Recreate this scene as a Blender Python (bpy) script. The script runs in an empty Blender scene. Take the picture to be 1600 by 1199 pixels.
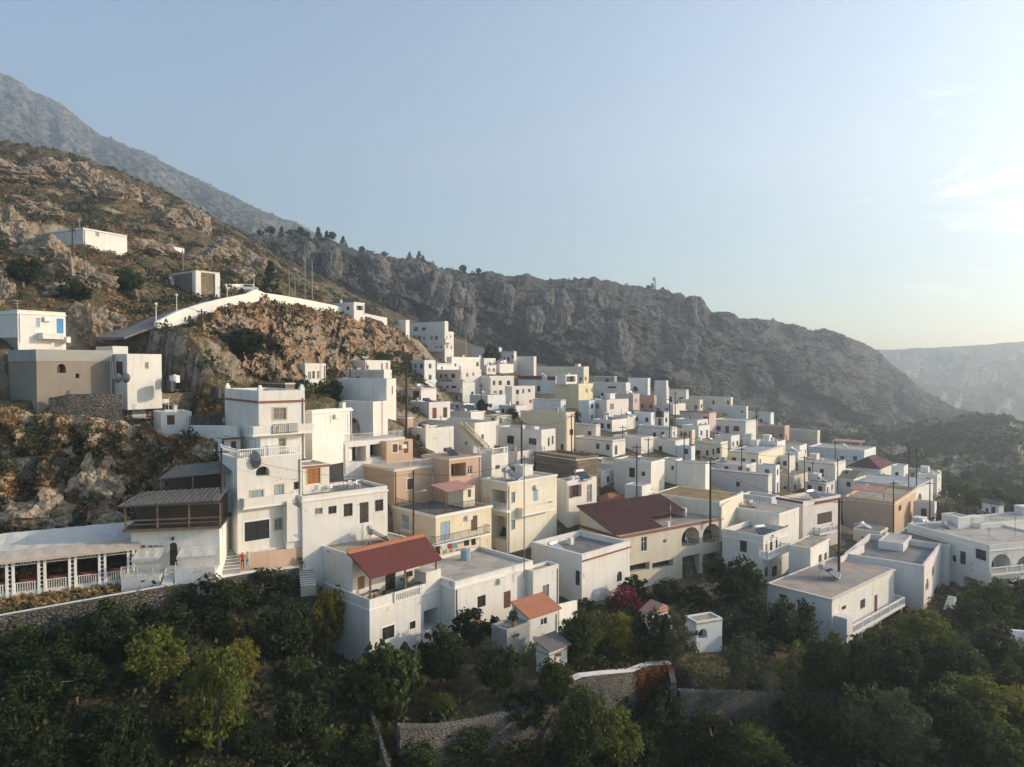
import bpy, math, random
import numpy as np
from mathutils import Vector, Matrix, noise
R = math.radians
random.seed(7)
scene = bpy.context.scene
COL = scene.collection
FP = 1100.0; PITCH = R(1.5); CP, SP = math.cos(PITCH), math.sin(PITCH)
SUN_AZ, SUN_EL = R(5.0), R(20.0)          # azimuth measured from +X towards +Y (away from the camera)

def rayd(px, py):
    x = (px-800.0)/FP; y = (599.5-py)/FP
    fy = CP + y*SP
    return Vector((x/fy, 1.0, (-SP + y*CP)/fy))
def P(px, py, d):
    return rayd(px, py)*d
def proj(v):
    # world point -> photo pixel
    cx = v[0]; cy = v[1]*CP - v[2]*SP; cz = v[2]*CP + v[1]*SP
    return 800+FP*cx/cy, 599.5-FP*cz/cy

# ------------------------------------------------------------ materials
def newmat(name):
    m = bpy.data.materials.new(name); m.use_nodes = True
    nt = m.node_tree; b = nt.nodes.get('Principled BSDF')
    return m, nt, b
def N(nt, t, **kw):
    n = nt.nodes.new(t)
    for k, v in kw.items():
        if k in n.inputs: n.inputs[k].default_value = v
        else: setattr(n, k, v)
    return n
def L(nt, a, b): nt.links.new(a, b)
def ramp(nt, src, stops):
    r = nt.nodes.new('ShaderNodeValToRGB'); el = r.color_ramp.elements
    while len(el) < len(stops): el.new(0.5)
    for e, (p, c) in zip(el, stops):
        e.position = p; e.color = (c[0], c[1], c[2], 1) if not isinstance(c, (int, float)) else (c, c, c, 1)
    L(nt, src, r.inputs[0]); return r.outputs[0]
def mixc(nt, fac, a, b, mode='MIX'):
    m = nt.nodes.new('ShaderNodeMix'); m.data_type = 'RGBA'; m.blend_type = mode; m.clamp_factor = True
    for sock, v in ((m.inputs[0], fac), (m.inputs[6], a), (m.inputs[7], b)):
        if isinstance(v, (int, float)): sock.default_value = v
        elif isinstance(v, (tuple, list)): sock.default_value = (v[0], v[1], v[2], 1)
        else: L(nt, v, sock)
    return m.outputs[2]
def coords(nt, scale=(1, 1, 1), rand=True, kind='Object'):
    tc = nt.nodes.new('ShaderNodeTexCoord'); mp = nt.nodes.new('ShaderNodeMapping')
    mp.inputs['Scale'].default_value = scale
    L(nt, tc.outputs[kind], mp.inputs[0])
    if rand:
        oi = nt.nodes.new('ShaderNodeObjectInfo')
        mu = nt.nodes.new('ShaderNodeMath'); mu.operation = 'MULTIPLY'; mu.inputs[1].default_value = 61.0
        L(nt, oi.outputs['Random'], mu.inputs[0])
        L(nt, mu.outputs[0], mp.inputs['Location'])
    return mp.outputs[0]
def noi(nt, vec, scale, detail=4, rough=.55, dist=0):
    n = nt.nodes.new('ShaderNodeTexNoise'); n.inputs['Scale'].default_value = scale
    n.inputs['Detail'].default_value = detail; n.inputs['Roughness'].default_value = rough
    n.inputs['Distortion'].default_value = dist
    L(nt, vec, n.inputs['Vector']); return n.outputs['Fac']
def bump(nt, b, h, strength=.4, dist=.05):
    n = nt.nodes.new('ShaderNodeBump'); n.inputs['Strength'].default_value = strength
    n.inputs['Distance'].default_value = dist
    L(nt, h, n.inputs['Height']); L(nt, n.outputs[0], b.inputs['Normal'])
M = {}
def plaster(name, c, dirt=.5, worn=(.33, .29, .24)):
    m, nt, b = newmat(name)
    v = coords(nt, (1, 1, 1)); vs = coords(nt, (2.2, 2.2, .12)); v4 = coords(nt, (1, 1, .5))
    big = noi(nt, v, .28, 5, .6); streak = noi(nt, vs, 1.0, 6, .7); fine = noi(nt, v, 5, 4, .6)
    dk = tuple(x*.88 for x in c); wm = (c[0]*.93, c[1]*.86, c[2]*.74)
    a = mixc(nt, ramp(nt, big, [(.36, 0), (.66, 1)]), c, dk)
    a = mixc(nt, ramp(nt, noi(nt, v4, .55, 6, .65, .4), [(.48, 0), (.70, .8)]), a, wm)
    s = ramp(nt, streak, [(.52, 0), (.70, dirt*.9)])
    a = mixc(nt, s, a, tuple(x*.5+y*.3 for x, y in zip(c, worn)))
    p = ramp(nt, noi(nt, v, .8, 9, .72, .8), [(.62, 0), (.66, min(1, dirt*1.5))])
    a = mixc(nt, p, a, worn)
    a = mixc(nt, ramp(nt, noi(nt, v, 9, 4, .7), [(.55, 0), (.8, .35)]), a, dk)
    L(nt, a, b.inputs['Base Color']); b.inputs['Roughness'].default_value = .88
    bump(nt, b, fine, .4, .04); M[name] = m; return m
for n_, c_ in dict(white=(.79, .765, .71), offwhite=(.78, .765, .72), cream=(.77, .67, .50), creamlight=(.80, .74, .60), peach=(.64, .45, .31),
                   pink=(.64, .51, .48), palepink=(.77, .71, .67), yellow=(.74, .66, .44), beige=(.68, .61, .49),
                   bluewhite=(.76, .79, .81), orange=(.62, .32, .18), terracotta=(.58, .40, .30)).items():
    plaster(n_, c_)
plaster('oldwhite', (.76, .74, .69), .7); plaster('concrete', (.27, .235, .19), .6, (.22, .19, .16))
plaster('greyconc', (.36, .36, .34), .5, (.2, .2, .19)); plaster('trim_white', (.86, .85, .81), .1)
def flat(name, c, rough=.6, metal=0, var=.15, spec=None):
    m, nt, b = newmat(name); v = coords(nt)
    f = noi(nt, v, 3.0, 4, .6)
    a = mixc(nt, ramp(nt, f, [(.35, 0), (.7, 1)]), c, tuple(x*(1-var) for x in c))
    L(nt, a, b.inputs['Base Color']); b.inputs['Roughness'].default_value = rough; b.inputs['Metallic'].default_value = metal
    M[name] = m; return m
flat('maroon', (.17, .035, .03)); flat('redtrim', (.26, .09, .06)); flat('brown', (.12, .055, .03)); flat('wood', (.24, .175, .12), var=.4)
flat('darkwood', (.055, .04, .03)); flat('blue', (.06, .27, .52)); flat('bluegrey', (.30, .40, .45)); flat('teal', (.10, .20, .22))
flat('green', (.05, .16, .13)); flat('ochre', (.60, .50, .30)); flat('orangewood', (.36, .14, .05)); flat('iron', (.03, .03, .03), .5)
flat('whitemetal', (.75, .75, .74), .4); flat('steel', (.55, .55, .54), .3, .8); flat('pole_wood', (.06, .042, .032), .9, var=.4)
flat('galv', (.25, .26, .26), .5, .6); flat('blackplastic', (.02, .02, .022), .5); flat('whiteplastic', (.75, .75, .73), .4)
flat('bluecloth', (.25, .38, .45), .9); flat('redcloth', (.45, .06, .06), .9); flat('darkcloth', (.02, .03, .03), .9); flat('whitecloth', (.72, .72, .74), .9)
flat('pinkroof', (.50, .25, .20), .8, var=.3); flat('canvas', (.66, .62, .55), .9, var=.12); flat('canvas_beige', (.56, .47, .37), .9, var=.12)
flat('skin', (.45, .27, .18), .6); flat('hair', (.03, .02, .015), .7); flat('terracotta_pot', (.40, .17, .09), .8)
flat('yellowpaint', (.66, .56, .34), .7); flat('carwhite', (.7, .7, .7), .25); flat('greenplastic', (.02, .22, .18), .5)
def glass(name, c=(.03, .035, .04), rough=.08):
    m, nt, b = newmat(name); b.inputs['Base Color'].default_value = (*c, 1); b.inputs['Roughness'].default_value = rough
    v = coords(nt); f = noi(nt, v, 1.3, 2); L(nt, ramp(nt, f, [(.3, rough), (.8, rough+.15)]), b.inputs['Roughness']); M[name] = m
glass('glass'); glass('solarglass', (.015, .02, .04), .05); glass('curtain', (.20, .18, .15), .2)
def deck(name, c, c2, stain):
    m, nt, b = newmat(name); v = coords(nt)
    a = mixc(nt, ramp(nt, noi(nt, v, .22, 5, .6, .5), [(.40, 0), (.56, 1)]), c, c2)
    a = mixc(nt, ramp(nt, noi(nt, v, .5, 9, .72, .8), [(.50, 0), (.60, .85)]), a, stain)
    a = mixc(nt, ramp(nt, noi(nt, v, 1.1, 6, .7, .4), [(.60, 0), (.66, .5)]), a, tuple(min(1, x*1.25) for x in c2))
    a = mixc(nt, ramp(nt, noi(nt, v, 7, 5, .7), [(.45, 0), (.8, .45)]), a, tuple(x*.55 for x in c))
    L(nt, a, b.inputs['Base Color']); b.inputs['Roughness'].default_value = .92
    bump(nt, b, noi(nt, v, 4, 5), .5, .03); M[name] = m
deck('deck_tan', (.33, .265, .185), (.40, .33, .24), (.20, .165, .125)); deck('deck_grey', (.17, .17, .165), (.23, .23, .215), (.11, .11, .11))
deck('deck_white', (.50, .455, .39), (.43, .385, .32), (.29, .26, .22)); deck('deck_pink', (.38, .28, .235), (.42, .345, .28), (.25, .195, .16))
deck('deck_blue', (.33, .36, .37), (.40, .40, .39), (.23, .25, .26)); deck('deck_patch', (.42, .35, .27), (.27, .26, .25), (.36, .235, .17))
deck('dirt', (.20, .15, .10), (.27, .20, .13), (.13, .10, .07)); deck('drygrass', (.34, .21, .085), (.25, .18, .085), (.17, .09, .035))
deck('asphalt', (.13, .125, .12), (.17, .165, .16), (.10, .095, .09)); deck('paving', (.28, .255, .23), (.34, .31, .27), (.18, .165, .15))
def tiles(name, c, c2, sc=3.2):
    m, nt, b = newmat(name); v = coords(nt, (1, 1, 1), True)
    w = nt.nodes.new('ShaderNodeTexWave'); w.wave_type = 'BANDS'; w.bands_direction = 'X'; w.inputs['Scale'].default_value = sc*.5
    w.inputs['Distortion'].default_value = .3; L(nt, v, w.inputs[0])
    w2 = nt.nodes.new('ShaderNodeTexWave'); w2.wave_type = 'BANDS'; w2.bands_direction = 'Y'; w2.wave_profile = 'SAW'; w2.inputs['Scale'].default_value = sc*.35
    w2.inputs['Distortion'].default_value = .5; L(nt, v, w2.inputs[0])
    a = mixc(nt, ramp(nt, noi(nt, v, 1.2, 6, .7), [(.3, 0), (.7, 1)]), c, c2)
    a = mixc(nt, ramp(nt, w.outputs['Fac'], [(0, .55), (.5, 0)]), a, tuple(x*.45 for x in c))
    L(nt, a, b.inputs['Base Color']); b.inputs['Roughness'].default_value = .8
    ad = nt.nodes.new('ShaderNodeMath'); ad.operation = 'ADD'; L(nt, w.outputs['Fac'], ad.inputs[0]); L(nt, w2.outputs['Fac'], ad.inputs[1])
    bump(nt, b, ad.outputs[0], .7, .06); M[name] = m
tiles('tile_red', (.17, .036, .025), (.11, .028, .022)); tiles('tile_orange', (.52, .20, .10), (.40, .15, .08)); tiles('tile_maroon', (.085, .03, .027), (.13, .048, .04))
tiles('sheet_grey', (.13, .125, .115), (.18, .165, .145))
def masonry(name, c, c2, mortar, sc=2.6):
    m, nt, b = newmat(name); v = coords(nt, (1, 1, 1.5), True)
    vo = nt.nodes.new('ShaderNodeTexVoronoi'); vo.feature = 'DISTANCE_TO_EDGE'; vo.inputs['Scale'].default_value = sc; L(nt, v, vo.inputs['Vector'])
    vc = nt.nodes.new('ShaderNodeTexVoronoi'); vc.inputs['Scale'].default_value = sc; L(nt, v, vc.inputs['Vector'])
    sp = nt.nodes.new('ShaderNodeSeparateColor'); L(nt, vc.outputs['Color'], sp.inputs[0])
    a = mixc(nt, sp.outputs[0], c, c2)
    a = mixc(nt, ramp(nt, noi(nt, v, 1.0, 6, .7), [(.4, 0), (.75, .6)]), a, tuple(x*.5 for x in c))
    a = mixc(nt, ramp(nt, noi(nt, v, .35, 6, .7, .5), [(.45, 0), (.62, .7)]), a, (c2[0]*.5, c2[1]*.55, c2[2]*.35))
    e = ramp(nt, vo.outputs['Distance'], [(.02, 1), (.09, 0)])
    a = mixc(nt, e, a, mortar)
    L(nt, a, b.inputs['Base Color']); b.inputs['Roughness'].default_value = .95
    bump(nt, b, ramp(nt, vo.outputs['Distance'], [(0, 0), (.18, 1)]), .9, .15); M[name] = m
masonry('stone_tan', (.42, .33, .22), (.30, .24, .17), (.20, .16, .11)); masonry('stone_dark', (.22, .20, .17), (.13, .12, .105), (.05, .045, .04))
masonry('stone_pale', (.27, .245, .21), (.17, .155, .13), (.07, .06, .05), 3.6)

# ------------------------------------------------------------ mesh builder
class MB:
    def __init__(s): s.v = []; s.f = []; s.mi = []
    def quad(s, *p, m=0):
        i = len(s.v); s.v += [tuple(q) for q in p]; s.f.append(tuple(range(i, i+len(p)))); s.mi.append(m); return s
    def box(s, a, b, m=0):
        x0, x1 = sorted((a[0], b[0])); y0, y1 = sorted((a[1], b[1])); z0, z1 = sorted((a[2], b[2]))
        i = len(s.v)
        s.v += [(x0, y0, z0), (x1, y0, z0), (x1, y1, z0), (x0, y1, z0), (x0, y0, z1), (x1, y0, z1), (x1, y1, z1), (x0, y1, z1)]
        for f in ((0, 3, 2, 1), (4, 5, 6, 7), (0, 1, 5, 4), (1, 2, 6, 5), (2, 3, 7, 6), (3, 0, 4, 7)):
            s.f.append(tuple(i+k for k in f)); s.mi.append(m)
        return s
    def prism(s, poly, z0, z1, m=0):
        n = len(poly); i = len(s.v)
        s.v += [(p[0], p[1], z0) for p in poly]+[(p[0], p[1], z1) for p in poly]
        s.f.append(tuple(reversed(range(i, i+n)))); s.mi.append(m); s.f.append(tuple(range(i+n, i+2*n))); s.mi.append(m)
        for k in range(n): s.f.append((i+k, i+(k+1) % n, i+n+(k+1) % n, i+n+k)); s.mi.append(m)
        return s
    def tube(s, p, q, r, r2=None, n=6, m=0, caps=True):
        p = Vector(p); q = Vector(q); r2 = r if r2 is None else r2
        d = (q-p).normalized(); u = d.orthogonal().normalized(); w = d.cross(u); i = len(s.v)
        for c, rr in ((p, r), (q, r2)):
            for k in range(n):
                a = 2*math.pi*k/n; s.v.append(tuple(c+(u*math.cos(a)+w*math.sin(a))*rr))
        for k in range(n): s.f.append((i+k, i+(k+1) % n, i+n+(k+1) % n, i+n+k)); s.mi.append(m)
        if caps: s.f.append(tuple(reversed(range(i, i+n)))); s.mi.append(m); s.f.append(tuple(range(i+n, i+2*n))); s.mi.append(m)
        return s
    def obb(s, p, q, w, h, m=0):
        # bar from p to q, w wide across, h tall
        p = Vector(p); q = Vector(q); d = (q-p).normalized()
        sd = d.cross(Vector((0, 0, 1))); sd = sd.normalized()*w/2 if sd.length > 1e-4 else Vector((w/2, 0, 0))
        up = sd.cross(d).normalized()*h/2; i = len(s.v)
        for c in (p, q):
            for e, g in ((-1, -1), (1, -1), (1, 1), (-1, 1)): s.v.append(tuple(c+sd*e+up*g))
        for f in ((0, 1, 2, 3), (7, 6, 5, 4), (0, 4, 5, 1), (1, 5, 6, 2), (2, 6, 7, 3), (3, 7, 4, 0)):
            s.f.append(tuple(i+k for k in f)); s.mi.append(m)
        return s
    def slab(s, pts, t, m=0):
        # thick sheet under a polygon (3D pts), t thick downwards
        n = len(pts); i = len(s.v); s.v += [tuple(p) for p in pts]+[(p[0], p[1], p[2]-t) for p in pts]
        s.f.append(tuple(range(i, i+n))); s.mi.append(m); s.f.append(tuple(reversed(range(i+n, i+2*n)))); s.mi.append(m)
        for k in range(n): s.f.append((i+k, i+n+k, i+n+(k+1) % n, i+(k+1) % n)); s.mi.append(m)
        return s
    def sphere(s, c, r, n=8, m=0, sz=1.0):
        i = len(s.v); rows = n//2
        for a in range(rows+1):
            t = math.pi*a/rows
            for b in range(n):
                f = 2*math.pi*b/n; s.v.append((c[0]+r*math.sin(t)*math.cos(f), c[1]+r*math.sin(t)*math.sin(f), c[2]+r*sz*math.cos(t)))
        for a in range(rows):
            for b in range(n): s.f.append((i+a*n+b, i+(a+1)*n+b, i+(a+1)*n+(b+1) % n, i+a*n+(b+1) % n)); s.mi.append(m)
        return s
    def build(s, name, mats, parent=None, smooth=False, label=None):
        if not s.f: return None
        me = bpy.data.meshes.new(name); me.from_pydata(s.v, [], s.f)
        if not isinstance(mats, (list, tuple)): mats = [mats]
        for m in mats: me.materials.append(M[m] if isinstance(m, str) else m)
        if max(s.mi) > 0: me.polygons.foreach_set('material_index', s.mi)
        if smooth: me.polygons.foreach_set('use_smooth', [True]*len(s.f))
        o = bpy.data.objects.new(name, me); COL.objects.link(o)
        if parent: o.parent = parent
        if label: o['label'] = label
        return o
def tag(o, label=None, cat=None, group=None, kind=None):
    if label: o['label'] = label
    if cat: o['category'] = cat
    if group: o['group'] = group
    if kind: o['kind'] = kind
    return o
def empty(name, loc, rz=0):
    o = bpy.data.objects.new(name, None); COL.objects.link(o); o.location = loc; o.rotation_euler = (0, 0, rz)
    o.empty_display_size = .3; return o
def kids(o): return [c for c in bpy.data.objects if c.parent == o]
def copy_tree(o, parent=None, ch=None):
    if ch is None:
        ch = {}
        for x in bpy.data.objects:
            if x.parent: ch.setdefault(x.parent.name, []).append(x)
    c = o.copy(); COL.objects.link(c)
    if parent: c.parent = parent
    for k in ch.get(o.name, []): copy_tree(k, c, ch)
    return c

# railing helpers (local coordinates)
def balusters(mb, p, q, h=.9, sp=.22):
    p = Vector(p); q = Vector(q); n = max(1, int((q-p).length/sp)); up = Vector((0, 0, 1))
    mb.obb(p+up*(h-.05), q+up*(h-.05), .2, .1); mb.obb(p+up*.05, q+up*.05, .18, .1)
    for k in range(n+1):
        c = p.lerp(q, k/n)
        if k % 12 == 0 or k == n: mb.tube(c, c+up*(h+.08), .12, n=4)
        else:
            mb.tube(c+up*.1, c+up*h*.5, .035, .065, 5, caps=False); mb.tube(c+up*h*.5, c+up*(h-.1), .065, .03, 5, caps=False)
def bars(mb, p, q, h=1.0, sp=.16, r=.014):
    p = Vector(p); q = Vector(q); n = max(1, int((q-p).length/sp)); up = Vector((0, 0, 1))
    mb.obb(p+up*h, q+up*h, .05, .05); mb.obb(p+up*.08, q+up*.08, .04, .04)
    for k in range(n+1):
        c = p.lerp(q, k/n); mb.tube(c, c+up*h, r*(2 if k % 8 == 0 else 1), n=4, caps=False)
RAILS = {'balu': (balusters, 'balustrade', 'trim_white', .95), 'iron': (bars, 'railing', 'iron', 1.0), 'wbar': (bars, 'railing', 'whitemetal', .95)}
# ------------------------------------------------------------ houses
FOOTS = []
BASES = []      # ground control points gathered from house bases
# code: (name, frame material, leaf material, style)
OPT = {'w': ('window', 'whitemetal', 'glass', 'pane'), 'k': ('window', 'brown', 'glass', 'pane'), 'g': ('window', 'bluegrey', 'curtain', 'pane'),
       't': ('window', 'teal', 'glass', 'pane'), 'm': ('window', 'maroon', 'glass', 'open'), 's': ('window', 'maroon', 'maroon', 'shut'),
       'b': ('window', 'bluegrey', 'bluegrey', 'shut'), 'n': ('window', 'brown', 'brown', 'shut'), 'c': ('window', 'whitemetal', 'curtain', 'pane'),
       'e': ('window', 'green', 'green', 'shut'), 'D': ('door', 'brown', 'brown', 'door'), 'K': ('door', 'darkwood', 'darkwood', 'door'), 'U': ('door', 'blue', 'blue', 'door'),
       'B': ('door', 'bluegrey', 'bluegrey', 'door'), 'R': ('door', 'maroon', 'maroon', 'door'), 'T': ('door', 'teal', 'glass', 'door'), 'O': ('door', 'orangewood', 'orangewood', 'door'),
       'W': ('door', 'whitemetal', 'whitemetal', 'door'), 'h': ('hole', None, None, 'hole'), 'o': ('hole', None, None, 'loggia'), 'a': ('hole', None, None, 'loggia')}
class House:
    def __init__(s, label, xc, yt, yb, d, xl, xr, a=45, col='white', ops='', name='house', cat='house', group=None, **kw):
        s.a = R(a); s.far = d > 135
        C = P(xc, yb, d); s.C = C
        s.root = empty(name, C, s.a); tag(s.root, label, cat, group)
        s.ca, s.sa = math.cos(s.a), math.sin(s.a)
        s.blocks = []
        s.block(xc, yt, yb, d, xl, xr, col, ops, **kw)
    def loc(s, w):
        dx, dy = w[0]-s.C.x, w[1]-s.C.y
        return Vector((dx*s.ca+dy*s.sa, -dx*s.sa+dy*s.ca, w[2]-s.C.z))
    def dirl(s, v): return Vector((v[0]*s.ca+v[1]*s.sa, -v[0]*s.sa+v[1]*s.ca, v[2]))
    def world(s, l): return Vector((s.C.x+l[0]*s.ca-l[1]*s.sa, s.C.y+l[0]*s.sa+l[1]*s.ca, s.C.z+l[2]))
    def hit(s, px, py, face, off):
        # pixel ray against a local plane: face 'R' is y=off, 'L' is x=off, 'Z' is z=off
        o = s.loc(Vector((0, 0, 0))); dr = s.dirl(rayd(px, py)); k = {'R': 1, 'L': 0, 'Z': 2}[face]
        t = (off-o[k])/dr[k]; return o+dr*t
    def span(s, C, px, py, ang):
        # distance along heading ang from C until pixel column px
        r = rayd(px, py); k = r.x; ux, uy = math.cos(ang), math.sin(ang)
        den = ux-k*uy
        t = (k*C.y-C.x)/den if abs(den) > 1e-3 else 12
        return t
    def block(s, xc, yt, yb, d, xl, xr, col='white', ops='', par=.3, roof='deck_white', top='flat', ext=3.0, trim=None, corn=None, hw=None, ground=True, pt=.2, wl=None, wr=None, skip='', mops=()):
        T = P(xc, yt, d); Bp = P(xc, yb, d); o = s.loc(Bp)
        W = wr if wr else s.span(T, xr, yt, s.a); D = wl if wl else s.span(T, xl, yt, s.a+math.pi/2)
        if not (1.0 < W < 26): print('WIDTH', s.root['label'][:30], round(W, 1)); W = min(max(abs(W), 1.5), 14)
        if not (1.0 < D < 26): print('DEPTH', s.root['label'][:30], round(D, 1)); D = min(max(abs(D), 1.5), 14)
        zt = T.z-s.C.z; zb = o.z-ext; x0, y0 = o.x, o.y
        b = dict(x0=x0, y0=y0, W=W, D=D, zt=zt, zb=zb, zg=o.z, par=par, zd=zt-par); s.blocks.append(b); s.b = b
        b['g'] = ground; FOOTS.append((s, b))
        if ground:
            BASES.append((Bp.x, Bp.y, Bp.z))
        hol = {'R': [], 'L': []}; ol = []
        for it in [q.split() for q in ops.split(';') if q.strip()]:
            c = it[0]; q = [float(z) for z in it[1:5]]; xm, ym = (q[0]+q[2])/2, (q[1]+q[3])/2
            face = 'R' if xm > xc else 'L'; off = y0 if face == 'R' else x0
            pa, pb = s.hit(q[0], ym, face, off), s.hit(q[2], ym, face, off)
            ptop, pbo = s.hit(xm, q[1], face, off), s.hit(xm, q[3], face, off)
            i = 0 if face == 'R' else 1; org = x0 if face == 'R' else y0
            u0, u1 = sorted((pa[i]-org, pb[i]-org)); v1, v0 = ptop.z, pbo.z
            mx = W if face == 'R' else D
            u0 = max(.12, u0); u1 = min(mx-.12, u1); v1 = min(v1, zt-par-.05)
            if u1-u0 < .25 or v1-v0 < .25: continue
            hol[face].append((u0, u1, v0, v1, 'a' in c[1:] or c[0] == 'a')); ol.append((c, face, u0, u1, v0, v1))
        for (c, face, u0, u1, v0, v1) in mops:
            v0 += o.z; v1 += o.z
            if u1 < (W if face == 'R' else D)-.3 and v1 < zt-par-.1: hol[face].append((u0, u1, v0, v1, False)); ol.append((c, face, u0, u1, v0, v1))
        mb = MB()
        for face in 'RL':
            s.wallface(mb, face, b, hol[face], ol)
        X1, Y1 = x0+W, y0+D
        mb.quad((X1, y0, zb), (X1, Y1, zb), (X1, Y1, zt), (X1, y0, zt)); mb.quad((X1, Y1, zb), (x0, Y1, zb), (x0, Y1, zt), (X1, Y1, zt))
        if top == 'flat':
            t = pt; i = [(x0, y0), (X1, y0), (X1, Y1), (x0, Y1)]; j = [(x0+t, y0+t), (X1-t, y0+t), (X1-t, Y1-t), (x0+t, Y1-t)]
            for k in range(4):
                n = (k+1) % 4
                mb.quad((*i[k], zt), (*i[n], zt), (*j[n], zt), (*j[k], zt)); mb.quad((*j[k], zt), (*j[n], zt), (*j[n], zt-par), (*j[k], zt-par))
            MB().quad(*[(*q, zt-par) for q in j]).build('roof', roof, s.root)
        elif top == 'open': pass
        else: mb.quad((x0, y0, zt), (X1, y0, zt), (X1, Y1, zt), (x0, Y1, zt))
        mb.build('wall', col, s.root)
        for it in ol: s.opening(b, *it)
        if trim: s.band(b, zt-.02, .3, .06, trim)
        if corn: s.band(b, zt-par-.05, .14, .1, corn, 'cornice')
        if hw: s.hip(b, *hw)
        return b
    def band(s, b, z, h, out, mat, name='trim', faces='RL'):
        mb = MB(); x0, y0, W, D = b['x0'], b['y0'], b['W'], b['D']
        if 'R' in faces: mb.box((x0-out, y0-out, z-h), (x0+W+out, y0-.003, z))
        if 'L' in faces: mb.box((x0-out, y0-.002, z-h), (x0-.003, y0+D+out, z))
        return mb.build(name, mat, s.root)
    def fp(s, b, face, u, v, w):
        return Vector((b['x0']+u, b['y0']+w, v)) if face == 'R' else Vector((b['x0']+w, b['y0']+u, v))
    def wallface(s, mb, face, b, holes, ol):
        W = b['W'] if face == 'R' else b['D']; z0, z1 = b['zb'], b['zt']
        us = sorted({0, W} | {h[0] for h in holes} | {h[1] for h in holes}); vs = sorted({z0, z1} | {h[2] for h in holes} | {h[3] for h in holes})
        f = lambda u, v, w=0: s.fp(b, face, u, v, w)
        def q(*p):
            p = list(p)
            if face == 'L': p.reverse()
            mb.quad(*p)
        for i in range(len(us)-1):
            for j in range(len(vs)-1):
                uc, vc = (us[i]+us[i+1])/2, (vs[j]+vs[j+1])/2
                if any(h[0] < uc < h[1] and h[2] < vc < h[3] for h in holes): continue
                q(f(us[i], vs[j]), f(us[i+1], vs[j]), f(us[i+1], vs[j+1]), f(us[i], vs[j+1]))
        for h, it in zip(holes, [o for o in ol if o[1] == face]):
            u0, u1, v0, v1, arch = h; dp = 2.2 if it[0][0] in 'oa' else (.9 if it[0][0] == 'h' else .2)
            dp = min(dp, (b['D'] if face == 'R' else b['W'])-.4)
            q(f(u0, v0), f(u0, v0, dp), f(u0, v1, dp), f(u0, v1)); q(f(u1, v0, dp), f(u1, v0), f(u1, v1), f(u1, v1, dp))
            q(f(u0, v0, dp), f(u0, v0), f(u1, v0), f(u1, v0, dp)); q(f(u0, v1), f(u0, v1, dp), f(u1, v1, dp), f(u1, v1))
            if dp > .5: q(f(u0, v0, dp), f(u1, v0, dp), f(u1, v1, dp), f(u0, v1, dp))
            if arch:
                r = (u1-u0)/2; rv = min(r, (v1-v0)*.6); cu = (u0+u1)/2; cv = v1-rv; pts = []
                for k in range(13):
                    t = math.pi*k/12; pts.append((cu-r*math.cos(t), cv+rv*math.sin(t)))
                for k in range(12):
                    a, c = pts[k], pts[k+1]; cor = (u0, v1) if k < 6 else (u1, v1)
                    q(f(*a), f(*c), f(*cor)); q(f(*a), f(*a, .2), f(*c, .2), f(*c)); q(f(*cor, .2), f(*c, .2), f(*a, .2))
                q(f(pts[6][0], v1), f(u0, v1), f(pts[6][0], v1))if False else None
    def opening(s, b, code, face, u0, u1, v0, v1):
        nm, fm, lm, st = OPT[code[0]]; f = lambda u, v, w: s.fp(b, face, u, v, w)
        if st in ('hole', 'loggia'):
            dp = min(2.2 if st == 'loggia' else .9, (b['D'] if face == 'R' else b['W'])-.4)
            if dp > .5:
                dark_back = MB(); w_ = u1-u0; k_ = 0 if st == 'hole' else .16
                dark_back.box(f(u0+w_*k_+.03, v0+.02, dp-.06), f(u1-w_*k_-.03, v1-(v1-v0)*(.03 if st == 'hole' else .14), dp-.03)); dark_back.build('window', 'glass', s.root)  # dark sheet at the back of the opening, painting in the unlit interior
            return
        w, h = u1-u0, v1-v0; t = min(.07, w*.12); mb = MB()
        def bx(m, ua, va, ub, vb, wa, wb): m.box(f(ua, va, wa), f(ub, vb, wb))
        e = .002
        if st in ('pane', 'open'):
            bx(mb, u0+e, v0+e, u0+t, v1-e, .08, .14); bx(mb, u1-t, v0+e, u1-e, v1-e, .08, .14); bx(mb, u0+t, v0+e, u1-t, v0+t, .08, .14); bx(mb, u0+t, v1-t, u1-t, v1-e, .08, .14)
            if w > .7:
                c = (u0+u1)/2; bx(mb, c-t*.5, v0+t, c+t*.5, v1-t, .085, .135)
            if h > 1.0 and not s.far: bx(mb, u0+t, v0+h*.65, u1-t, v0+h*.65+t*.7, .09, .13)
            fr = mb.build(nm, fm, s.root)
            p = MB(); bx(p, u0+t*.5, v0+t*.5, u1-t*.5, v1-t*.5, .105, .115); p.build('pane', lm, fr)
            if st == 'open' and not s.far:
                for sd in (0, 1):
                    m2 = MB(); ua, ub = (u0-w*.42, u0-.03) if sd == 0 else (u1+.03, u1+w*.42)
                    bx(m2, ua, v0, ub, v1, -.06, -.02)
                    for k in range(5): bx(m2, ua+.05, v0+h*(k+.25)/5, ub-.05, v0+h*(k+.75)/5, -.075, -.06)
                    m2.build('shutter', fm, fr)
        else:
            nl = 2 if w > .75 else 1
            for k in range(nl):
                ua, ub = u0+e+w*k/nl+(.01 if k else 0), u0+w*(k+1)/nl-e-(.01 if k < nl-1 else 0)
                bx(mb, ua, v0+e, ub, v1-e, .06, .1)
                if not s.far:
                    n = max(2, int(h/.45)) if st == 'door' else max(3, int(h/.18))
                    for j in range(n): bx(mb, ua+.06, v0+h*(j+.2)/n, ub-.06, v0+h*(j+.8)/n, .045, .06)
            fr = mb.build(nm, lm, s.root)
            if st == 'door' and not s.far:
                k = MB(); c = f(u1-.18, v0+h*.48, .02); k.sphere(c, .05, 6); k.build('handle', 'steel', fr)
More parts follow.
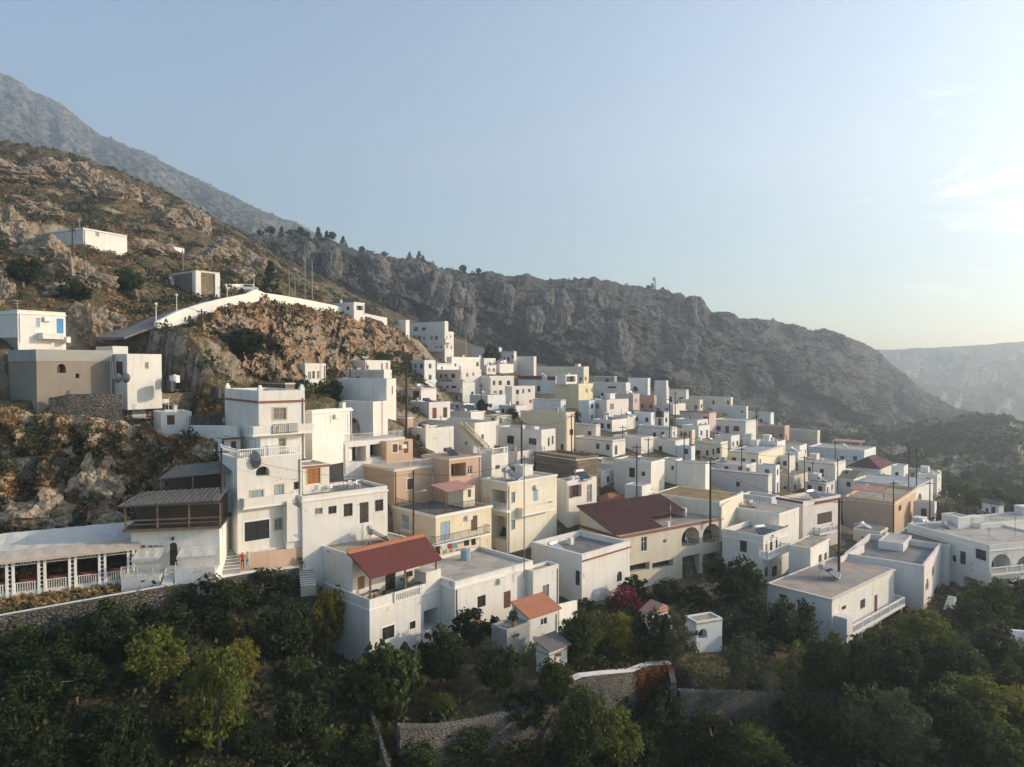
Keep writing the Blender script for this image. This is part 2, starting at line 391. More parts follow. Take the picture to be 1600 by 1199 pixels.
        if 'f' in code or 'y' in code or 'q' in code:
            m3 = MB(); g = .15; wo = -.035; bx(m3, u0-g, v0-g*.6, u0-e, v1+g, wo, -e); bx(m3, u1+e, v0-g*.6, u1+g, v1+g, wo, -e); bx(m3, u0-e, v1+e, u1+e, v1+g, wo, -e)
            if st != 'door': bx(m3, u0-e, v0-g*.6, u1+e, v0-e, wo, -e)
            m3.build('surround', 'ochre' if 'y' in code else ('beige' if 'q' in code else 'trim_white'), fr)
        elif st != 'door' and not s.far:
            m3 = MB(); bx(m3, u0-.06, v0-.07, u1+.06, v0-e, -.08, .02); m3.build('sill', 'trim_white', fr)
    def hip(s, b, h, mat, ov=.35, shape='hip'):
        x0, y0, x1, y1, z = b['x0']-ov, b['y0']-ov, b['x0']+b['W']+ov, b['y0']+b['D']+ov, b['zt']
        mb = MB(); mb.box((x0, y0, z+.003), (x1, y1, z+.12)); z += .12; w, d = x1-x0, y1-y0
        if shape == 'hip':
            k = min(w, d)/2; a, c = ((x0+k, (y0+y1)/2, z+h), (x1-k, (y0+y1)/2, z+h)) if w >= d else (((x0+x1)/2, y0+k, z+h), ((x0+x1)/2, y1-k, z+h))
            if w >= d: fs = [((x0, y0, z), (x1, y0, z), c, a), ((x1, y0, z), (x1, y1, z), c), ((x1, y1, z), (x0, y1, z), a, c), ((x0, y1, z), (x0, y0, z), a)]
            else: fs = [((x0, y0, z), (x1, y0, z), a), ((x1, y0, z), (x1, y1, z), c, a), ((x1, y1, z), (x0, y1, z), c), ((x0, y1, z), (x0, y0, z), a, c)]
        elif shape == 'gable':
            a, c = ((x0+x1)/2, y0, z+h), ((x0+x1)/2, y1, z+h)
            fs = [((x0, y0, z), a, c, (x0, y1, z)), ((x1, y0, z), (x1, y1, z), c, a), ((x0, y0, z), (x1, y0, z), a), ((x1, y1, z), (x0, y1, z), c)]
        for q in fs: mb.quad(*q)
        mb.build('roof', mat, s.root)
    def balcony(s, b, xa, xb, y, face='R', out=1.2, rail='iron', slab=.18, solid='white', rh=None, sides=True):
        off = b['y0'] if face == 'R' else b['x0']; i = 0 if face == 'R' else 1; org = b['x0'] if face == 'R' else b['y0']
        pa, pb = s.hit(xa, y, face, off-out), s.hit(xb, y, face, off-out); u0, u1 = sorted((pa[i]-org, pb[i]-org)); z = s.hit((xa+xb)/2, y, face, off-out).z
        u0 = max(u0, -out); f = lambda u, v, w: s.fp(b, face, u, v, w)
        bl = MB().box(f(u0, z-slab, -out), f(u1, z, -.003)).build('balcony', 'trim_white', s.root)
        segs = [((u0+.1, -out+.1), (u1-.1, -out+.1))]+([((u0+.1, -out+.1), (u0+.1, -.06)), ((u1-.1, -out+.1), (u1-.1, -.06))] if sides else [])
        mb = MB()
        if rail == 'solid':
            for (p, q) in segs: mb.obb(f(p[0], z+.45, p[1]), f(q[0], z+.45, q[1]), .15, .9)
            mb.build('parapet', solid, bl)
        else:
            fn, nm, mt, hh = RAILS[rail]
            for (p, q) in segs: fn(mb, f(p[0], z, p[1]), f(q[0], z, q[1]), rh or hh)
            mb.build(nm, mt, bl)
        return z
    def rail(s, b, edges='RL', kind='balu', inset=.12, z=None, rh=None, u=(0, 1)):
        fn, nm, mt, hh = RAILS[kind]; z = b['zt'] if z is None else z; mb = MB(); i = inset
        x0, y0, x1, y1 = b['x0']+i, b['y0']+i, b['x0']+b['W']-i, b['y0']+b['D']-i
        E = {'R': ((x0, y0), (x1, y0)), 'L': ((x0, y0), (x0, y1)), 'r': ((x1, y0), (x1, y1)), 'b': ((x0, y1), (x1, y1))}
        for e in edges:
            p, q = E[e]; p2 = tuple(p[k]+(q[k]-p[k])*u[0] for k in (0, 1)); q2 = tuple(p[k]+(q[k]-p[k])*u[1] for k in (0, 1))
            fn(mb, (*p2, z+.002), (*q2, z+.002), rh or hh)
        mb.build(nm, mt, s.root)
    def lump(s, b, fu, fv, w, d, h, mat='white', name='chimney', z=None):
        # small box standing on the roof deck (stair head, chimney)
        z = b['zd'] if z is None else z; x = b['x0']+b['W']*fu; y = b['y0']+b['D']*fv
        MB().box((x-w/2, y-d/2, z+.003), (x+w/2, y+d/2, z+h)).box((x-w/2-.05, y-d/2-.05, z+h), (x+w/2+.05, y+d/2+.05, z+h+.08)).build(name, mat, s.root)
    def canopy(s, xy, t, mat, posts=(), name='canopy', pm='wood', pr=.07):
        # sheet through local points, with posts down to z given
        c = MB().slab(xy, t).build(name, mat, s.root)
        for (p, z) in posts: MB().tube((p[0], p[1], z), (p[0], p[1], p[2]-t), pr, n=6).build('post', pm, c)
        return c
    def at(s, b, fu, fv, z=None):
        return s.world((b['x0']+b['W']*fu, b['y0']+b['D']*fv, b['zd'] if z is None else z))
H = House
# ------------------------------------------------------------ the village, near to far
HG = 'houses of the hillside village'
_w = random.Random(77)
def S(label, *a, **k):
    if len(a) > 8 and a[8] == '' and a[3] > 120 and not any(t in label for t in ('blank', 'plain', 'box', 'tower', 'bunker', 'hut')):
        mo = []
        for fc in 'RL':
            n = _w.randint(1, 3); sp = _w.uniform(2.0, 3.0); c = _w.choice('kkgsnm')
            for q in range(n):
                u = .7+q*sp
                mo.append(('D', fc, u, u+.9, .3, 2.1) if _w.random() < .2 else (c, fc, u, u+.9, 1.2, 2.3))
        k['mops'] = mo
    return H(label, *a, group=HG, **k)
# --- upper left slope
h = S('long white storehouse on a concrete base, high on the scrubby slope', 131, 356, 406, 150, 50, 199, 64, 'white', 'g 149 361 155 370', roof='deck_grey', ext=4)
h.band(h.b, h.b['zg']+1.7, 5, .04, 'concrete', 'plinth')
S('tiny white box hut above the road, right of the long storehouse', 261, 384, 397, 188, 243, 288, 60, 'white', '', roof='deck_white')
h = S('grey stone bunker with white painted corners where the road wall begins', 306, 422, 452, 132, 270, 343, 52, 'stone_tan', '', roof='deck_grey', trim='beige')
for (u, f_) in ((0, 'R'), (1, 'R'), (0, 'L')):
    b = h.b; m = MB(); w = b['W'] if f_ == 'R' else b['D']; ua = 0 if u == 0 else w-.9
    p, q = h.fp(b, f_, ua-.1, b['zb'], -.22), h.fp(b, f_, ua+.9, b['zt']-.3, -.01); m.box(p, q); m.build('buttress', 'white', h.root)
h = S('small white house with a bright blue door and a blue shuttered window', 28, 484, 529, 86, -40, 103, 58, 'white', 'Uf 88 498 99 526; b 56 497 62 511', roof='deck_white', corn='trim_white')
h.band(h.b, h.b['zg']+.15, 4, .05, 'concrete', 'plinth', 'L')
m = MB(); q = h.fp(h.b, 'R', 2.2, h.b['zg'], -1.3); m.box(q, h.fp(h.b, 'R', 4.6, h.b['zg']+.75, -.01)); m.build('porch_wall', 'white', h.root)
m = MB(); m.box(h.fp(h.b, 'R', 5.0, h.b['zg']-.4, -1.2), h.fp(h.b, 'R', h.b['W'], h.b['zg']+.35, -.01)); m.build('step', 'white', h.root)
h = S('unfinished grey block house with a small arched window and concrete upper band', 58, 546, 630, 80, 14, 177, 54, 'concrete', 'ha 89 569 103 583; h 118 584 124 591', roof='deck_grey', ext=5)
b = h.b; h.band(b, b['zt']-.002, 1.35, .05, 'greyconc', 'upper_band')
S('low white shed wall half hidden behind the grey block house', 176, 541, 556, 92, 150, 200, 50, 'white', '', roof='deck_white', ground=False)
h = S('small white house with a brown door, between the grey block house and the dry slope', 199, 553, 602, 85, 177, 253, 54, 'oldwhite', 'D 181 565 192 588; c 226 566 232 577', roof='deck_white')
h = S('old rubble stone house with pale doors and flat earth roof below the grey block house', 193, 617, 660, 86, 92, 303, 52, 'stone_tan', 'W 207 630 229 654; w 258 628 270 641', roof='deck_tan', ext=4, skip='L')
b = h.b; h.balcony(b, 204, 256, 659, 'R', 1.0, 'iron')
h = S('low white house with one brown shutter joined to the rubble stone house', 252, 645, 682, 83, 240, 300, 36, 'white', 'n 261 649 273 664', roof='deck_white', ext=4)
# --- tall white house on the left (complex)
h = S('tall four level white house with ochre framed windows and terracotta trim at the street bend', 405, 611, 716, 76, 352, 477, 40, 'white', 'gy 427 638 447 656; gy 427 686 446 702', roof='deck_white', par=.7, ext=.5, ground=False)
A = h; b = h.b
h.band(b, h.hit(405, 627, 'R', 0).z, .22, .14, 'redtrim')
m = MB(); z = b['zt']
for (x, y) in ((0, 0), (1, 0), (0, 1)):
    x_, y_ = b['x0']+b['W']*x-(.5 if x else 0), b['y0']+b['D']*y-(.5 if y else 0); m.box((x_, y_, z+.003), (x_+.5, y_+.5, z+.35)); m.box((x_+.1, y_+.1, z+.35), (x_+.4, y_+.4, z+.6))
m.build('parapet_corner', 'trim_white', h.root)
z = h.balcony(b, 368, 490, 678, 'R', 1.1, 'solid')
h.block(407, 672, 716, 75.6, 378, 409, 'white', 'gy 389 687 399 702', par=.2, ext=.5, wr=2, ground=False)
m = MB().box((-4.6, -.5, 0), (-4.5, 0, .1))
h.block(372, 718, 884, 70, 345, 473, 'white', 'by 392 767 411 786; By 431 758 443 782; k 459 753 467 765; Tf 382 814 421 844; gy 429 811 441 828; ha 400 729 421 744', par=.3, roof='paving', ext=6)
LB = h.b; h.rail(LB, 'RL', 'balu')
h.balcony(LB, 380, 462, 789, 'R', .7, 'solid')
h.block(474, 728, 800, 76, 466, 515, 'white', 'Oy 480 732 500 756', roof='deck_pink', par=.15, ext=2, ground=False, wl=4); h.band(h.b, h.b['zt']-.1, .2, .1, 'redtrim', faces='R')
h.block(473, 776, 860, 73, 455, 606, 'white', 'k 513 791 526 803; k 537 787 551 807; K 562 785 576 817; k 586 781 599 799; g 492 794 504 804', roof='deck_grey', par=.35, ext=5, wl=6)
LT = h.b; h.band(LT, LT['zd']-.1, .15, .12, 'trim_white', 'cornice', 'R')
h.lump(LB, .75, .75, 1.1, 1.1, .9)
pa = h.hit(440, 676, 'R', A.blocks[0]['y0']-1.1); m = MB(); bars(m, (pa.x-1.0, A.blocks[0]['y0']-1.16, z-.0), (pa.x+1.8, A.blocks[0]['y0']-1.16, z-.0), 1.0, .2, .02); m.build('railing', 'iron', h.root)
w1, w2, w3, w4 = [h.hit(*q, 'R', LB['y0']-1.0) for q in ((448, 783), (492, 806), (492, 842), (448, 848))]; m = MB(); t_ = .2
m.quad(w4, w3, w2, w1); m.quad(*[(v.x, v.y+t_, v.z) for v in (w1, w2, w3, w4)]); m.quad(w1, w2, (w2.x, w2.y+t_, w2.z), (w1.x, w1.y+t_, w1.z)); m.quad(w2, w3, (w3.x, w3.y+t_, w3.z), (w2.x, w2.y+t_, w2.z)); m.build('stair_wall', 'white', h.root)
n_ = 8; m = MB()
for k in range(n_): m.box((w1.x+(w2.x-w1.x)*k/n_, LB['y0']-.8, w4.z-1), (w1.x+(w2.x-w1.x)*(k+1)/n_, LB['y0']-.02, w1.z-.4+(w2.z-w1.z)*(k+1)/n_))
m.build('staircase', 'offwhite', h.root)
# lean-to with the maroon canopy
b2 = h.block(352, 684, 716, 77, 344, 376, 'white', 'D 361 690 369 712; k 346 688 350 695', par=.1, ground=False, wl=2.5, ext=.5); h.band(b2, b2['zt']-.05, .16, .35, 'maroon', 'canopy', 'R')
# --- centre, street row
h = S('long bright white house with a tan roof, right of the tall white house', 488, 642, 694, 88, 476, 550, 62, 'white', 'W 514 650 517 664; W 536 648 544 676', roof='deck_tan', par=.15)
h.band(h.b, h.b['zd']-.05, .2, .14, 'trim_white', 'cornice'); h.lump(h.b, .85, .5, .6, .6, .8)
h = S('white terrace house with a long railed roof terrace on pillars above the peach cabin', 537, 691, 735, 93, 504, 633, 42, 'offwhite', 'o 545 698 572 722; o 578 694 604 714', roof='deck_white', par=.05, ext=3)
h.rail(h.b, 'R', 'wbar'); h.rail(h.b, 'L', 'wbar')
h = S('peach house with a white railed roof terrace and a small peach cabin on top', 616, 734, 790, 90, 543, 702, 44, 'peach', 'nf 636 748 646 765; nf 677 741 686 757', roof='deck_pink', par=.05, ext=4)
PE = h; b = h.b; h.rail(b, 'RL', 'wbar', rh=.9); h.band(b, b['zt']-.02, .25, .12, 'creamlight', 'cornice')
h.block(604, 690, 722, 96, 570, 645, 'peach', 'nf 613 694 621 707; D 631 690 638 708', roof='deck_pink', par=.08, ground=False, ext=.3)
h.block(702, 717, 775, 92, 695, 752, 'terracotta', 'o 705 724 728 745; w 731 728 738 741', roof='deck_tan', par=.1, ext=3, wl=6)
h = S('cream house with blue grey shutters, an iron railed balcony and a dark roof terrace', 681, 806, 872, 84, 615, 768, 45, 'cream', 'B 628 805 639 829; B 688 815 703 844; D 736 806 746 829; w 712 858 725 868; c 731 855 750 866', roof='deck_grey', par=.2, ext=5)
CR = h; b = h.b; h.balcony(b, 681, 767, 843, 'R', 1.1, 'iron'); h.rail(b, 'RL', 'iron', z=b['zt']); h.band(b, b['zt']-.01, .3, .12, 'trim_white', 'cornice')
h.balcony(b, 624, 641, 829, 'L', .6, 'wbar')
h.block(724, 762, 790, 89, 700, 742, 'creamlight', 'D 731 765 736 777', roof='deck_pink', par=.1, ground=False, ext=.3)
p = [h.b['x0'], h.b['y0'], h.b['zt']]
h.canopy([(p[0]-3.4, p[1]-.6, p[2]+.05), (p[0]+1.2, p[1]-.6, p[2]+.05), (p[0]+1.2, p[1]+2.4, p[2]+.5), (p[0]-3.4, p[1]+2.4, p[2]+.5)], .1, 'pinkroof', [((p[0]-3.2, p[1]-.4, p[2]+.05), b['zd'])])
h = S('cream three level house with stacked recessed balconies and a solar heater', 793, 754, 868, 92, 752, 870, 45, 'creamlight', 'o 769 766 791 792; o 769 806 791 842; g 799 769 805 786; g 799 813 805 828; B 833 763 840 783', roof='deck_white', par=.25, ext=4)
CM = h; b = h.b; h.balcony(b, 816, 868, 800, 'R', 1.0, 'solid', solid='creamlight'); h.balcony(b, 766, 792, 797, 'L', .7, 'wbar', sides=False); h.band(b, b['zt']-.01, .22, .1, 'trim_white', 'cornice')
h = S('white house with open maroon shutters beside the dry stone ruin', 886, 752, 820, 100, 866, 932, 42, 'white', 'm 894 758 904 777; c 917 757 925 785', roof='deck_grey', par=.35)
WM = h; h.lump(h.b, .3, .3, .5, .5, .7)
h = S('white house with a yellow railed outside staircase and a plant topped balustrade box', 742, 661, 745, 113, 666, 778, 48, 'white', 'h 726 690 730 696; n 752 679 756 687', roof='deck_white', par=.5, ext=2)
YS = h; b = h.b
h.block(768, 712, 748, 104, 762, 794, 'white', 'n 774 727 781 733', roof='paving', par=.1, ground=False, wl=4); h.rail(h.b, 'RL', 'balu', rh=1.0)
ys = h.b
p = h.hit(724, 670, 'L', b['x0']-.7); q = h.hit(760, 706, 'L', b['x0']-1.6)
m = MB(); n = 16
for k in range(n):
    c = p.lerp(q, k/n); c2 = p.lerp(q, (k+1)/n); m.box((min(c.x, c2.x)-.02, min(c.y, c2.y)-.55, c2.z-.35), (max(c.x, c2.x)+.02, max(c.y, c2.y)+.55, c.z))
m.build('staircase', 'white', h.root)
for sgn in (-.6, .6):
    m = MB(); o_ = Vector((0, sgn, 0)); balusters(m, p+o_, q+o_, .95, .35); m.build('railing', 'yellowpaint', h.root)
h = S('white house with a red brown balcony door and a glazed white corner balcony', 846, 672, 722, 120, 776, 868, 47, 'white', 'k 792 681 803 694; D 826 685 838 704; w 856 684 859 698; w 862 681 865 695', roof='deck_grey', par=.35)
h.balcony(h.b, 823, 846, 705, 'L', 1.2, 'balu'); h.lump(h.b, .3, .5, .6, .6, .7); h.lump(h.b, .6, .3, .9, .6, .5)
h = S('long cream house with a shaded blue awning frame, behind the glazed balcony house', 884, 645, 714, 136, 813, 898, 50, 'cream', 'k 890 671 896 680; k 876 694 880 704', roof='deck_white', par=.2)
h = S('squat grey white house with maroon window beside two tall poles', 931, 664, 690, 146, 895, 938, 45, 'palepink', 's 918 674 924 681', roof='deck_tan', par=.2)
h = S('long low white terrace house behind the rubble ruin', 957, 688, 714, 136, 893, 977, 45, 'offwhite', '', roof='deck_pink', par=.2)
# ruins and stone walls in the middle
h = H('dry rubble stone ruin with grass on its top, in the middle of the village', 900, 715, 752, 110, 838, 935, 40, 'stone_tan', '', 'ruin', 'ruin', roof='drygrass', par=.35, pt=.5)
# red topped small roof and Q row
h = S('small house under an orange tiled roof behind the big maroon roofed house', 950, 785, 812, 112, 930, 978, 40, 'white', '', top='none', hw=(1.0, 'tile_orange', .3, 'hip'))
h = S('white cube house with a teal door and curved outside steps above the maroon roof', 1017, 722, 782, 115, 959, 1038, 52, 'white', 'T 983 731 992 746; k 1002 737 1008 744', roof='deck_tan', par=.25)
Q1 = h; h.block(1003, 760, 785, 109, 976, 1017, 'white', '', roof='deck_white', par=.1, ground=False)
h = S('plain white cube house with a sunlit right side wall and tan roof', 1102, 724, 763, 118, 1057, 1109, 56, 'white', '', roof='deck_tan', par=.1)
h = S('narrow white house set back between the two white cube houses', 1056, 718, 755, 121, 1034, 1066, 50, 'white', 'w 1048 727 1053 735', roof='deck_white')
h = S('cream walled house with dry grass growing on its flat roof', 1124, 784, 822, 104, 1020, 1159, 50, 'creamlight', '', roof='drygrass', par=.12)
# maroon roof house
h = S('large beige house with a maroon ribbed roof and two arched balcony openings', 968, 838, 930, 92, 905, 1128, 34, 'beige', 'w 1002 839 1011 862; g 1036 843 1041 849; oa 1065 824 1093 853; oa 1098 819 1125 848; h 983 881 1015 893; h 1019 877 1052 888; o 1066 868 1093 905; o 1098 864 1125 899', roof='deck_pink', par=.12, ext=4)
BU = h; b = h.b; x0, y0, W, D, z = b['x0'], b['y0'], b['W'], b['D'], b['zt']
h.band(b, z-.01, .35, .12, 'redtrim', 'cornice')
hz = 2.4
m = MB(); m.quad((x0, y0+1.5, z), (x0, y0+D, z), (x0, y0+D, z+hz), (x0, y0+1.5, z+.1)); m.quad((x0+.25, y0+1.5, z), (x0+.25, y0+D, z), (x0+.25, y0+D, z+hz), (x0+.25, y0+1.5, z+.1)); m.quad((x0, y0+D, z), (x0+W*.75, y0+D, z), (x0+W*.75, y0+D, z+hz), (x0, y0+D, z+hz))
m.build('gable_wall', 'beige', h.root)
m = MB(); m.slab([(x0-.35, y0+.6, z+.12), (x0+W*.42, y0+.6, z+.12), (x0+W*.42, y0+D+.3, z+hz+.25), (x0-.35, y0+D+.3, z+hz+.25)], .12)
m.slab([(x0+W*.42, y0+D*.42, z+1.0), (x0+W*.8, y0+D*.42, z+1.0), (x0+W*.8, y0+D+.3, z+hz+.22), (x0+W*.42, y0+D+.3, z+hz+.22)], .12)
m.build('roof_sheets', 'tile_maroon', h.root)
m = MB()
for k in range(int(W*.42/.45)): m.obb((x0+k*.45, y0+.6, z+.15), (x0+k*.45, y0+D+.3, z+hz+.28), .07, .06)
for k in range(int(W*.38/.45)): m.obb((x0+W*.42+k*.45+.2, y0+D*.42, z+1.03), (x0+W*.42+k*.45+.2, y0+D+.3, z+hz+.25), .07, .06)
m.build('roof_rib', 'tile_maroon', h.root)
m = MB(); m.box((x0+W*.8, y0+D*.42, z+.01), (x0+W*.82, y0+D, z+1.2)); m.build('parapet', 'white', h.root)
for (xa, xb, yy) in ((1066, 1093, 852), (1098, 1125, 847), (1098, 1125, 899)):
    pa, pb = h.hit(xa, yy, 'R', y0+.1), h.hit(xb, yy, 'R', y0+.1); m = MB(); bars(m, pa, pb, .85, .3); m.build('railing', 'iron', h.root)
h.lump(b, .47, .06, .4, .4, .7)
h = S('white house with a wide sunken grey flat roof and a thin terracotta coping', 909, 867, 945, 83, 830, 984, 44, 'white', 'k 899 892 906 915; ka 964 893 972 909', roof='deck_grey', par=.75, ext=4, pt=.35)
FR = h; m = MB(); b = h.b; m.obb((b['x0']+.1, b['y0']-.06, b['zt']-.75), (b['x0']+b['W'], b['y0']-.06, b['zt']-.75), .35, .12); m.build('coping', 'redtrim', h.root)
# --- foreground
h = S('white foreground house with a red tiled porch roof and balustraded terrace', 578, 938, 1052, 68, 504, 697, 47, 'white', 'kf 597 979 616 999; kf 640 971 649 983; o 662 952 684 982', roof='paving', par=.95, ext=8, pt=.22)
F1 = h; b = h.b; x0, y0, W, D, zt = b['x0'], b['y0'], b['W'], b['D'], b['zt']
F1b = h.block(551, 868, 920, 70.6, 504, 655, 'white', 'O 559 901 570 921; K 602 893 618 922; k 633 893 645 902; K 658 889 665 918', roof='deck_tan', par=.12, ground=False, ext=.6)
c = F1b; zt2 = c['zt']; xa, xb = c['x0']-.45, c['x0']+c['W']+.9
yb_, yf = c['y0']-.05, y0+.1
h.canopy([(xa, yf-.35, zt2-1.45), (x0+W*.93, yf-.35, zt2-1.45), (xb, yb_, zt2+.22), (xa, yb_, zt2+.22)], .14, 'tile_red', [((x0+.25, yf+.1, zt2-1.35), zt-.9), ((x0+W*.46, yf+.1, zt2-1.35), zt-.9), ((x0+W*.88, yf+.1, zt2-1.35), zt-.9)], 'porch_roof', 'wood', .12)
m = MB(); m.quad((xa, yb_, zt2+.22), (xb, yb_, zt2+.22), (xb, yb_+.3, zt2+.5), (xa, yb_+.3, zt2+.5)); m.obb((xa, yb_+.3, zt2+.3), (xb, yb_+.3, zt2+.3), .12, .5); m.build('ridge_tiles', 'tile_orange', h.root)
m = MB(); balusters(m, (x0+3.0, y0-.06, zt-1.0), (x0+6.6, y0-.06, zt-1.0), .95, .26); m.build('balustrade', 'trim_white', h.root)
m = MB(); m.box((x0+W*.72, y0-.03, zt-.02), (x0+W*.93, y0+1.9, zt+1.15)); m.build('terrace_screen', 'white', h.root)
pa, pb = h.hit(661, 1004, 'R', y0-.7), h.hit(687, 1000, 'R', y0-.7)
m = MB(); balusters(m, (pa.x, y0-.7, pa.z), (pb.x+.3, y0-.7, pa.z), 1.0, .24); m.box((pa.x-.1, y0-.85, pa.z-.2), (pb.x+.4, y0-.01, pa.z)); m.build('stair_balustrade', 'trim_white', h.root)
h = S('white foreground house with a washing line on its roof, right of the red tiled porch', 711, 910, 1004, 73, 688, 833, 44, 'white', 'k 746 931 759 949; D 787 924 798 950; O 738 967 751 985', roof='deck_white', par=.4, ext=6, pt=.3, wl=9.5)
F2 = h; b = h.b; h.band(b, b['zd']-.15, .22, .16, 'trim_white', 'cornice')
h.block(833, 893, 985, 79.5, 815, 873, 'white', 'g 848 914 858 936', roof='deck_tan', par=.3, ext=5)
F2x = h.b
h = S('tiny white annex under a terracotta lean-to roof with a small window', 826, 966, 1006, 69.5, 800, 872, 42, 'white', 'w 845 966 855 977', top='none', ext=5)
F3 = h; b = h.b; x0, y0, W, D, z = b['x0'], b['y0'], b['W'], b['D'], b['zt']
h.canopy([(x0-.25, y0-.3, z+.1), (x0+W+.25, y0-.3, z+.1), (x0+W+.2, y0+D, z+1.1), (x0-.25, y0+D, z+1.1)], .14, 'tile_orange', (), 'tiled_roof')
m = MB().quad((x0, y0, z), (x0, y0+D, z), (x0, y0+D, z+1.0)); m.quad((x0+W, y0, z), (x0+W, y0+D, z+1.0), (x0+W, y0+D, z)); m.build('gable', 'white', h.root)
h = S('grey rendered outhouse with a potted plant on its slab roof', 792, 985, 1032, 67, 768, 828, 44, 'greyconc', 'h 800 992 811 996', roof='deck_grey', par=.18, ext=4); F4 = h
h = S('garden shed with a corrugated grey roof below the terracotta lean-to', 858, 1018, 1040, 64, 838, 886, 42, 'oldwhite', 'h 866 1014 878 1028', top='none', ext=3)
b = h.b; x0, y0, W, D, z = b['x0'], b['y0'], b['W'], b['D'], b['zt']
h.canopy([(x0-.3, y0-.4, z+.12), (x0+W+.3, y0-.4, z+.12), (x0+W+.3, y0+D+.2, z+.7), (x0-.3, y0+D+.2, z+.7)], .06, 'sheet_grey', (), 'roof_sheet')
h = S('low blue white garden house with a dark arched window and rough roof', 1088, 972, 1022, 74, 1070, 1128, 22, 'bluewhite', 'ha 1091 983 1105 998', roof='deck_tan', par=.15, ext=5); F6 = h
h = S('small house with a brown patched pitched roof among the garden trees', 1018, 962, 985, 76, 1002, 1050, 36, 'white', '', top='none', hw=(.9, 'pinkroof', .2, 'gable'))
# G house
h = S('white two level house with a patched flat roof, twin solar panels and long balustraded balcony', 1299, 936, 1020, 80, 1198, 1396, 41, 'white', 'k 1217 929 1229 945; k 1344 937 1352 951; D 1366 930 1371 957; k 1315 947 1322 953; T 1327 992 1340 1012; D 1361 982 1370 1002; w 1378 976 1386 988', roof='deck_patch', par=.06, ext=6)
G = h; b = h.b; h.band(b, b['zt']-.01, .16, .16, 'beige', 'cornice')
h.balcony(b, 1332, 1414, 968, 'R', 1.4, 'balu', slab=.25, rh=.95)
b_ = b; m = MB()
for u in (.28, .58, .95): m.tube((b_['x0']+b_['W']*u, b_['y0']-1.25, b_['zg']-2), (b_['x0']+b_['W']*u, b_['y0']-1.25, h.hit(1373, 968, 'R', b_['y0']-1.4).z-.25), .09, n=6)
m.build('pillar', 'bluewhite', h.root)
m = MB(); m.box((b_['x0']+.5, b_['y0']-1.5, b_['zg']-5), (b_['x0']+2.0, b_['y0']-.01, h.hit(1310, 958, 'R', b_['y0']).z)); m.build('stair_block', 'white', h.root)
h = S('pink topped white house with a sunken roof terrace, right of the patched roof house', 1443, 884, 960, 91, 1318, 1470, 51, 'palepink', 'ca 1446 905 1451 924; c 1456 886 1459 901; T 1459 918 1466 938', roof='deck_grey', par=.9, ext=4, pt=.3)
T1 = h; h.block(1411, 850, 872, 101, 1372, 1424, 'palepink', '', roof='deck_white', par=.1, ground=False, ext=1)
h = S('house with an earthy brown flat roof and a balustraded outside stair', 1483, 852, 905, 102, 1395, 1508, 50, 'offwhite', 'k 1462 868 1467 876', roof='dirt', par=.12)
T2 = h
h = S('long white house at the right edge with arched verandas and a pale roof terrace', 1545, 852, 928, 97, 1478, 1660, 16, 'white', 'oa 1549 866 1579 894; oa 1588 869 1616 897; k 1524 859 1541 875; o 1586 905 1612 925; o 1550 905 1580 925; K 1500 862 1509 882; o 1506 905 1538 926; k 1488 868 1494 878', roof='deck_white', par=.3, ext=5, wl=14)
T3 = h; h.band(h.b, h.b['zt']-.8, .1, .1, 'trim_white', 'cornice'); b = h.b; h.balcony(b, 1549, 1618, 895, 'R', .6, 'balu', sides=False)
h.block(1532, 818, 845, 108, 1500, 1670, 'white', '', roof='deck_white', par=.2, ground=False, wl=5)
h.block(1497, 808, 840, 108, 1492, 1516, 'white', '', roof='deck_white', par=.15, ground=False, wl=3)
# S9
h = S('white corner house with an arched balcony and a high walled roof terrace', 1192, 838, 916, 96, 1128, 1232, 44, 'white', 'K 1156 845 1167 863; K 1156 886 1167 900; c 1196 846 1199 863; k 1203 843 1207 864; k 1212 840 1215 857; k 1195 886 1200 902; T 1206 885 1214 901', roof='deck_grey', par=.75, ext=4)
S9 = h; b = h.b; h.balcony(b, 1194, 1234, 868, 'R', 1.3, 'balu', rh=.9); h.band(b, b['zt']-1.0, .12, .08, 'trim_white', 'cornice'); h.band(b, b['zg']+3.0, .1, .07, 'trim_white')
h.block(1217, 803, 850, 104, 1130, 1248, 'white', 'k 1226 821 1231 836', roof='deck_pink', par=.1, ground=False, ext=1)
h = S('plain white annex with brown doors and a tan flat roof beside the arched balcony house', 1266, 857, 890, 93, 1232, 1296, 47, 'white', 'D 1279 867 1284 882; n 1288 864 1292 875', roof='deck_tan', par=.08)
h = S('white house with maroon roof bands, dark shuttered window and balustrade by the tall pole', 1254, 784, 866, 110, 1213, 1313, 34, 'palepink', 'h 1229 791 1235 797; K 1277 801 1300 818', roof='deck_white', par=.5)
S8 = h; b = h.b; h.band(b, b['zt']-.02, .35, .14, 'maroon', 'trim', 'L'); m = MB(); m.box((b['x0']+b['W']*.3, b['y0']-.2, b['zt']-.75), (b['x0']+b['W'], b['y0']-.01, b['zt']-.4)); m.build('awning_trim', 'maroon', h.root)
h.balcony(b, 1281, 1310, 832, 'R', 1.0, 'balu')
h = S('cream house with a round wall bay and plant filled roof terrace', 1375, 832, 856, 116, 1333, 1387, 48, 'creamlight', 'k 1346 839 1357 846', roof='deck_grey', par=.1); h.rail(h.b, 'L', 'wbar'); S10 = h
h = S('large peach house with a pergola on its roof, near the right edge of the village', 1397, 785, 842, 131, 1316, 1430, 50, 'peach', 'k 1404 790 1408 799', roof='deck_tan', par=.4); b = h.b
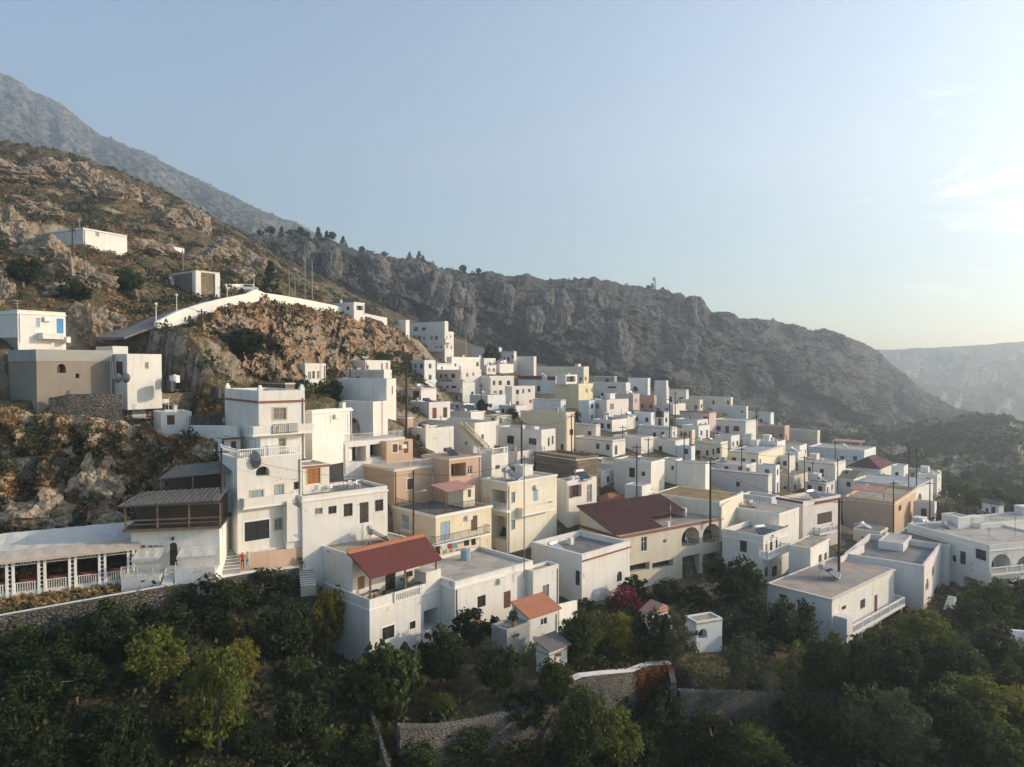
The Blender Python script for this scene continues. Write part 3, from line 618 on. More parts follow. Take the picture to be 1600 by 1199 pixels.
h.canopy([(b['x0']+1, b['y0']+2, b['zt']+1.4), (b['x0']+1, b['y0']+8, b['zt']+1.4), (b['x0']+5, b['y0']+8, b['zt']+1.9), (b['x0']+5, b['y0']+2, b['zt']+1.9)], .08, 'pinkroof', [((b['x0']+1.1, b['y0']+2.1, b['zt']+1.4), b['zd']), ((b['x0']+1.1, b['y0']+7.9, b['zt']+1.4), b['zd'])])
h = S('wide white house with tall arched opening and pale blue roof behind the peach pergola house', 1430, 761, 832, 150, 1302, 1457, 46, 'offwhite', 'oa 1434 771 1440 793; k 1425 774 1429 781', roof='deck_blue', par=.15)
h = S('white house under a hipped maroon tile roof', 1373, 733, 758, 170, 1326, 1394, 48, 'offwhite', 'k 1335 739 1340 744; K 1345 740 1352 750; k 1361 741 1366 750; k 1379 740 1382 745', top='none', hw=(2.3, 'tile_maroon', .4, 'hip'))
h = S('small ribbed white house just right of the hipped maroon roof', 1412, 729, 765, 166, 1392, 1420, 48, 'white', 'h 1398 738 1404 752', roof='deck_white')
h = S('white house with dark window and door in front of the long blue white row', 1303, 724, 760, 158, 1247, 1321, 47, 'offwhite', 'k 1262 730 1267 737; K 1281 733 1287 745', roof='deck_white', par=.3)
h = S('long blue white terrace row with shaded roof pergola, second to last on the right', 1350, 704, 735, 198, 1262, 1368, 49, 'bluewhite', 'n 1313 713 1319 721; n 1333 713 1339 720', roof='deck_white', par=.35); b = h.b; LR = h
h.canopy([(b['x0']+.5, b['y0']+1, b['zt']+2.1), (b['x0']+.5, b['y0']+9, b['zt']+2.1), (b['x0']+5, b['y0']+9, b['zt']+2.3), (b['x0']+5, b['y0']+1, b['zt']+2.3)], .25, 'pinkroof', [((b['x0']+.7, b['y0']+1.2+k*2.5, b['zt']+2.1), b['zd']) for k in range(4)], pm='trim_white')
h = S('flat tan house with ribs of dry vine, below the bright white sided hall', 1240, 744, 770, 150, 1200, 1262, 46, 'beige', 'k 1224 760 1229 766; k 1240 758 1244 765', roof='dirt', par=.15)
h = S('low pinkish flat roofed house in front of the hipped roof house', 1290, 756, 778, 146, 1257, 1305, 47, 'palepink', '', roof='deck_grey', par=.12)
h = S('low house with a grey green sheet roof left of the hipped maroon roof', 1334, 748, 770, 158, 1303, 1352, 47, 'offwhite', '', top='none', hw=(1.1, 'sheet_grey', .3, 'gable'))
h = S('bright white sided hall with a cream shaded front and bluish roof', 1185, 708, 735, 150, 1137, 1225, 53, 'creamlight', '', roof='deck_blue', par=.12)
h = S('white house with crenellated parapet behind the bright white sided hall', 1214, 691, 712, 163, 1182, 1227, 52, 'white', '', roof='deck_white', par=.3); b = h.b
m = MB()
for k in range(5): m.box((b['x0']+.02, b['y0']+b['D']*k/5, b['zt']+.003), (b['x0']+.3, b['y0']+b['D']*k/5+.5, b['zt']+.5))
m.build('crenels', 'white', h.root)
h = S('orange plastered house near the far edge of the village', 1226, 666, 690, 214, 1178, 1233, 48, 'terracotta', '', roof='deck_pink', par=.2)
h = S('long plain beige house at the far edge of the village, right of the orange one', 1277, 673, 700, 226, 1229, 1281, 50, 'beige', '', roof='deck_white', par=.2)
h = S('white tower like house with vertical ribs', 1174, 679, 702, 166, 1161, 1179, 50, 'white', '', roof='deck_white')
h = S('white house with two maroon shuttered windows and a green door', 1165, 658, 690, 181, 1112, 1183, 48, 'offwhite', 's 1119 666 1126 673; e 1133 666 1139 677; s 1146 666 1155 674', roof='deck_white', par=.2)
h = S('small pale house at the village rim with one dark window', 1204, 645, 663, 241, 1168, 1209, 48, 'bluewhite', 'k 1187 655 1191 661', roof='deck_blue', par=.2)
h = S('pale yellow two window house at the rim of the village', 1142, 621, 643, 236, 1075, 1145, 48, 'creamlight', 'k 1113 626 1116 632; k 1136 626 1139 632', roof='deck_white', par=.2)
h = S('white stepped house below the pale yellow rim house', 1166, 635, 656, 224, 1113, 1169, 48, 'offwhite', 'h 1128 645 1131 648; h 1157 642 1161 645', roof='deck_white', par=.2)
h = S('pink house with maroon eaves and two shuttered windows', 1108, 644, 668, 181, 1062, 1119, 48, 'pink', 'k 1079 651 1085 659; s 1099 651 1107 658', roof='deck_grey', par=.2, trim='maroon')
h = S('small tan house with a flat roof behind the pink eaved house', 1093, 625, 645, 203, 1063, 1098, 48, 'beige', '', roof='deck_tan', par=.1)
h = S('white house with dark balcony openings at the village rim', 1072, 609, 640, 214, 1043, 1076, 47, 'white', 'h 1045 620 1050 632; h 1060 621 1068 630', roof='deck_white', par=.2)
h = S('cream ruined house with an open roof terrace and dark doors', 1126, 691, 720, 150, 1085, 1137, 46, 'creamlight', 'k 1087 704 1094 711; k 1103 704 1107 712; k 1113 701 1116 711; k 1119 700 1125 709', roof='deck_tan', par=.5)
h = S('low white house with a dark roof left of the cream ruined house', 1080, 698, 720, 141, 1057, 1086, 50, 'bluewhite', '', roof='deck_grey', par=.1)
h = S('white house with a maroon shutter, a grey shutter and tall poles before it', 1050, 668, 696, 151, 996, 1058, 44, 'offwhite', 'k 1020 676 1025 683; s 1033 675 1038 683; k 1052 675 1054 679', roof='deck_white', par=.25)
h = S('tan shop house with a row of brown posts under its eaves', 1081, 672, 695, 158, 1057, 1086, 46, 'cream', 'o 1062 675 1066 684; o 1069 675 1073 684; o 1076 674 1079 683', roof='dirt', par=.1)
h = S('long low pale house in the open middle of the village, right of the white cube', 1165, 727, 748, 140, 1108, 1181, 48, 'offwhite', '', roof='deck_white', par=.12)
h = S('broad weathered beige pink house with one maroon shutter', 1200, 742, 786, 131, 1106, 1206, 50, 'palepink', 's 1150 753 1156 761', roof='deck_white', par=.12, ext=4)
h = S('low white house behind the arched balcony house, with a small roof window', 1205, 778, 812, 118, 1158, 1218, 47, 'bluewhite', 'h 1180 786 1184 791', roof='deck_white', par=.3)
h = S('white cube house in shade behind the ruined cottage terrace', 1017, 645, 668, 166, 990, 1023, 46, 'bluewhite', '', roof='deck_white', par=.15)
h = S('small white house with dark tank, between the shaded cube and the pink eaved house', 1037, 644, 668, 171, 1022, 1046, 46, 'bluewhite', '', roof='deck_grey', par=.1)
h = S('two storey white and pink house with small arches below', 948, 625, 670, 167, 922, 982, 44, 'palepink', 'g 930 631 936 639; g 953 631 959 640; oa 958 651 966 660; oa 969 649 977 658', roof='deck_white', par=.2)
h = S('pink house with a shaded side and a narrow sunlit front, below the rim', 989, 616, 640, 196, 953, 1000, 50, 'pink', 'n 966 625 970 632; w 992 623 994 630', roof='deck_pink', par=.25)
h = S('rough pinkish block with a bare wall beside the pink rim house', 1022, 618, 645, 200, 1000, 1026, 48, 'terracotta', '', roof='deck_tan', par=.1)
h = S('white house with a roof cabin at the rim, right of the arched white box', 1041, 605, 640, 208, 1022, 1045, 47, 'offwhite', 'h 1034 596 1036 599', roof='deck_white', par=.2)
h.block(1041, 595, 608, 208.6, 1025, 1044, 'white', '', ground=False, ext=0, wl=4)
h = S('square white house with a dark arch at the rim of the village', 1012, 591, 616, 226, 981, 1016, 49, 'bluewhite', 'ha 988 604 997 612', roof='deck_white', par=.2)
h = S('wide pale house with a strip window behind the pink house', 978, 598, 628, 218, 925, 985, 48, 'offwhite', 'h 948 604 963 607; k 939 614 943 620; k 953 618 957 622', roof='deck_white', par=.25)
h = S('roof cabin house with a dark opening on the far rim', 960, 588, 604, 236, 928, 964, 48, 'greyconc', 'h 946 592 951 598', roof='deck_white', par=.1)
h = S('yellow house with a bright sunlit side wall', 904, 600, 640, 190, 866, 927, 54, 'yellow', 'c 915 607 918 614; c 923 607 926 613', roof='deck_white', par=.3); b = h.b
h.block(884, 586, 601, 191, 881, 902, 'white', 'h 885 588 899 597', ground=False, ext=0, wl=3)
h.lump(b, .8, .3, 1.0, 1.0, 1.0, 'yellow')
h = S('long white house with a deep maroon roof parapet', 868, 588, 618, 209, 809, 880, 48, 'bluewhite', 'k 839 603 844 612; k 866 603 869 611', roof='maroon', par=.2); b = h.b
m = MB(); m.box((b['x0']-.12, b['y0']+b['D']*.35, b['zt']-1.1), (b['x0']-.01, b['y0']+b['D'], b['zt']+.02)); m.box((b['x0']-.12, b['y0']-.1, b['zt']-1.2), (b['x0']-.01, b['y0']+b['D']*.2, b['zt']-.1)); m.build('roof_band', 'maroon', h.root)
h = S('cream flat roofed house with tanks on top at the back of the village', 912, 573, 600, 236, 838, 920, 48, 'creamlight', '', roof='deck_tan', par=.15); h.lump(h.b, .3, .15, 1.5, 1.5, 1.0)
h = S('tall plain white house at the back with a bright edge', 834, 557, 592, 236, 805, 838, 50, 'white', '', roof='deck_white', par=.2)
h = S('small white house with three dark openings beside the dark tree', 803, 549, 572, 237, 777, 807, 50, 'offwhite', 'k 786 558 789 565; k 792 558 796 565; k 799 556 802 560', roof='deck_white', par=.2)
h = S('pale pink walled house left of the dark tree at the back', 780, 543, 564, 241, 737, 784, 52, 'palepink', '', roof='deck_tan', par=.2)
h = S('large three storey white house under the cliff with rows of blue grey windows', 695, 518, 568, 214, 631, 709, 50, 'white', 'g 644 526 649 532; g 652 525 658 532; g 661 526 664 532; g 672 525 676 531; g 679 525 684 531; g 658 540 661 545; g 680 541 684 547; g 686 541 691 547; g 697 525 699 530; g 703 524 705 529; g 697 540 700 547; g 704 540 706 546', roof='deck_white', par=.25)
h.block(695, 502, 520, 218, 632, 696, 'white', 'g 646 511 653 518; n 659 512 665 517', ground=False, ext=0)
h.balcony(h.blocks[0], 660, 695, 549, 'L', 1.4, 'solid'); h.balcony(h.blocks[0], 696, 708, 535, 'R', 1.2, 'solid'); BGH = h
h = S('white house with corner horns and a sunlit front below the three storey house', 706, 558, 596, 199, 698, 751, 55, 'white', 'n 710 568 713 573; k 744 566 748 573', roof='deck_white', par=.35); b = h.b
m = MB()
for (u, v) in ((0, 0), (1, 0), (.4, 0)): m.box((b['x0']+(b['W']-.6)*u, b['y0'], b['zt']+.003), (b['x0']+(b['W']-.6)*u+.6, b['y0']+.3, b['zt']+.6))
m.build('parapet_horn', 'white', h.root)
h = S('low cream and white house with two small windows left of the horned house', 683, 568, 596, 193, 660, 706, 50, 'offwhite', 'k 667 572 670 577; k 675 572 678 577; h 689 573 692 577', roof='deck_white', par=.2)
h = S('pinkish terrace house with a row of dark windows under the horned house', 720, 578, 600, 187, 681, 752, 50, 'palepink', 'k 687 585 691 591; K 694 585 699 592; k 705 584 711 591; g 728 583 732 589; g 738 582 741 588', roof='deck_white', par=.15)
h = S('white two level house with three dark openings on a terrace, left centre', 722, 598, 636, 176, 664, 742, 48, 'offwhite', 'k 686 604 692 610; K 697 603 701 612; k 705 603 713 608; n 711 618 715 626; k 736 612 740 619', roof='deck_white', par=.15); h.balcony(h.b, 682, 720, 612, 'L', 1.2, 'solid')
h = S('white box house with brown framed window and sunlit blank side behind the green tree', 658, 607, 640, 142, 637, 682, 55, 'palepink', 'n 645 611 655 625', roof='deck_white', par=.1)
h = S('low white house with a red sheet roof beside it, in front of the narrow lane', 733, 631, 650, 158, 694, 745, 52, 'white', '', roof='deck_pink', par=.1)
h = S('white house with paired roof tanks above the yellow staircase house', 736, 644, 672, 136, 690, 758, 52, 'offwhite', 'k 697 651 701 654', roof='deck_grey', par=.15); TK = h
h = S('white house with three upper windows in a row, centre', 765, 588, 622, 190, 750, 803, 42, 'white', 'k 770 595 774 602; k 779 595 784 602; k 792 595 797 602; n 780 610 785 618; g 771 611 776 615', roof='deck_white', par=.2)
h = S('narrow white house with small stacked windows, right of the three windowed one', 800, 604, 643, 175, 789, 836, 42, 'palepink', 'k 806 609 811 616; n 816 608 819 615; k 825 608 829 613; k 806 627 811 633; n 827 625 831 630', roof='deck_white', par=.2)
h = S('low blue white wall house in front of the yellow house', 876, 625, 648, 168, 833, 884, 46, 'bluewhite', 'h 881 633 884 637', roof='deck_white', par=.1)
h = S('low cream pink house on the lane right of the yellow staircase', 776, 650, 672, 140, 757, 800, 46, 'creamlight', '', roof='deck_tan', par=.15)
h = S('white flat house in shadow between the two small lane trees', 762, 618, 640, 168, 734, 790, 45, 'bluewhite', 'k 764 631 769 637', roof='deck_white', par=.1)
h = S('ochre rubble stone hut at the foot of the brown crag', 645, 553, 580, 166, 628, 656, 55, 'stone_tan', '', roof='drygrass', par=.2)
h = S('grey white house with a sunlit end wall below the brown crag', 477, 568, 610, 116, 420, 509, 55, 'oldwhite', 'g 481 581 486 593; K 488 580 492 592; g 495 580 499 592', roof='deck_grey', par=.2)
h = S('stone walled box with an earth roof in front of the grey white house', 446, 598, 622, 100, 400, 455, 50, 'stone_tan', '', roof='dirt', par=.1)
h = S('white house with arched doorway and bright front beside the crag foot', 571, 563, 596, 136, 540, 610, 52, 'oldwhite', 'n 573 571 576 577; g 595 568 598 578; g 603 567 606 577', roof='deck_grey', par=.2)
h = S('long low grey white house in front of the arched doorway house', 600, 578, 600, 124, 509, 612, 58, 'oldwhite', '', roof='deck_grey', par=.25); h.lump(h.b, .5, .5, .9, .5, .5, 'galv', 'vent')
h = S('big blank white hall with a brilliant sunlit edge above the terrace house', 604, 592, 632, 105, 528, 619, 60, 'offwhite', 'g 612 604 614 616', roof='deck_white', par=.06)
BH = h; b = h.b; h.block(583, 628, 664, 101, 552, 606, 'white', '', roof='deck_white', par=.1, wl=6, ext=3)
h = S('low rendered wall house with a rusty metal door stack beside the lane pole', 634, 652, 690, 107, 606, 646, 50, 'terracotta', '', roof='deck_tan', par=.1, ground=False)
h = S('white hilltop house with dark porch opening beside the masts', 553, 472, 488, 180, 500, 570, 55, 'offwhite', 'k 541 479 546 485; h 557 478 567 485', roof='deck_white', par=.2)
h = S('white lookout hut at the end of the road wall', 634, 500, 520, 190, 622, 640, 55, 'white', '', roof='deck_white', par=.2, ground=False)
h = S('small pale green orchard cottage alone beyond the last houses on the right', 1560, 790, 806, 150, 1534, 1568, 20, 'bluewhite', 'K 1549 792 1555 803; k 1540 794 1544 800', top='none', hw=(.7, 'sheet_grey', .25, 'gable'))
h = S('cream blank walled house in the second row, left of the squat grey one', 884, 722, 760, 0, 0, 0) if False else None

_r = random.Random(3)
def clutter(h_, b_):
    if b_['par'] < .05 or b_['W'] < 3 or b_['D'] < 3: return
    z = b_['zd']+.003; X = lambda: b_['x0']+b_['W']*_r.uniform(.15, .85); Y = lambda: b_['y0']+b_['D']*_r.uniform(.2, .85)
    if _r.random() < .6: x, y, w_ = X(), Y(), _r.uniform(.4, .7); k = _r.uniform(.5, 1.1); MB().box((x-w_/2, y-w_/2, z), (x+w_/2, y+w_/2, z+k)).box((x-w_/2-.06, y-w_/2-.06, z+k), (x+w_/2+.06, y+w_/2+.06, z+k+.07)).build('chimney', _r.choice(['white', 'offwhite', 'greyconc']), h_.root)
    for _ in range(_r.randint(0, 2)):
        x, y, k = X(), Y(), _r.uniform(1.5, 3.2); m = MB().tube((x, y, z), (x, y, z+k), .035, n=4); m.obb((x-.5, y, z+k-.1), (x+.5, y, z+k-.1), .04, .04); m.obb((x-.35, y, z+k-.45), (x+.35, y, z+k-.45), .04, .04); m.build('aerial', 'galv', h_.root)
    if _r.random() < .35 and b_['W'] > 5: x, y = b_['x0']+b_['W']*.75, b_['y0']+b_['D']*.8; MB().box((x-1, y-.8, z), (x+1, y+.8, z+1.3)).box((x-1.08, y-.88, z+1.3), (x+1.08, y+.88, z+1.42)).build('stair_head', _r.choice(['white', 'offwhite', 'palepink']), h_.root)
    if _r.random() < .45: x, y = X(), Y(); MB().tube((x-.6, y, z+.7), (x+.6, y, z+.7), .28, n=8).slab([(x-.7, y-1.5, z+.1), (x+.7, y-1.5, z+.1), (x+.7, y-.3, z+.7), (x-.7, y-.3, z+.7)], .08).build('boiler', _r.choice(['steel', 'solarglass', 'galv']), h_.root)
for h_, b_ in list(FOOTS):
    if b_['par'] >= .1 and _r.random() < .45: h_.band(b_, b_['zd']-.02, .11, .07, _r.choice(['trim_white', 'greyconc', 'trim_white', 'deck_pink']), 'cornice')
    if _r.random() < .5 and b_['W'] > 3 and b_['zt']-b_['zg'] > 2.2:
        x = b_['x0']+b_['W']-.25 if _r.random() < .6 else b_['x0']+.22; MB().tube((x, b_['y0']-.07, b_['zg']-.5), (x, b_['y0']-.07, b_['zd']-.2), .05, n=5).build('drainpipe', _r.choice(['galv', 'whiteplastic', 'brown']), h_.root)
    if _r.random() < .35 and not h_.far and b_['W'] > 4:
        x = b_['x0']+b_['W']*.52; z = b_['zd']-_r.uniform(.9, 1.4); MB().box((x, b_['y0']-.36, z), (x+.85, b_['y0']-.06, z+.55)).box((x+.1, b_['y0']-.38, z+.08), (x+.5, b_['y0']-.361, z+.47)).build('air_conditioner', 'whiteplastic', h_.root)
    if h_.far or _r.random() < .35: clutter(h_, b_)
# ------------------------------------------------------------ terrain
CTRL = []
def G_(px, py, d): v = P(px, py, d); CTRL.append(tuple(v)); return v
for q in ((-60, 980, 55), (0, 968, 56), (60, 955, 57.5), (120, 945, 59), (200, 926, 62), (300, 912, 65), (345, 905, 67), (380, 893, 69), (440, 890, 72), (500, 893, 76), (0, 925, 61), (100, 915, 63), (180, 905, 65), (300, 898, 68),
          (0, 850, 70), (100, 850, 71), (200, 850, 73), (330, 850, 76), (0, 760, 74), (100, 740, 76), (180, 730, 79), (0, 690, 78), (100, 670, 80), (240, 700, 82), (310, 700, 82), (345, 790, 78),
          (-100, 640, 76), (0, 640, 80), (150, 655, 78), (320, 690, 84), (0, 600, 84), (0, 535, 87), (110, 535, 88), (160, 525, 93), (200, 512, 99), (250, 500, 106), (300, 488, 113), (350, 475, 122), (400, 467, 132), (440, 470, 150), (240, 520, 103), (270, 515, 100),
          (330, 560, 101), (400, 570, 108), (260, 560, 93), (310, 610, 92), (370, 600, 95), (450, 600, 108), (100, 500, 98), (0, 460, 105), (0, 400, 125), (100, 430, 125), (180, 440, 128), (250, 450, 128), (330, 440, 135), (60, 380, 148), (150, 400, 150), (200, 400, 158), (260, 400, 185), (350, 440, 160), (420, 440, 180),
          (0, 340, 160), (100, 335, 190), (200, 340, 205), (300, 380, 215), (0, 290, 190), (100, 290, 215), (200, 310, 235), (300, 345, 255), (380, 390, 270), (450, 440, 260), (500, 470, 215), (560, 485, 200),
          (0, 225, 240), (60, 235, 245), (110, 245, 250), (160, 258, 258), (200, 288, 262), (260, 308, 272), (310, 330, 285), (350, 352, 300), (420, 400, 330),
          (620, 500, 200), (640, 530, 195), (600, 610, 125), (620, 580, 150), (520, 600, 120), (470, 620, 100), (640, 690, 104),
          (620, 550, 260), (700, 575, 290), (900, 625, 290), (1050, 655, 290), (1200, 700, 290), (1290, 735, 280), (1400, 765, 290), (1500, 745, 330), (1600, 750, 360),
          (1440, 765, 190), (1500, 770, 230), (1600, 780, 230), (1520, 790, 160), (1600, 810, 150), (1460, 800, 140), (1560, 830, 125), (1650, 840, 130), (1470, 740, 260),
          (1600, 950, 88), (1540, 945, 90), (1480, 960, 86), (1420, 1010, 80), (1600, 1000, 80), (1500, 1050, 72), (1600, 1080, 68), (1400, 1080, 70), (1250, 1060, 72), (1180, 1060, 72), (1100, 1040, 72), (1230, 1015, 78), (1000, 1010, 73), (960, 960, 80), (930, 945, 84), (1000, 945, 86), (1080, 940, 84), (1170, 950, 84),
          (900, 1050, 66), (1000, 1050, 67), (860, 1060, 64), (780, 1060, 64), (700, 1050, 66), (640, 1080, 63), (570, 1075, 64), (500, 1000, 70), (520, 940, 74), (440, 905, 70),
          (400, 960, 66), (300, 980, 62), (200, 1000, 58), (100, 1010, 56), (0, 1020, 53), (450, 1040, 63), (300, 1080, 56), (150, 1100, 53), (0, 1120, 50), (400, 1130, 56), (520, 1110, 58), (500, 1190, 54), (300, 1190, 51), (0, 1200, 46), (150, 1199, 48),
          (620, 1170, 56), (720, 1140, 58), (800, 1120, 60), (850, 1170, 57), (1000, 1100, 62), (950, 1160, 58), (1060, 1130, 62), (1200, 1120, 64), (1100, 1199, 57), (1300, 1150, 62), (1300, 1199, 58), (1500, 1150, 62), (1600, 1180, 59), (700, 1199, 54), (850, 1199, 55), (1500, 1199, 58), (1700, 1199, 58), (1750, 1000, 85), (1750, 850, 140)): G_(*q)
for (x, y, z) in ((-40, 30, -36), (0, 30, -38), (40, 30, -40), (-70, 30, -30), (80, 30, -42), (-120, 60, -6), (-130, 100, 12), (-170, 250, 75), (110, 60, -46), (150, 100, -46), (190, 160, -50), (260, 250, -62), (300, 330, -66), (230, 330, -50), (120, 330, -30), (40, 345, -5)): CTRL.append((x, y, z))
pts = np.array(CTRL+BASES, float)
def tps(pts, lam=.6):
    n = len(pts); X = pts[:, :2]; d = np.linalg.norm(X[:, None]-X[None], axis=2)
    A_ = np.zeros((n+3, n+3)); A_[:n, :n] = -d; A_[:n, :n] += np.eye(n)*lam
    Q = np.c_[np.ones(n), X/100]; A_[:n, n:] = Q; A_[n:, :n] = Q.T
    return np.linalg.solve(A_, np.r_[pts[:, 2], 0, 0, 0])
WT = tps(pts, 3.0)
def ground(xy):
    xy = np.atleast_2d(np.asarray(xy, float)); out = np.empty(len(xy)); n = len(pts)
    for i in range(0, len(xy), 4000):
        c = xy[i:i+4000]; d = np.linalg.norm(c[:, None]-pts[None, :, :2], axis=2)
        out[i:i+4000] = -d@WT[:n]+WT[n]+(c/100)@WT[n+1:]
    return out
GX0, GX1, GY0, GY1, GS = -170.0, 330.0, 26.0, 346.0, 1.25
gx = np.arange(GX0, GX1, GS); gy = np.arange(GY0, GY1, GS)
XX, YY = np.meshgrid(gx, gy); ZZ = ground(np.c_[XX.ravel(), YY.ravel()]).reshape(XX.shape)
def rockmask(x, y):
    # bare rocky upper slope on the left, smooth gardens on the right
    px = 800+FP*x/y
    return np.clip((700-px)/350, 0, 1)*np.clip((y-74)/12, 0, 1)
def vnoise(seed, shape, cell):
    r = np.random.RandomState(seed); h, w = shape; gh, gw = int(h/cell)+3, int(w/cell)+3; g = r.rand(gh, gw)
    y = np.arange(h)/cell; x = np.arange(w)/cell; yi = y.astype(int); xi = x.astype(int); fy = y-yi; fx = x-xi; fy = fy*fy*(3-2*fy); fx = fx*fx*(3-2*fx)
    a = g[yi][:, xi]; b_ = g[yi][:, xi+1]; c_ = g[yi+1][:, xi]; e = g[yi+1][:, xi+1]
    return (a*(1-fx)+b_*fx)*(1-fy)[:, None]+(c_*(1-fx)+e*fx)*fy[:, None]
def fbm(seed, shape, cell, octs=5, gain=.5, ridged=False):
    o_ = np.zeros(shape); amp = 1; tot = 0
    for k in range(octs):
        c = max(cell/2**k, 1.01); v = vnoise(seed+k, shape, c)
        if ridged: v = 1-abs(2*v-1)
        o_ += v*amp; tot += amp; amp *= gain
    return o_/tot
def blur(a, n):
    for _ in range(n):
        p = np.pad(a, 1, mode='edge'); a = (p[:-2, 1:-1]+p[2:, 1:-1]+p[1:-1, :-2]+p[1:-1, 2:]+2*p[1:-1, 1:-1])/6
    return a
ZZ = blur(ZZ, 6)
rm = rockmask(XX, YY)
nz = (fbm(3, XX.shape, 9, 5, .55, True)-.5)*5.5+(fbm(13, XX.shape, 3, 2, .6)-.5)*2.2
sm = (fbm(23, XX.shape, 8, 4)-.5)*.9
BA = np.array(BASES); prox = np.full(XX.shape, 1.0)
for bx_, by_, _ in BA:
    d2 = (XX-bx_)**2+(YY-by_)**2; prox = np.minimum(prox, np.clip(d2/64, .05, 1))
ZN = ZZ+(nz*rm+sm*(1-rm)*.6)*prox
ROAD = [P(*q) for q in ((172, 527, 96), (196, 518, 100), (221, 511, 104), (252, 497, 109), (293, 484, 116), (330, 475, 123), (366, 467, 131), (392, 465, 141), (420, 470, 150), (462, 475, 164), (503, 482, 178), (560, 494, 190), (590, 503, 198))]
def dens(pl, n=14): return [a.lerp(b_, k/n) for a, b_ in zip(pl, pl[1:]) for k in range(n)]+[pl[-1]]
rdm = np.full(XX.shape, 1e9); rdz = np.zeros(XX.shape); rdx = np.zeros(XX.shape)
for q in dens(ROAD):
    dd = np.hypot(XX-q.x, YY-q.y); k_ = dd < rdm; rdm = np.where(k_, dd, rdm); rdz = np.where(k_, q.z, rdz); rdx = np.where(k_, q.x-q.y*.06, rdx)
t_ = np.clip((rdm-3.0)/14.0, 0, 1); t_ = t_*t_*(3-2*t_); ZN = np.where(rdm < 17, (rdz-.15)*(1-t_)+ZN*t_, ZN)
outer = (XX-YY*.06 > rdx) & (rdm < 16) & (rdm > 2.3) & (YY > 103.5); ZN = np.where(outer, np.minimum(ZN, rdz-1.6-np.clip(rdm-3, 0, 99)*.42), ZN)
CUTS = [[(878, 1112, 62), (905, 1112, 63), (940, 1112, 64), (985, 1112, 66), (1010, 1112, 68), (1046, 1112, 69)], [(1060, 1128, 66), (1120, 1130, 67), (1180, 1132, 68), (1240, 1134, 69), (1320, 1134, 70)], [(622, 1196, 54.5), (680, 1192, 56), (740, 1184, 58), (800, 1172, 60), (860, 1150, 62)], [(345, 928, 67), (385, 930, 69), (440, 934, 71.5), (466, 934, 72.5)], [(100, 985, 57.5), (200, 962, 60.5), (280, 948, 63.5)]]
for cl_ in CUTS:
    for q in dens([P(*t) for t in cl_], 10):
        k_ = (np.abs(XX-q.x) < 1.2) & (YY < q.y-.2) & (YY > q.y-11); ZN = np.where(k_, np.minimum(ZN, q.z+.1-(q.y-YY)*.22), ZN)
def gz(x, y):
    i = (x-GX0)/GS; j = (y-GY0)/GS; i = min(max(i, 0), ZN.shape[1]-1.01); j = min(max(j, 0), ZN.shape[0]-1.01)
    a, b_ = int(i), int(j); fx, fy = i-a, j-b_
    return (ZN[b_, a]*(1-fx)+ZN[b_, a+1]*fx)*(1-fy)+(ZN[b_+1, a]*(1-fx)+ZN[b_+1, a+1]*fx)*fy
# ---- further small houses packed between the ones above
OCC = np.zeros((300, 400), bool)
def hbox(h_, b_):
    q = [proj(h_.world((b_['x0']+b_['W']*i, b_['y0']+b_['D']*j, z))) for i in (0, 1) for j in (0, 1) for z in (max(b_['zg']-.3, b_['zb']), b_['zt'])]
    return min(p[0] for p in q), min(p[1] for p in q), max(p[0] for p in q), max(p[1] for p in q)
OY, OX = np.mgrid[0:300, 0:400]*4+2
def occ(h_, b_):
    q = sorted(proj(h_.world((b_['x0']+b_['W']*i, b_['y0']+b_['D']*j, z))) for i in (0, 1) for j in (0, 1) for z in (max(b_['zg']-.3, b_['zb']), b_['zt']))
    def half(pts):
        o_ = []
        for p in pts:
            while len(o_) > 1 and (o_[-1][0]-o_[-2][0])*(p[1]-o_[-2][1])-(o_[-1][1]-o_[-2][1])*(p[0]-o_[-2][0]) <= 0: o_.pop()
            o_.append(p)
        return o_[:-1]
    hl = half(q)+half(q[::-1]); ins = np.ones(OX.shape, bool)
    for a, b2 in zip(hl, hl[1:]+hl[:1]): ins &= (b2[0]-a[0])*(OY-a[1])-(b2[1]-a[1])*(OX-a[0]) > -1
    OCC[ins] = True
for h_, b_ in FOOTS: occ(h_, b_)
def clear(x, y, mrg):
    for (h_, b_) in FOOTS:
        dx, dy = x-h_.C.x, y-h_.C.y; lx, ly = dx*h_.ca+dy*h_.sa, -dx*h_.sa+dy*h_.ca
        if b_['x0']-mrg < lx < b_['x0']+b_['W']+mrg and b_['y0']-mrg < ly < b_['y0']+b_['D']+mrg: return False
    return True
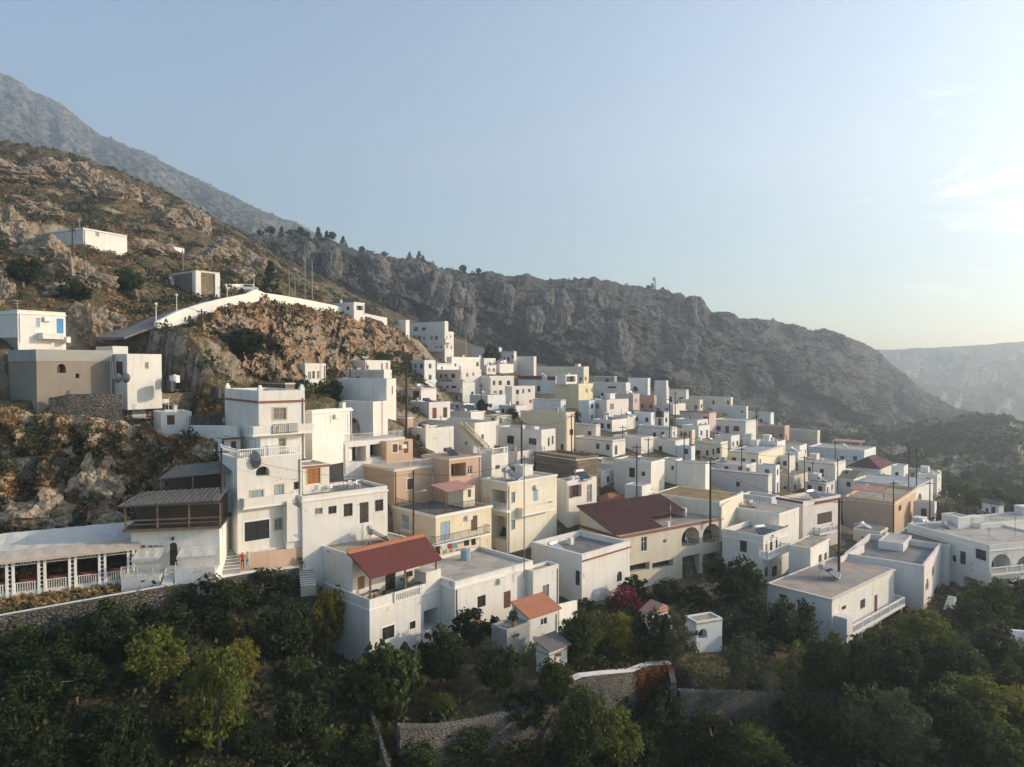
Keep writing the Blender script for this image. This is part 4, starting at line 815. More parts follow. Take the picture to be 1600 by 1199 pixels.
MARK = [(685, 540, 'the large three storey white house'), (725, 578, 'the horned white house'), (776, 604, 'the three windowed white house'), (812, 620, 'the narrow stacked window house'), (845, 600, 'the maroon parapet house'), (896, 615, 'the yellow house'), (948, 645, 'the pink house with small arches'), (978, 628, 'the pink shaded house'), (998, 603, 'the rim house with a dark arch'),
 (1090, 655, 'the pink house with maroon eaves'), (1110, 631, 'the pale yellow rim house'), (1148, 672, 'the green doored white house'), (1205, 677, 'the orange plastered house'), (1255, 685, 'the long beige rim house'), (1110, 704, 'the cream ruined house'), (1030, 680, 'the grey and maroon shuttered house'), (915, 675, 'the squat pinkish house'), (850, 675, 'the long cream house'), (820, 695, 'the glazed balcony house'),
 (720, 700, 'the yellow staircase house'), (1000, 750, 'the teal doored cube'), (1082, 740, 'the plain white cube'), (1185, 715, 'the bright sided hall'), (1155, 760, 'the weathered beige pink house'), (1230, 757, 'the tan vine house'), (1284, 738, 'the dark windowed white house'), (1315, 715, 'the long blue white row'), (1360, 740, 'the hipped maroon roof'), (1380, 790, 'the wide blue roofed house'), (1360, 810, 'the peach pergola house'),
 (1260, 820, 'the maroon banded house'), (1190, 860, 'the arched balcony house'), (1020, 840, 'the maroon roofed house'), (890, 730, 'the rubble ruin'), (900, 780, 'the maroon shuttered house'), (730, 657, 'the tank topped house'), (655, 620, 'the sunlit box house'), (1085, 790, 'the dry grass roofed house'), (1040, 620, 'the white rim cabin house'), (1170, 690, 'the ribbed tower house')]
rf = random.Random(21); seen = set(); nfill = 0
for _ in range(24000):
    if nfill >= 90: break
    px, py = rf.uniform(655, 1465), rf.uniform(565, 840)
    if rf.random() < .3: px, py = rf.uniform(880, 1250), rf.uniform(640, 780)
    if py > 640+(px-655)*.25+60 and px < 1000 and py > 745: continue
    if OCC[int(py/4), int(px/4)]: continue
    r0 = rayd(px, py); d_ = 100; g = None
    while d_ < 262:
        if r0.z*d_ <= gz(r0.x*d_, d_): g = d_; break
        d_ += 1.0
    if g is None or g < 104: continue
    W_, D_ = rf.uniform(3.6, 7.5), rf.uniform(3.6, 7.5); hh = rf.choice([2.8, 3.1, 3.3, 5.4]) if g > 130 else 3.0; an = rf.uniform(42, 54); ca, sa = math.cos(R(an)), math.sin(R(an)); cx = r0.x*g
    ok = all(clear(cx+ca*W_*u-sa*D_*v, g+sa*W_*u+ca*D_*v, .15) for u in (0, .5, 1) for v in (0, .5, 1))
    if not ok: W_ *= .62; D_ *= .62; ok = all(clear(cx+ca*W_*u-sa*D_*v, g+sa*W_*u+ca*D_*v, .15) for u in (0, .5, 1) for v in (0, .5, 1))
    if not ok: continue
    yt = py-hh*FP/g; x0, x1 = px-D_*sa*FP/g, px+W_*ca*FP/g
    sub = OCC[int(yt/4):int(py/4)+1, int(x0/4):int(x1/4)+1]
    if sub.size == 0 or sub.mean() > .8: continue
    col = rf.choice(['white', 'white', 'offwhite', 'offwhite', 'bluewhite', 'oldwhite', 'palepink', 'creamlight', 'beige']); mo = []; nw = 0
    for fc, ln in (('R', W_), ('L', D_)):
        k = rf.randint(0, 3) if ln > 4 else rf.randint(0, 1)
        for q in range(k):
            u = (q+.5)*ln/k-.45
            for lv in range(2 if hh > 5 else 1):
                if rf.random() < .35 and lv == 0: mo.append((rf.choice('DKR'), fc, u, u+.95, .05, 2.1))
                else: mo.append((rf.choice('kkgsnm'), fc, u, u+.9, 1.0+2.6*lv, 2.1+2.6*lv)); nw += 1
    cn = {'white': 'white', 'offwhite': 'off white', 'bluewhite': 'cool white', 'oldwhite': 'weathered white', 'palepink': 'pale pink', 'creamlight': 'cream', 'beige': 'beige'}[col]
    mk = sorted(MARK, key=lambda t: (t[0]-px)**2+2.5*(t[1]-py)**2); lb = None
    for t in mk[:6]:
        dx, dy = px-t[0], py-t[1]; rel = ('right of' if dx > 0 else 'left of') if abs(dx) > abs(dy)*1.3 else ('in front of' if dy > 0 else 'behind')
        for s2 in ('%s %s house close %s %s' % ('two storey' if hh > 5 else 'low', cn, rel, t[2]), '%s %s flat roofed house with %s %s %s' % ('taller' if hh > 5 else 'small', cn, ('no windows' if nw == 0 else ('one window' if nw == 1 else '%d windows' % nw)), rel, t[2])):
            if s2 not in seen: lb = s2; break
        if lb: break
    if not lb: continue
    seen.add(lb)
    h = House(lb, px, yt, py+1, g, x0, x1, an, col, '', group=HG, roof=rf.choice(['deck_white', 'deck_tan', 'deck_grey', 'deck_pink', 'deck_white']), par=rf.choice([.12, .2, .35]), ext=2.2, wl=D_, wr=W_, mops=mo, ground=False); occ(h, h.b); nfill += 1; clutter(h, h.b)
print('FILL', nfill)
for (h_, b_) in FOOTS:
    if b_['g'] is None: continue
    # cut the slope back where a house stands in it
    if b_['zt']-b_['zg'] < 1.2: continue
    dx, dy = XX-h_.C.x, YY-h_.C.y; lx, ly = dx*h_.ca+dy*h_.sa, -dx*h_.sa+dy*h_.ca
    ins = (lx > b_['x0']-.5) & (lx < b_['x0']+b_['W']+.6) & (ly > b_['y0']-.5) & (ly < b_['y0']+b_['D']+.6)
    ZN = np.where(ins, np.minimum(ZN, h_.C.z+max(b_['zb']+.4, b_['zd']-1.6)), ZN)
    if b_['g'] and b_['zb'] < b_['zg']-1.5:
        ox = np.maximum(np.maximum(b_['x0']-lx, lx-b_['x0']-b_['W']), 0); oy = b_['y0']-ly; ol_ = np.hypot(ox, np.maximum(oy, 0)); dl = b_['x0']-lx
        f1 = (oy > -.8) & (oy < 8) & (lx > b_['x0']-3) & (lx < b_['x0']+b_['W']+.5); f2 = (dl > -.8) & (dl < 8) & (ly > b_['y0']-3) & (ly < b_['y0']+b_['D'])
        lim = h_.C.z+b_['zg']+.25
        ZN = np.where(f1, np.minimum(ZN, lim+np.clip(oy-4, 0, 9)*.6), ZN); ZN = np.where(f2, np.minimum(ZN, lim+np.clip(dl-3.5, 0, 9)*.5), ZN)
def gz(x, y):
    i = (x-GX0)/GS; j = (y-GY0)/GS; i = min(max(i, 0), ZN.shape[1]-1.01); j = min(max(j, 0), ZN.shape[0]-1.01)
    a, b_ = int(i), int(j); fx, fy = i-a, j-b_
    return (ZN[b_, a]*(1-fx)+ZN[b_, a+1]*fx)*(1-fy)+(ZN[b_+1, a]*(1-fx)+ZN[b_+1, a+1]*fx)*fy
def PG(px, py, d0=40, d1=345):
    r = rayd(px, py); d = d0
    while d < d1:
        if r.z*d <= gz(r.x*d, d): return Vector((r.x*d, d, gz(r.x*d, d)))
        d += .4
    return None
def on(px, d): r = rayd(px, 600); return Vector((r.x*d, d, gz(r.x*d, d)))
def gridmesh(name, V, nrow, ncol, mat, kind='structure', smooth=True):
    me = bpy.data.meshes.new(name); i = np.arange(nrow*ncol).reshape(nrow, ncol)
    f = np.stack([i[:-1, :-1], i[:-1, 1:], i[1:, 1:], i[1:, :-1]], -1).reshape(-1, 4)
    me.vertices.add(len(V)); me.vertices.foreach_set('co', V.astype(np.float32).ravel())
    me.loops.add(f.size); me.loops.foreach_set('vertex_index', f.ravel().astype(np.int32))
    me.polygons.add(len(f)); me.polygons.foreach_set('loop_start', np.arange(0, f.size, 4, dtype=np.int32)); me.polygons.foreach_set('loop_total', np.full(len(f), 4, np.int32))
    me.update(calc_edges=True); me.validate()
    me.polygons.foreach_set('use_smooth', [smooth]*len(f))
    me.materials.append(mat); o = bpy.data.objects.new(name, me); COL.objects.link(o); o['kind'] = kind
    return o
def hillmat(name, rock, rock2, veg, veg2, soil, s=1.0, vegamt=.5, steep=.62, bmp=.6, dry=None, vs=1.0, zs=.35):
    """rock where steep or where noise says so, scrub speckle elsewhere; all in world metres"""
    m, nt, b = newmat(name); v = coords(nt, (s, s, s), False); geo = nt.nodes.new('ShaderNodeNewGeometry')
    sx = nt.nodes.new('ShaderNodeSeparateXYZ'); L(nt, geo.outputs['Normal'], sx.inputs[0])
    vst = coords(nt, (s, s, s*zs), False)
    r_ = mixc(nt, ramp(nt, noi(nt, vst, .16, 8, .65, .6), [(.38, 0), (.62, 1)]), rock, rock2)
    r_ = mixc(nt, ramp(nt, noi(nt, vst, .5, 8, .75, 1.0), [(.42, .75), (.55, 0)]), r_, tuple(x*.3 for x in rock))
    g_ = mixc(nt, ramp(nt, noi(nt, v, .08, 6, .7), [(.4, 0), (.6, 1)]), veg, veg2)
    sp = noi(nt, v, .5*vs, 6, .75)
    gd = mixc(nt, ramp(nt, sp, [(.5-.25*vegamt, 0), (.62-.25*vegamt, 1)]), soil, g_)
    gd = mixc(nt, ramp(nt, noi(nt, v, .9*vs, 5, .7), [(.60, 0), (.66, .8)]), gd, rock2)
    ad = nt.nodes.new('ShaderNodeMath'); ad.operation = 'MULTIPLY_ADD'; L(nt, noi(nt, v, .12, 6, .7), ad.inputs[0]); ad.inputs[1].default_value = -.9; L(nt, sx.outputs['Z'], ad.inputs[2])
    f = ramp(nt, ad.outputs[0], [(steep-.52, 1), (steep-.40, 0)])
    a = mixc(nt, f, gd, r_)
    L(nt, a, b.inputs['Base Color']); b.inputs['Roughness'].default_value = .95
    n = nt.nodes.new('ShaderNodeMath'); n.operation = 'ADD'; L(nt, noi(nt, v, .35*vs, 8, .75), n.inputs[0]); L(nt, sp, n.inputs[1])
    bump(nt, b, n.outputs[0], bmp, 1.4/s*.6); return m
mt = hillmat('village_ground', (.30, .235, .16), (.38, .32, .25), (.045, .048, .02), (.10, .075, .032), (.23, .145, .065), 1.6, .5, .66, .9, zs=.9)
terr = gridmesh('terrain', np.c_[XX.ravel(), YY.ravel(), ZN.ravel()], *XX.shape, mt, smooth=True)

def interp(tab, x):
    t = np.array(tab, float); return np.interp(x, t[:, 0], t[:, 1])
SURF = {}
def rows(a, n):
    i = np.linspace(0, a.shape[0]-1.001, n); k = i.astype(int); f = (i-k)[:, None]
    return a[k]*(1-f)+a[k+1]*f
def slope(name, mat, sil, dsil, foot, dfoot, x0, x1, ncol, nrow, prof=1.0, disp=6, cell=30, back=60, seed=5, bulge=0, ridgej=0, vert=.5, bamp=0, smooth=False, bands=2.0, but=1.0, cliff=0):
    """hill face: silhouette curve and foot curve with real distances; relief added in metres"""
    px = np.linspace(x0, x1, ncol); t = np.linspace(0, 1, nrow)
    sy = interp(sil, px); sd = interp(dsil, px); fy = interp(foot, px); fd = interp(dfoot, px)
    Tt = np.array([tuple(P(a, b_, c)) for a, b_, c in zip(px, sy, sd)]); Ft = np.array([tuple(P(a, b_, c)) for a, b_, c in zip(px, fy, fd)])
    zf = t[:, None]; ph = (fbm(seed+50, (nrow, ncol), cell*1.6, 3)-.5)*9
    k = 2*math.pi*bands; g = zf+bamp*np.sin(zf*k+ph)/k*np.sin(math.pi*zf)**.5
    if cliff:
        lo = .22+.5*(fbm(seed+81, (4, ncol), 60, 3)[:1]-.5)+.10*(fbm(seed+83, (nrow, ncol), 22, 3)-.5); hi = lo+.38+.3*(fbm(seed+82, (4, ncol), 45, 3)[:1]-.5); hi = np.minimum(hi, .97)
        a_, b2 = .62, .70
        g = np.where(zf < lo, zf/lo*a_, np.where(zf < hi, a_+(zf-lo)/(hi-lo)*(b2-a_), b2+(zf-hi)/(1.0001-hi)*(1-b2)))
        cm = np.clip((fbm(seed+90, (nrow, ncol), 70, 4)-.36)*6, .15, 1)*cliff; g = g*cm+zf*(1-cm)
    V = Ft[None]*(1-g[..., None])+Tt[None]*g[..., None]
    V[..., 2] = Ft[None, :, 2]+(Tt[None, :, 2]-Ft[None, :, 2])*(prof*zf+(1-prof)*zf**2)
    env = np.clip(np.sin(np.pi*np.clip(zf, 0, 1)), 0, 1)**.5
    butt = rows(fbm(seed, (max(6, nrow//6), ncol), cell, 5, .6, True), nrow)-.6
    r2 = fbm(seed+9, (nrow, ncol), cell*vert*.6, 6, .62)-.5; r3 = fbm(seed+19, (nrow, ncol), 5, 3, .7)-.5
    V[..., 1] -= (butt*disp*1.3*but+r2*disp*(1.2 if not cliff else .7)+r3*disp*.35)*env
    V[..., 0] += (fbm(seed+39, (nrow, ncol), cell*.3, 4, .6)-.5)*disp*.5*env
    V[..., 2] += (fbm(seed+30, (nrow, ncol), cell*.3, 5, .65)-.5)*disp*.6*np.where(zf > .96, .25, 1)
    V[..., 2] += ridgej*(fbm(seed+70, (4, ncol), 9, 6, .62)[:1]-.5)*zf**6
    SURF[name] = V.copy()
    B = V[-1].copy(); B2 = B.copy(); B[:, 1] += back*.35; B[:, 2] -= back*.06; B2[:, 1] += back*1.4; B2[:, 2] -= back*.7
    V = np.concatenate([V, B[None], B2[None]], 0)
    return gridmesh(name, V.reshape(-1, 3), nrow+2, ncol, mat, smooth=smooth)
RIDGE = [(280, 345), (330, 350), (400, 366), (470, 372), (500, 378), (520, 380), (560, 390), (600, 398), (650, 406), (700, 419), (740, 426), (790, 430), (860, 435), (900, 437), (930, 434), (960, 438), (990, 447), (1015, 452), (1040, 455), (1062, 457), (1075, 466), (1095, 468), (1110, 485), (1130, 492), (1160, 497), (1190, 497), (1215, 503), (1240, 508), (1270, 515), (1300, 518), (1330, 528), (1350, 538), (1370, 546), (1400, 575), (1450, 615), (1500, 640), (1600, 668), (1700, 690)]
DR = [(280, 340), (400, 370), (600, 430), (800, 500), (1000, 560), (1100, 600), (1370, 820), (1600, 700), (1700, 700)]
FOOT = [(280, 420), (400, 450), (500, 485), (620, 530), (800, 600), (1000, 650), (1200, 700), (1400, 770), (1500, 790), (1700, 800)]
DF = [(280, 300), (400, 320), (500, 340), (620, 365), (800, 390), (1000, 420), (1200, 430), (1400, 450), (1700, 430)]
mc = hillmat('cliff_rock', (.078, .084, .083), (.125, .12, .108), (.020, .025, .014), (.034, .037, .02), (.048, .045, .032), .45, .95, .84, 1.0, vs=1.6, zs=.5)
slope('cliff_hill', mc, RIDGE, DR, FOOT, DF, 280, 1700, 660, 230, 1.0, 17, 44, 120, 5, ridgej=6, cliff=.95, but=1.1)
mm = hillmat('mountain_scrub', (.12, .12, .115), (.18, .17, .155), (.045, .05, .035), (.07, .07, .045), (.13, .115, .09), .10, .65, .80, .5, vs=1.3)
MT = [(-300, -60), (-60, 75), (0, 114), (30, 128), (50, 142), (100, 165), (140, 199), (160, 212), (190, 222), (230, 240), (300, 276), (350, 300), (400, 325), (450, 345), (500, 367), (540, 385), (600, 410), (700, 450)]
slope('far_mountain', mm, MT, [(-300, 1500), (0, 1500), (700, 1300)], [(-300, 420), (0, 420), (700, 560)], [(-300, 600), (700, 650)], -300, 700, 420, 200, .9, 60, 70, 500, 25, ridgej=8, bamp=.2, smooth=True)
mr = hillmat('far_ridge_scrub', (.26, .24, .21), (.32, .30, .27), (.06, .065, .04), (.09, .09, .055), (.17, .15, .11), .12, .6, .9, .7)
FRg = [(1250, 560), (1370, 546), (1420, 545), (1480, 542), (1540, 539), (1570, 535), (1600, 533), (1700, 525), (1900, 520)]
slope('far_ridge', mr, FRg, [(1250, 1900), (1900, 1700)], [(1250, 700), (1900, 720)], [(1250, 900), (1900, 800)], 1250, 1900, 300, 120, .9, 40, 60, 500, 35, ridgej=6, bamp=.3, smooth=True)
mg = hillmat('valley_green', (.26, .24, .19), (.34, .31, .25), (.04, .06, .02), (.08, .095, .035), (.16, .14, .08), .8, .85, .72, .6)
# wide valley floor sheet reaching outwards under everything
vx = np.linspace(-2600, 4200, 120); vy = np.linspace(5, 5200, 110); VX, VY = np.meshgrid(vx, vy)
VZ = -75-(VX > 200)*0+(fbm(91, VX.shape, 12, 4)-.5)*20; VZ = VZ-np.clip((400-VY)/400, 0, 1)*25
gridmesh('valley_floor', np.c_[VX.ravel(), VY.ravel(), VZ.ravel()], *VX.shape, mg)
# valley slope between the last houses and the far ridge
slope('valley_side', mg, [(1150, 640), (1300, 668), (1400, 668), (1480, 650), (1540, 645), (1570, 650), (1600, 668), (1700, 690), (1800, 700)], [(1150, 500), (1400, 520), (1600, 460), (1800, 430)], [(1150, 720), (1300, 730), (1450, 775), (1800, 800)], [(1150, 290), (1450, 255), (1600, 260), (1800, 250)], 1150, 1800, 260, 110, .8, 22, 40, 60, 45, ridgej=4, bamp=.5)
# brown crag under the road wall
mk = hillmat('crag_rock', (.40, .24, .13), (.36, .30, .225), (.045, .05, .02), (.11, .08, .035), (.26, .15, .07), 1.5, .45, 1.28, .9)
slope('crag', mk, [(322, 505), (345, 489), (380, 474), (412, 469), (440, 473), (480, 481), (520, 488), (560, 498), (604, 508), (630, 522), (650, 545), (672, 570)], [(322, 112), (440, 128), (560, 160), (640, 190), (672, 200)],
      [(322, 520), (345, 555), (400, 590), (450, 600), (520, 600), (600, 600), (640, 600), (672, 600)], [(322, 103), (400, 104), (450, 110), (520, 124), (600, 140), (672, 170)], 322, 672, 330, 110, .95, 7.5, 46, 12, 61, ridgej=1.5, bamp=.9)
ms = hillmat('slope_rock', (.50, .36, .22), (.52, .43, .31), (.06, .055, .02), (.24, .12, .045), (.34, .20, .09), 1.8, .5, 1.02, .8)
slope('rock_slope', ms, [(-80, 640), (0, 632), (60, 650), (120, 650), (200, 660), (270, 680), (340, 690)], [(-80, 78), (200, 79), (340, 80)], [(-80, 850), (0, 850), (200, 850), (340, 850)], [(-80, 69), (200, 72.5), (340, 75)], -80, 343, 300, 150, .9, 4.6, 46, 3, 71, ridgej=.8, bamp=.9)

# separate rock outcrops standing out of the hillside
def outcrop(px, py, w, h, d=None, mat=None, seed=0):
    g = on(px, d) if d else PG(px, py)
    if g is None: print('NOROCK', px, py); return
    sc = g.y/FP; rx, rz = w*sc/2, h*sc*.6; ry = rx*.8; nu, nv = (120, 64) if w > 80 else (72, 40); V = np.empty((nv, nu, 3)); r = random.Random(seed); ox = r.random()*90
    for j in range(nv):
        t = math.pi*j/(nv-1)
        for i in range(nu):
            a = 2*math.pi*i/nu; u = Vector((math.sin(t)*math.cos(a), math.sin(t)*math.sin(a), math.cos(t)))
            q = u*1.3+Vector((ox, seed*3.1, 0)); f = 1+.42*noise.fractal(q, .9, 2.1, 5, noise_basis='PERLIN_ORIGINAL')+.1*(noise.cell(q*2.2)-.5)+.25*(noise.ridged_multi_fractal(q*1.6, .9, 2.1, 3, 1, 2)-1.2)*.5
            V[j, i] = (g.x+u.x*rx*f, g.y+u.y*ry*f, g.z+u.z*rz*f*1.05-rz*.1)
    V = np.concatenate([V, V[:, :1]], 1); SURF['rock%d' % len(SURF)] = V
    return gridmesh('rock_outcrop', V.reshape(-1, 3), nv, nu+1, mat or mo_, smooth=False)
mo_ = hillmat('outcrop_rock', (.35, .265, .175), (.42, .35, .265), (.06, .065, .025), (.10, .08, .035), (.20, .14, .08), 2.2, .35, .9, 1.0, zs=.6)
for k, q in enumerate(((15, 275, 90, 34), (70, 268, 70, 30), (110, 275, 60, 40), (140, 300, 90, 50), (185, 305, 60, 36), (225, 320, 60, 30), (262, 345, 60, 30), (305, 352, 46, 42), (318, 362, 26, 34), (170, 262, 50, 22), (6, 365, 70, 60), (40, 390, 60, 40), (75, 405, 80, 46), (110, 425, 60, 40), (150, 445, 60, 34), (0, 470, 40, 60), (140, 508, 66, 56), (172, 522, 50, 34), (118, 500, 34, 44), (205, 460, 40, 20), (60, 330, 60, 26), (250, 395, 50, 20), (330, 405, 60, 26), (370, 430, 50, 26), (345, 395, 60, 30), (300, 410, 40, 20), (90, 460, 50, 26), (345, 520, 50, 50), (345, 585, 30, 24), (400, 420, 50, 34), (215, 390, 36, 14), (20, 435, 46, 26), (30, 320, 50, 20))):
    outcrop(*q, seed=k+1)
for k, q in enumerate(((155, 762, 84, 74, 75.5), (60, 812, 110, 60, 72.5), (105, 705, 60, 36, 78), (250, 735, 50, 30, 78.5), (180, 826, 84, 40, 73))):
    p = P(q[0], q[1], q[4]); g0 = on; on = lambda px, d, p=p: p; outcrop(q[0], q[1], q[2], q[3], q[4], mo2_ if 'mo2_' in globals() else ms, seed=50+k); on = g0

# pale limestone faces standing proud of the cliff hill
mp_ = hillmat('limestone_face', (.165, .172, .172), (.225, .195, .155), (.04, .045, .025), (.07, .065, .036), (.09, .085, .06), .5, .5, .92, 1.0, zs=.3)
CS = SURF['cliff_hill']; _pj = np.stack([800+FP*CS[..., 0]/(CS[..., 1]*CP-CS[..., 2]*SP), 599.5-FP*(CS[..., 2]*CP+CS[..., 1]*SP)/(CS[..., 1]*CP-CS[..., 2]*SP)], -1)
def cliffface(x0, y0, x1, y1, seed, lean=0):
    cx, cy = (x0+x1)/2, (y0+y1)/2; dd = (_pj[..., 0]-cx)**2+(_pj[..., 1]-cy)**2; dd = np.where(dd < 30, CS[..., 1], 1e9); d = dd.min()
    if d > 1e8: print('NOFACE', cx, cy); return
    c = P(cx, cy, d+2); rx, rz = (x1-x0)*d/FP/2*1.1, (y1-y0)*d/FP/2*1.15; ry = min(rx*.7, 12)+3; nu, nv = 96, 46; V = np.empty((nv, nu, 3)); r = random.Random(seed); ox = r.random()*50
    sg = lambda v, p: math.copysign(abs(v)**p, v)
    for j in range(nv):
        t = math.pi*j/(nv-1)
        for i in range(nu):
            a = 2*math.pi*i/nu; u = Vector((sg(math.sin(t), .55)*math.cos(a), sg(math.sin(t), .55)*math.sin(a), sg(math.cos(t), .8)))
            q = Vector((u.x*rx*.09+ox, u.y*ry*.09, u.z*rz*.022)); q2 = Vector((u.x*rx*.1+ox, u.y*ry*.1, u.z*rz*.1+seed))
            f = 1+.42*noise.fractal(q, .8, 2.1, 5, noise_basis='PERLIN_ORIGINAL')+.32*noise.fractal(q2, .8, 2.1, 5, noise_basis='PERLIN_ORIGINAL')
            f += .14*noise.fractal(q2*3.1, .7, 2.1, 4, noise_basis='PERLIN_ORIGINAL')
            V[j, i] = (c.x+u.x*rx*f+lean*u.z*rx, c.y+u.y*ry*f+5+u.z*rz*.25, c.z+u.z*rz*(.8+.2*f))
    V = np.concatenate([V, V[:, :1]], 1); SURF['face%d' % seed] = V; gridmesh('cliff_face', V.reshape(-1, 3), nv, nu+1, mp_, smooth=False)
for k, q in enumerate(((452, 378, 486, 425), (500, 388, 528, 440, .1), (560, 398, 600, 455, -.15), (640, 412, 668, 462), (652, 426, 694, 500, .4), (700, 440, 722, 500), (718, 446, 738, 540), (770, 446, 800, 490), (846, 456, 888, 522), (886, 452, 926, 500), (926, 454, 950, 482), (815, 480, 846, 525, .2), (900, 498, 948, 560), (946, 505, 985, 577), (1050, 460, 1072, 500), (1070, 464, 1104, 512), (1108, 490, 1150, 524), (1036, 512, 1082, 568), (1010, 480, 1032, 505), (1165, 500, 1200, 525), (1225, 508, 1250, 530), (1160, 572, 1200, 610, -.3), (1100, 606, 1150, 636), (1290, 524, 1330, 552), (1230, 560, 1260, 600, .2))):
    cliffface(*q[:4], seed=k+1, lean=q[4] if len(q) > 4 else 0)
# ------------------------------------------------------------ walls, road, restaurant, poles, roof things
def wallline(name, label, pl, th, mat, cap=None, cat='wall', under=1.5, group=None, snap=0):
    """thick wall following points (px, ytop, ybottom, distance)"""
    m = MB(); c = MB(); T = [P(q[0], q[1], q[3]) for q in pl]; Bz = [P(q[0], q[2], q[3]).z-under for q in pl]; n = len(T); off = []
    if snap:
        for k in range(n): T[k].z = gz(T[k].x, T[k].y)+snap; Bz[k] = T[k].z-4.5
    for i in range(n):
        a, b = T[max(0, i-1)], T[min(n-1, i+1)]; d = Vector((b.x-a.x, b.y-a.y)).normalized(); off.append(Vector((-d.y, d.x))*th/2)
    for i in range(n-1):
        p, q, u, v = T[i], T[i+1], off[i], off[i+1]
        A = [(p.x-u.x, p.y-u.y), (q.x-v.x, q.y-v.y), (q.x+v.x, q.y+v.y), (p.x+u.x, p.y+u.y)]
        m.quad((*A[0], Bz[i]), (*A[1], Bz[i+1]), (*A[1], q.z), (*A[0], p.z)); m.quad((*A[2], Bz[i+1]), (*A[3], Bz[i]), (*A[3], p.z), (*A[2], q.z)); m.quad((*A[0], p.z), (*A[1], q.z), (*A[2], q.z), (*A[3], p.z))
        if i == 0: m.quad((*A[3], Bz[i]), (*A[0], Bz[i]), (*A[0], p.z), (*A[3], p.z))
        if i == n-2: m.quad((*A[1], Bz[i+1]), (*A[2], Bz[i+1]), (*A[2], q.z), (*A[1], q.z))
        if cap: c.obb((p.x, p.y, p.z+.05), (q.x, q.y, q.z+.05), th+.12, .1)
    if cap:
        r = empty(name, T[0]); o = m.build('wall', mat, r); o2 = c.build('coping', cap, r)
        for x in (o, o2):
            x.matrix_parent_inverse = Matrix.Translation(-T[0])
        return tag(r, label, cat, group)
    o = m.build(name, mat); return tag(o, label, cat, group)
# road strip
m = MB(); rd = dens(ROAD, 5); prev = None
for i in range(len(rd)):
    a, b = rd[max(0, i-1)], rd[min(len(rd)-1, i+1)]; d = Vector((b.x-a.x, b.y-a.y)).normalized(); s_ = Vector((-d.y, d.x, 0))*1.9; cur = (rd[i]-s_, rd[i]+s_)
    if prev: m.slab([prev[0], cur[0], cur[1], prev[1]], .3)
    prev = cur
o = m.build('road', 'asphalt'); o['kind'] = 'structure'
wallline('road_wall', 'long white wall curving along the outer edge of the mountain road, lower stretch', [(243, 503, 512, 104), (275, 487, 500, 109), (315, 474, 493, 116), (350, 466, 486, 123), (385, 459, 475, 131), (398, 452, 466, 136), (412, 458, 466, 141)], .5, 'white', cat='wall')
wallline('road_wall', 'white parapet wall descending from the masts to the lookout hut', [(412, 458, 466, 141), (440, 462, 470, 150), (480, 469, 479, 164), (520, 477, 486, 178), (560, 488, 497, 190), (604, 497, 506, 198)], .5, 'white')
wallline('hillside_wall', 'white wall running down from the long storehouse to the stone bunker', [(199, 402, 411, 157), (270, 424, 438, 137)], .5, 'white', snap=1.5)
wallline('hillside_wall', 'short white wall behind the road between the bunker and the green tree', [(350, 433, 441, 152), (395, 446, 452, 168)], .5, 'white', snap=1.1)
wallline('steps_wall', 'small white kerb wall below the blue door house', [(100, 530, 536, 87), (122, 533, 540, 89), (132, 541, 546, 89)], .5, 'white', snap=.5)
wallline('stone_wall', 'dark dry stone retaining wall under the grey block house', [(78, 622, 652, 80), (110, 616, 652, 80.5), (150, 616, 655, 81.5), (190, 617, 662, 83)], .8, 'stone_dark', under=3)
wallline('stone_wall', 'low pale dry stone terrace wall on the far left slope', [(-20, 688, 698, 75), (20, 686, 697, 76), (52, 687, 696, 77)], .7, 'stone_pale')
wallline('stone_wall', 'pale terrace wall crossing the left slope above the awning', [(-20, 720, 730, 73), (30, 716, 728, 74), (60, 712, 724, 75), (108, 716, 724, 76)], .7, 'stone_pale')
wallline('stone_wall', 'dark stone wall between the low white house and the tall white house', [(300, 650, 668, 84), (345, 647, 668, 84)], .6, 'stone_dark')
wallline('garden_wall', 'long white wall joining the low white house to the tall white house', [(299, 665, 690, 81), (345, 665, 684, 80), (372, 666, 680, 79)], .4, 'white', under=3)
KB = [(-60, 972, 978, 54), (0, 961, 967, 55.5), (100, 943, 949, 58), (200, 925, 931, 61), (280, 911, 917, 64), (345, 903, 909, 66)]
wallline('road_kerb', 'long thin white kerb along the road below the awning terrace', KB, .35, 'white', under=.6, cat='kerb')
wallline('retaining_wall', 'rubble retaining wall below the white kerb, half hidden by bushes', [(q[0], q[1]+3, q[2]+30, q[3]-.5) for q in KB], .5, 'stone_dark', under=2)
wallline('stone_wall', 'dark stone retaining wall with a white painted edge below the beige street wall', [(345, 902, 925, 67), (385, 895, 925, 69), (440, 889, 930, 71.5), (466, 886, 930, 72.5)], .6, 'stone_dark', cap='white', under=3)
wallline('street_wall', 'white sloping parapet wall along the street with a beige lower band', [(374, 862, 886, 70.5), (420, 856, 886, 72), (470, 848, 886, 74), (503, 842, 884, 76.5)], .3, 'white', under=.2)
wallline('street_wall', 'beige painted base wall where people stand, foot of the tall white house', [(374, 866, 892, 69.9), (420, 861, 892, 71.4), (470, 855, 892, 73.4), (503, 851, 890, 75.9)], .3, 'peach', under=1)
wallline('terrace_wall', 'white topped rubble terrace wall with rusty creeper at lower centre', [(878, 1068, 1100, 62), (905, 1056, 1100, 63), (940, 1052, 1100, 64), (985, 1048, 1100, 66), (1010, 1038, 1100, 68), (1046, 1036, 1100, 69)], .6, 'stone_pale', cap='white', under=3)
wallline('terrace_wall', 'end return of the white topped terrace wall going downhill', [(1046, 1037, 1100, 68.9), (1053, 1066, 1110, 65)], .5, 'stone_pale', under=3)
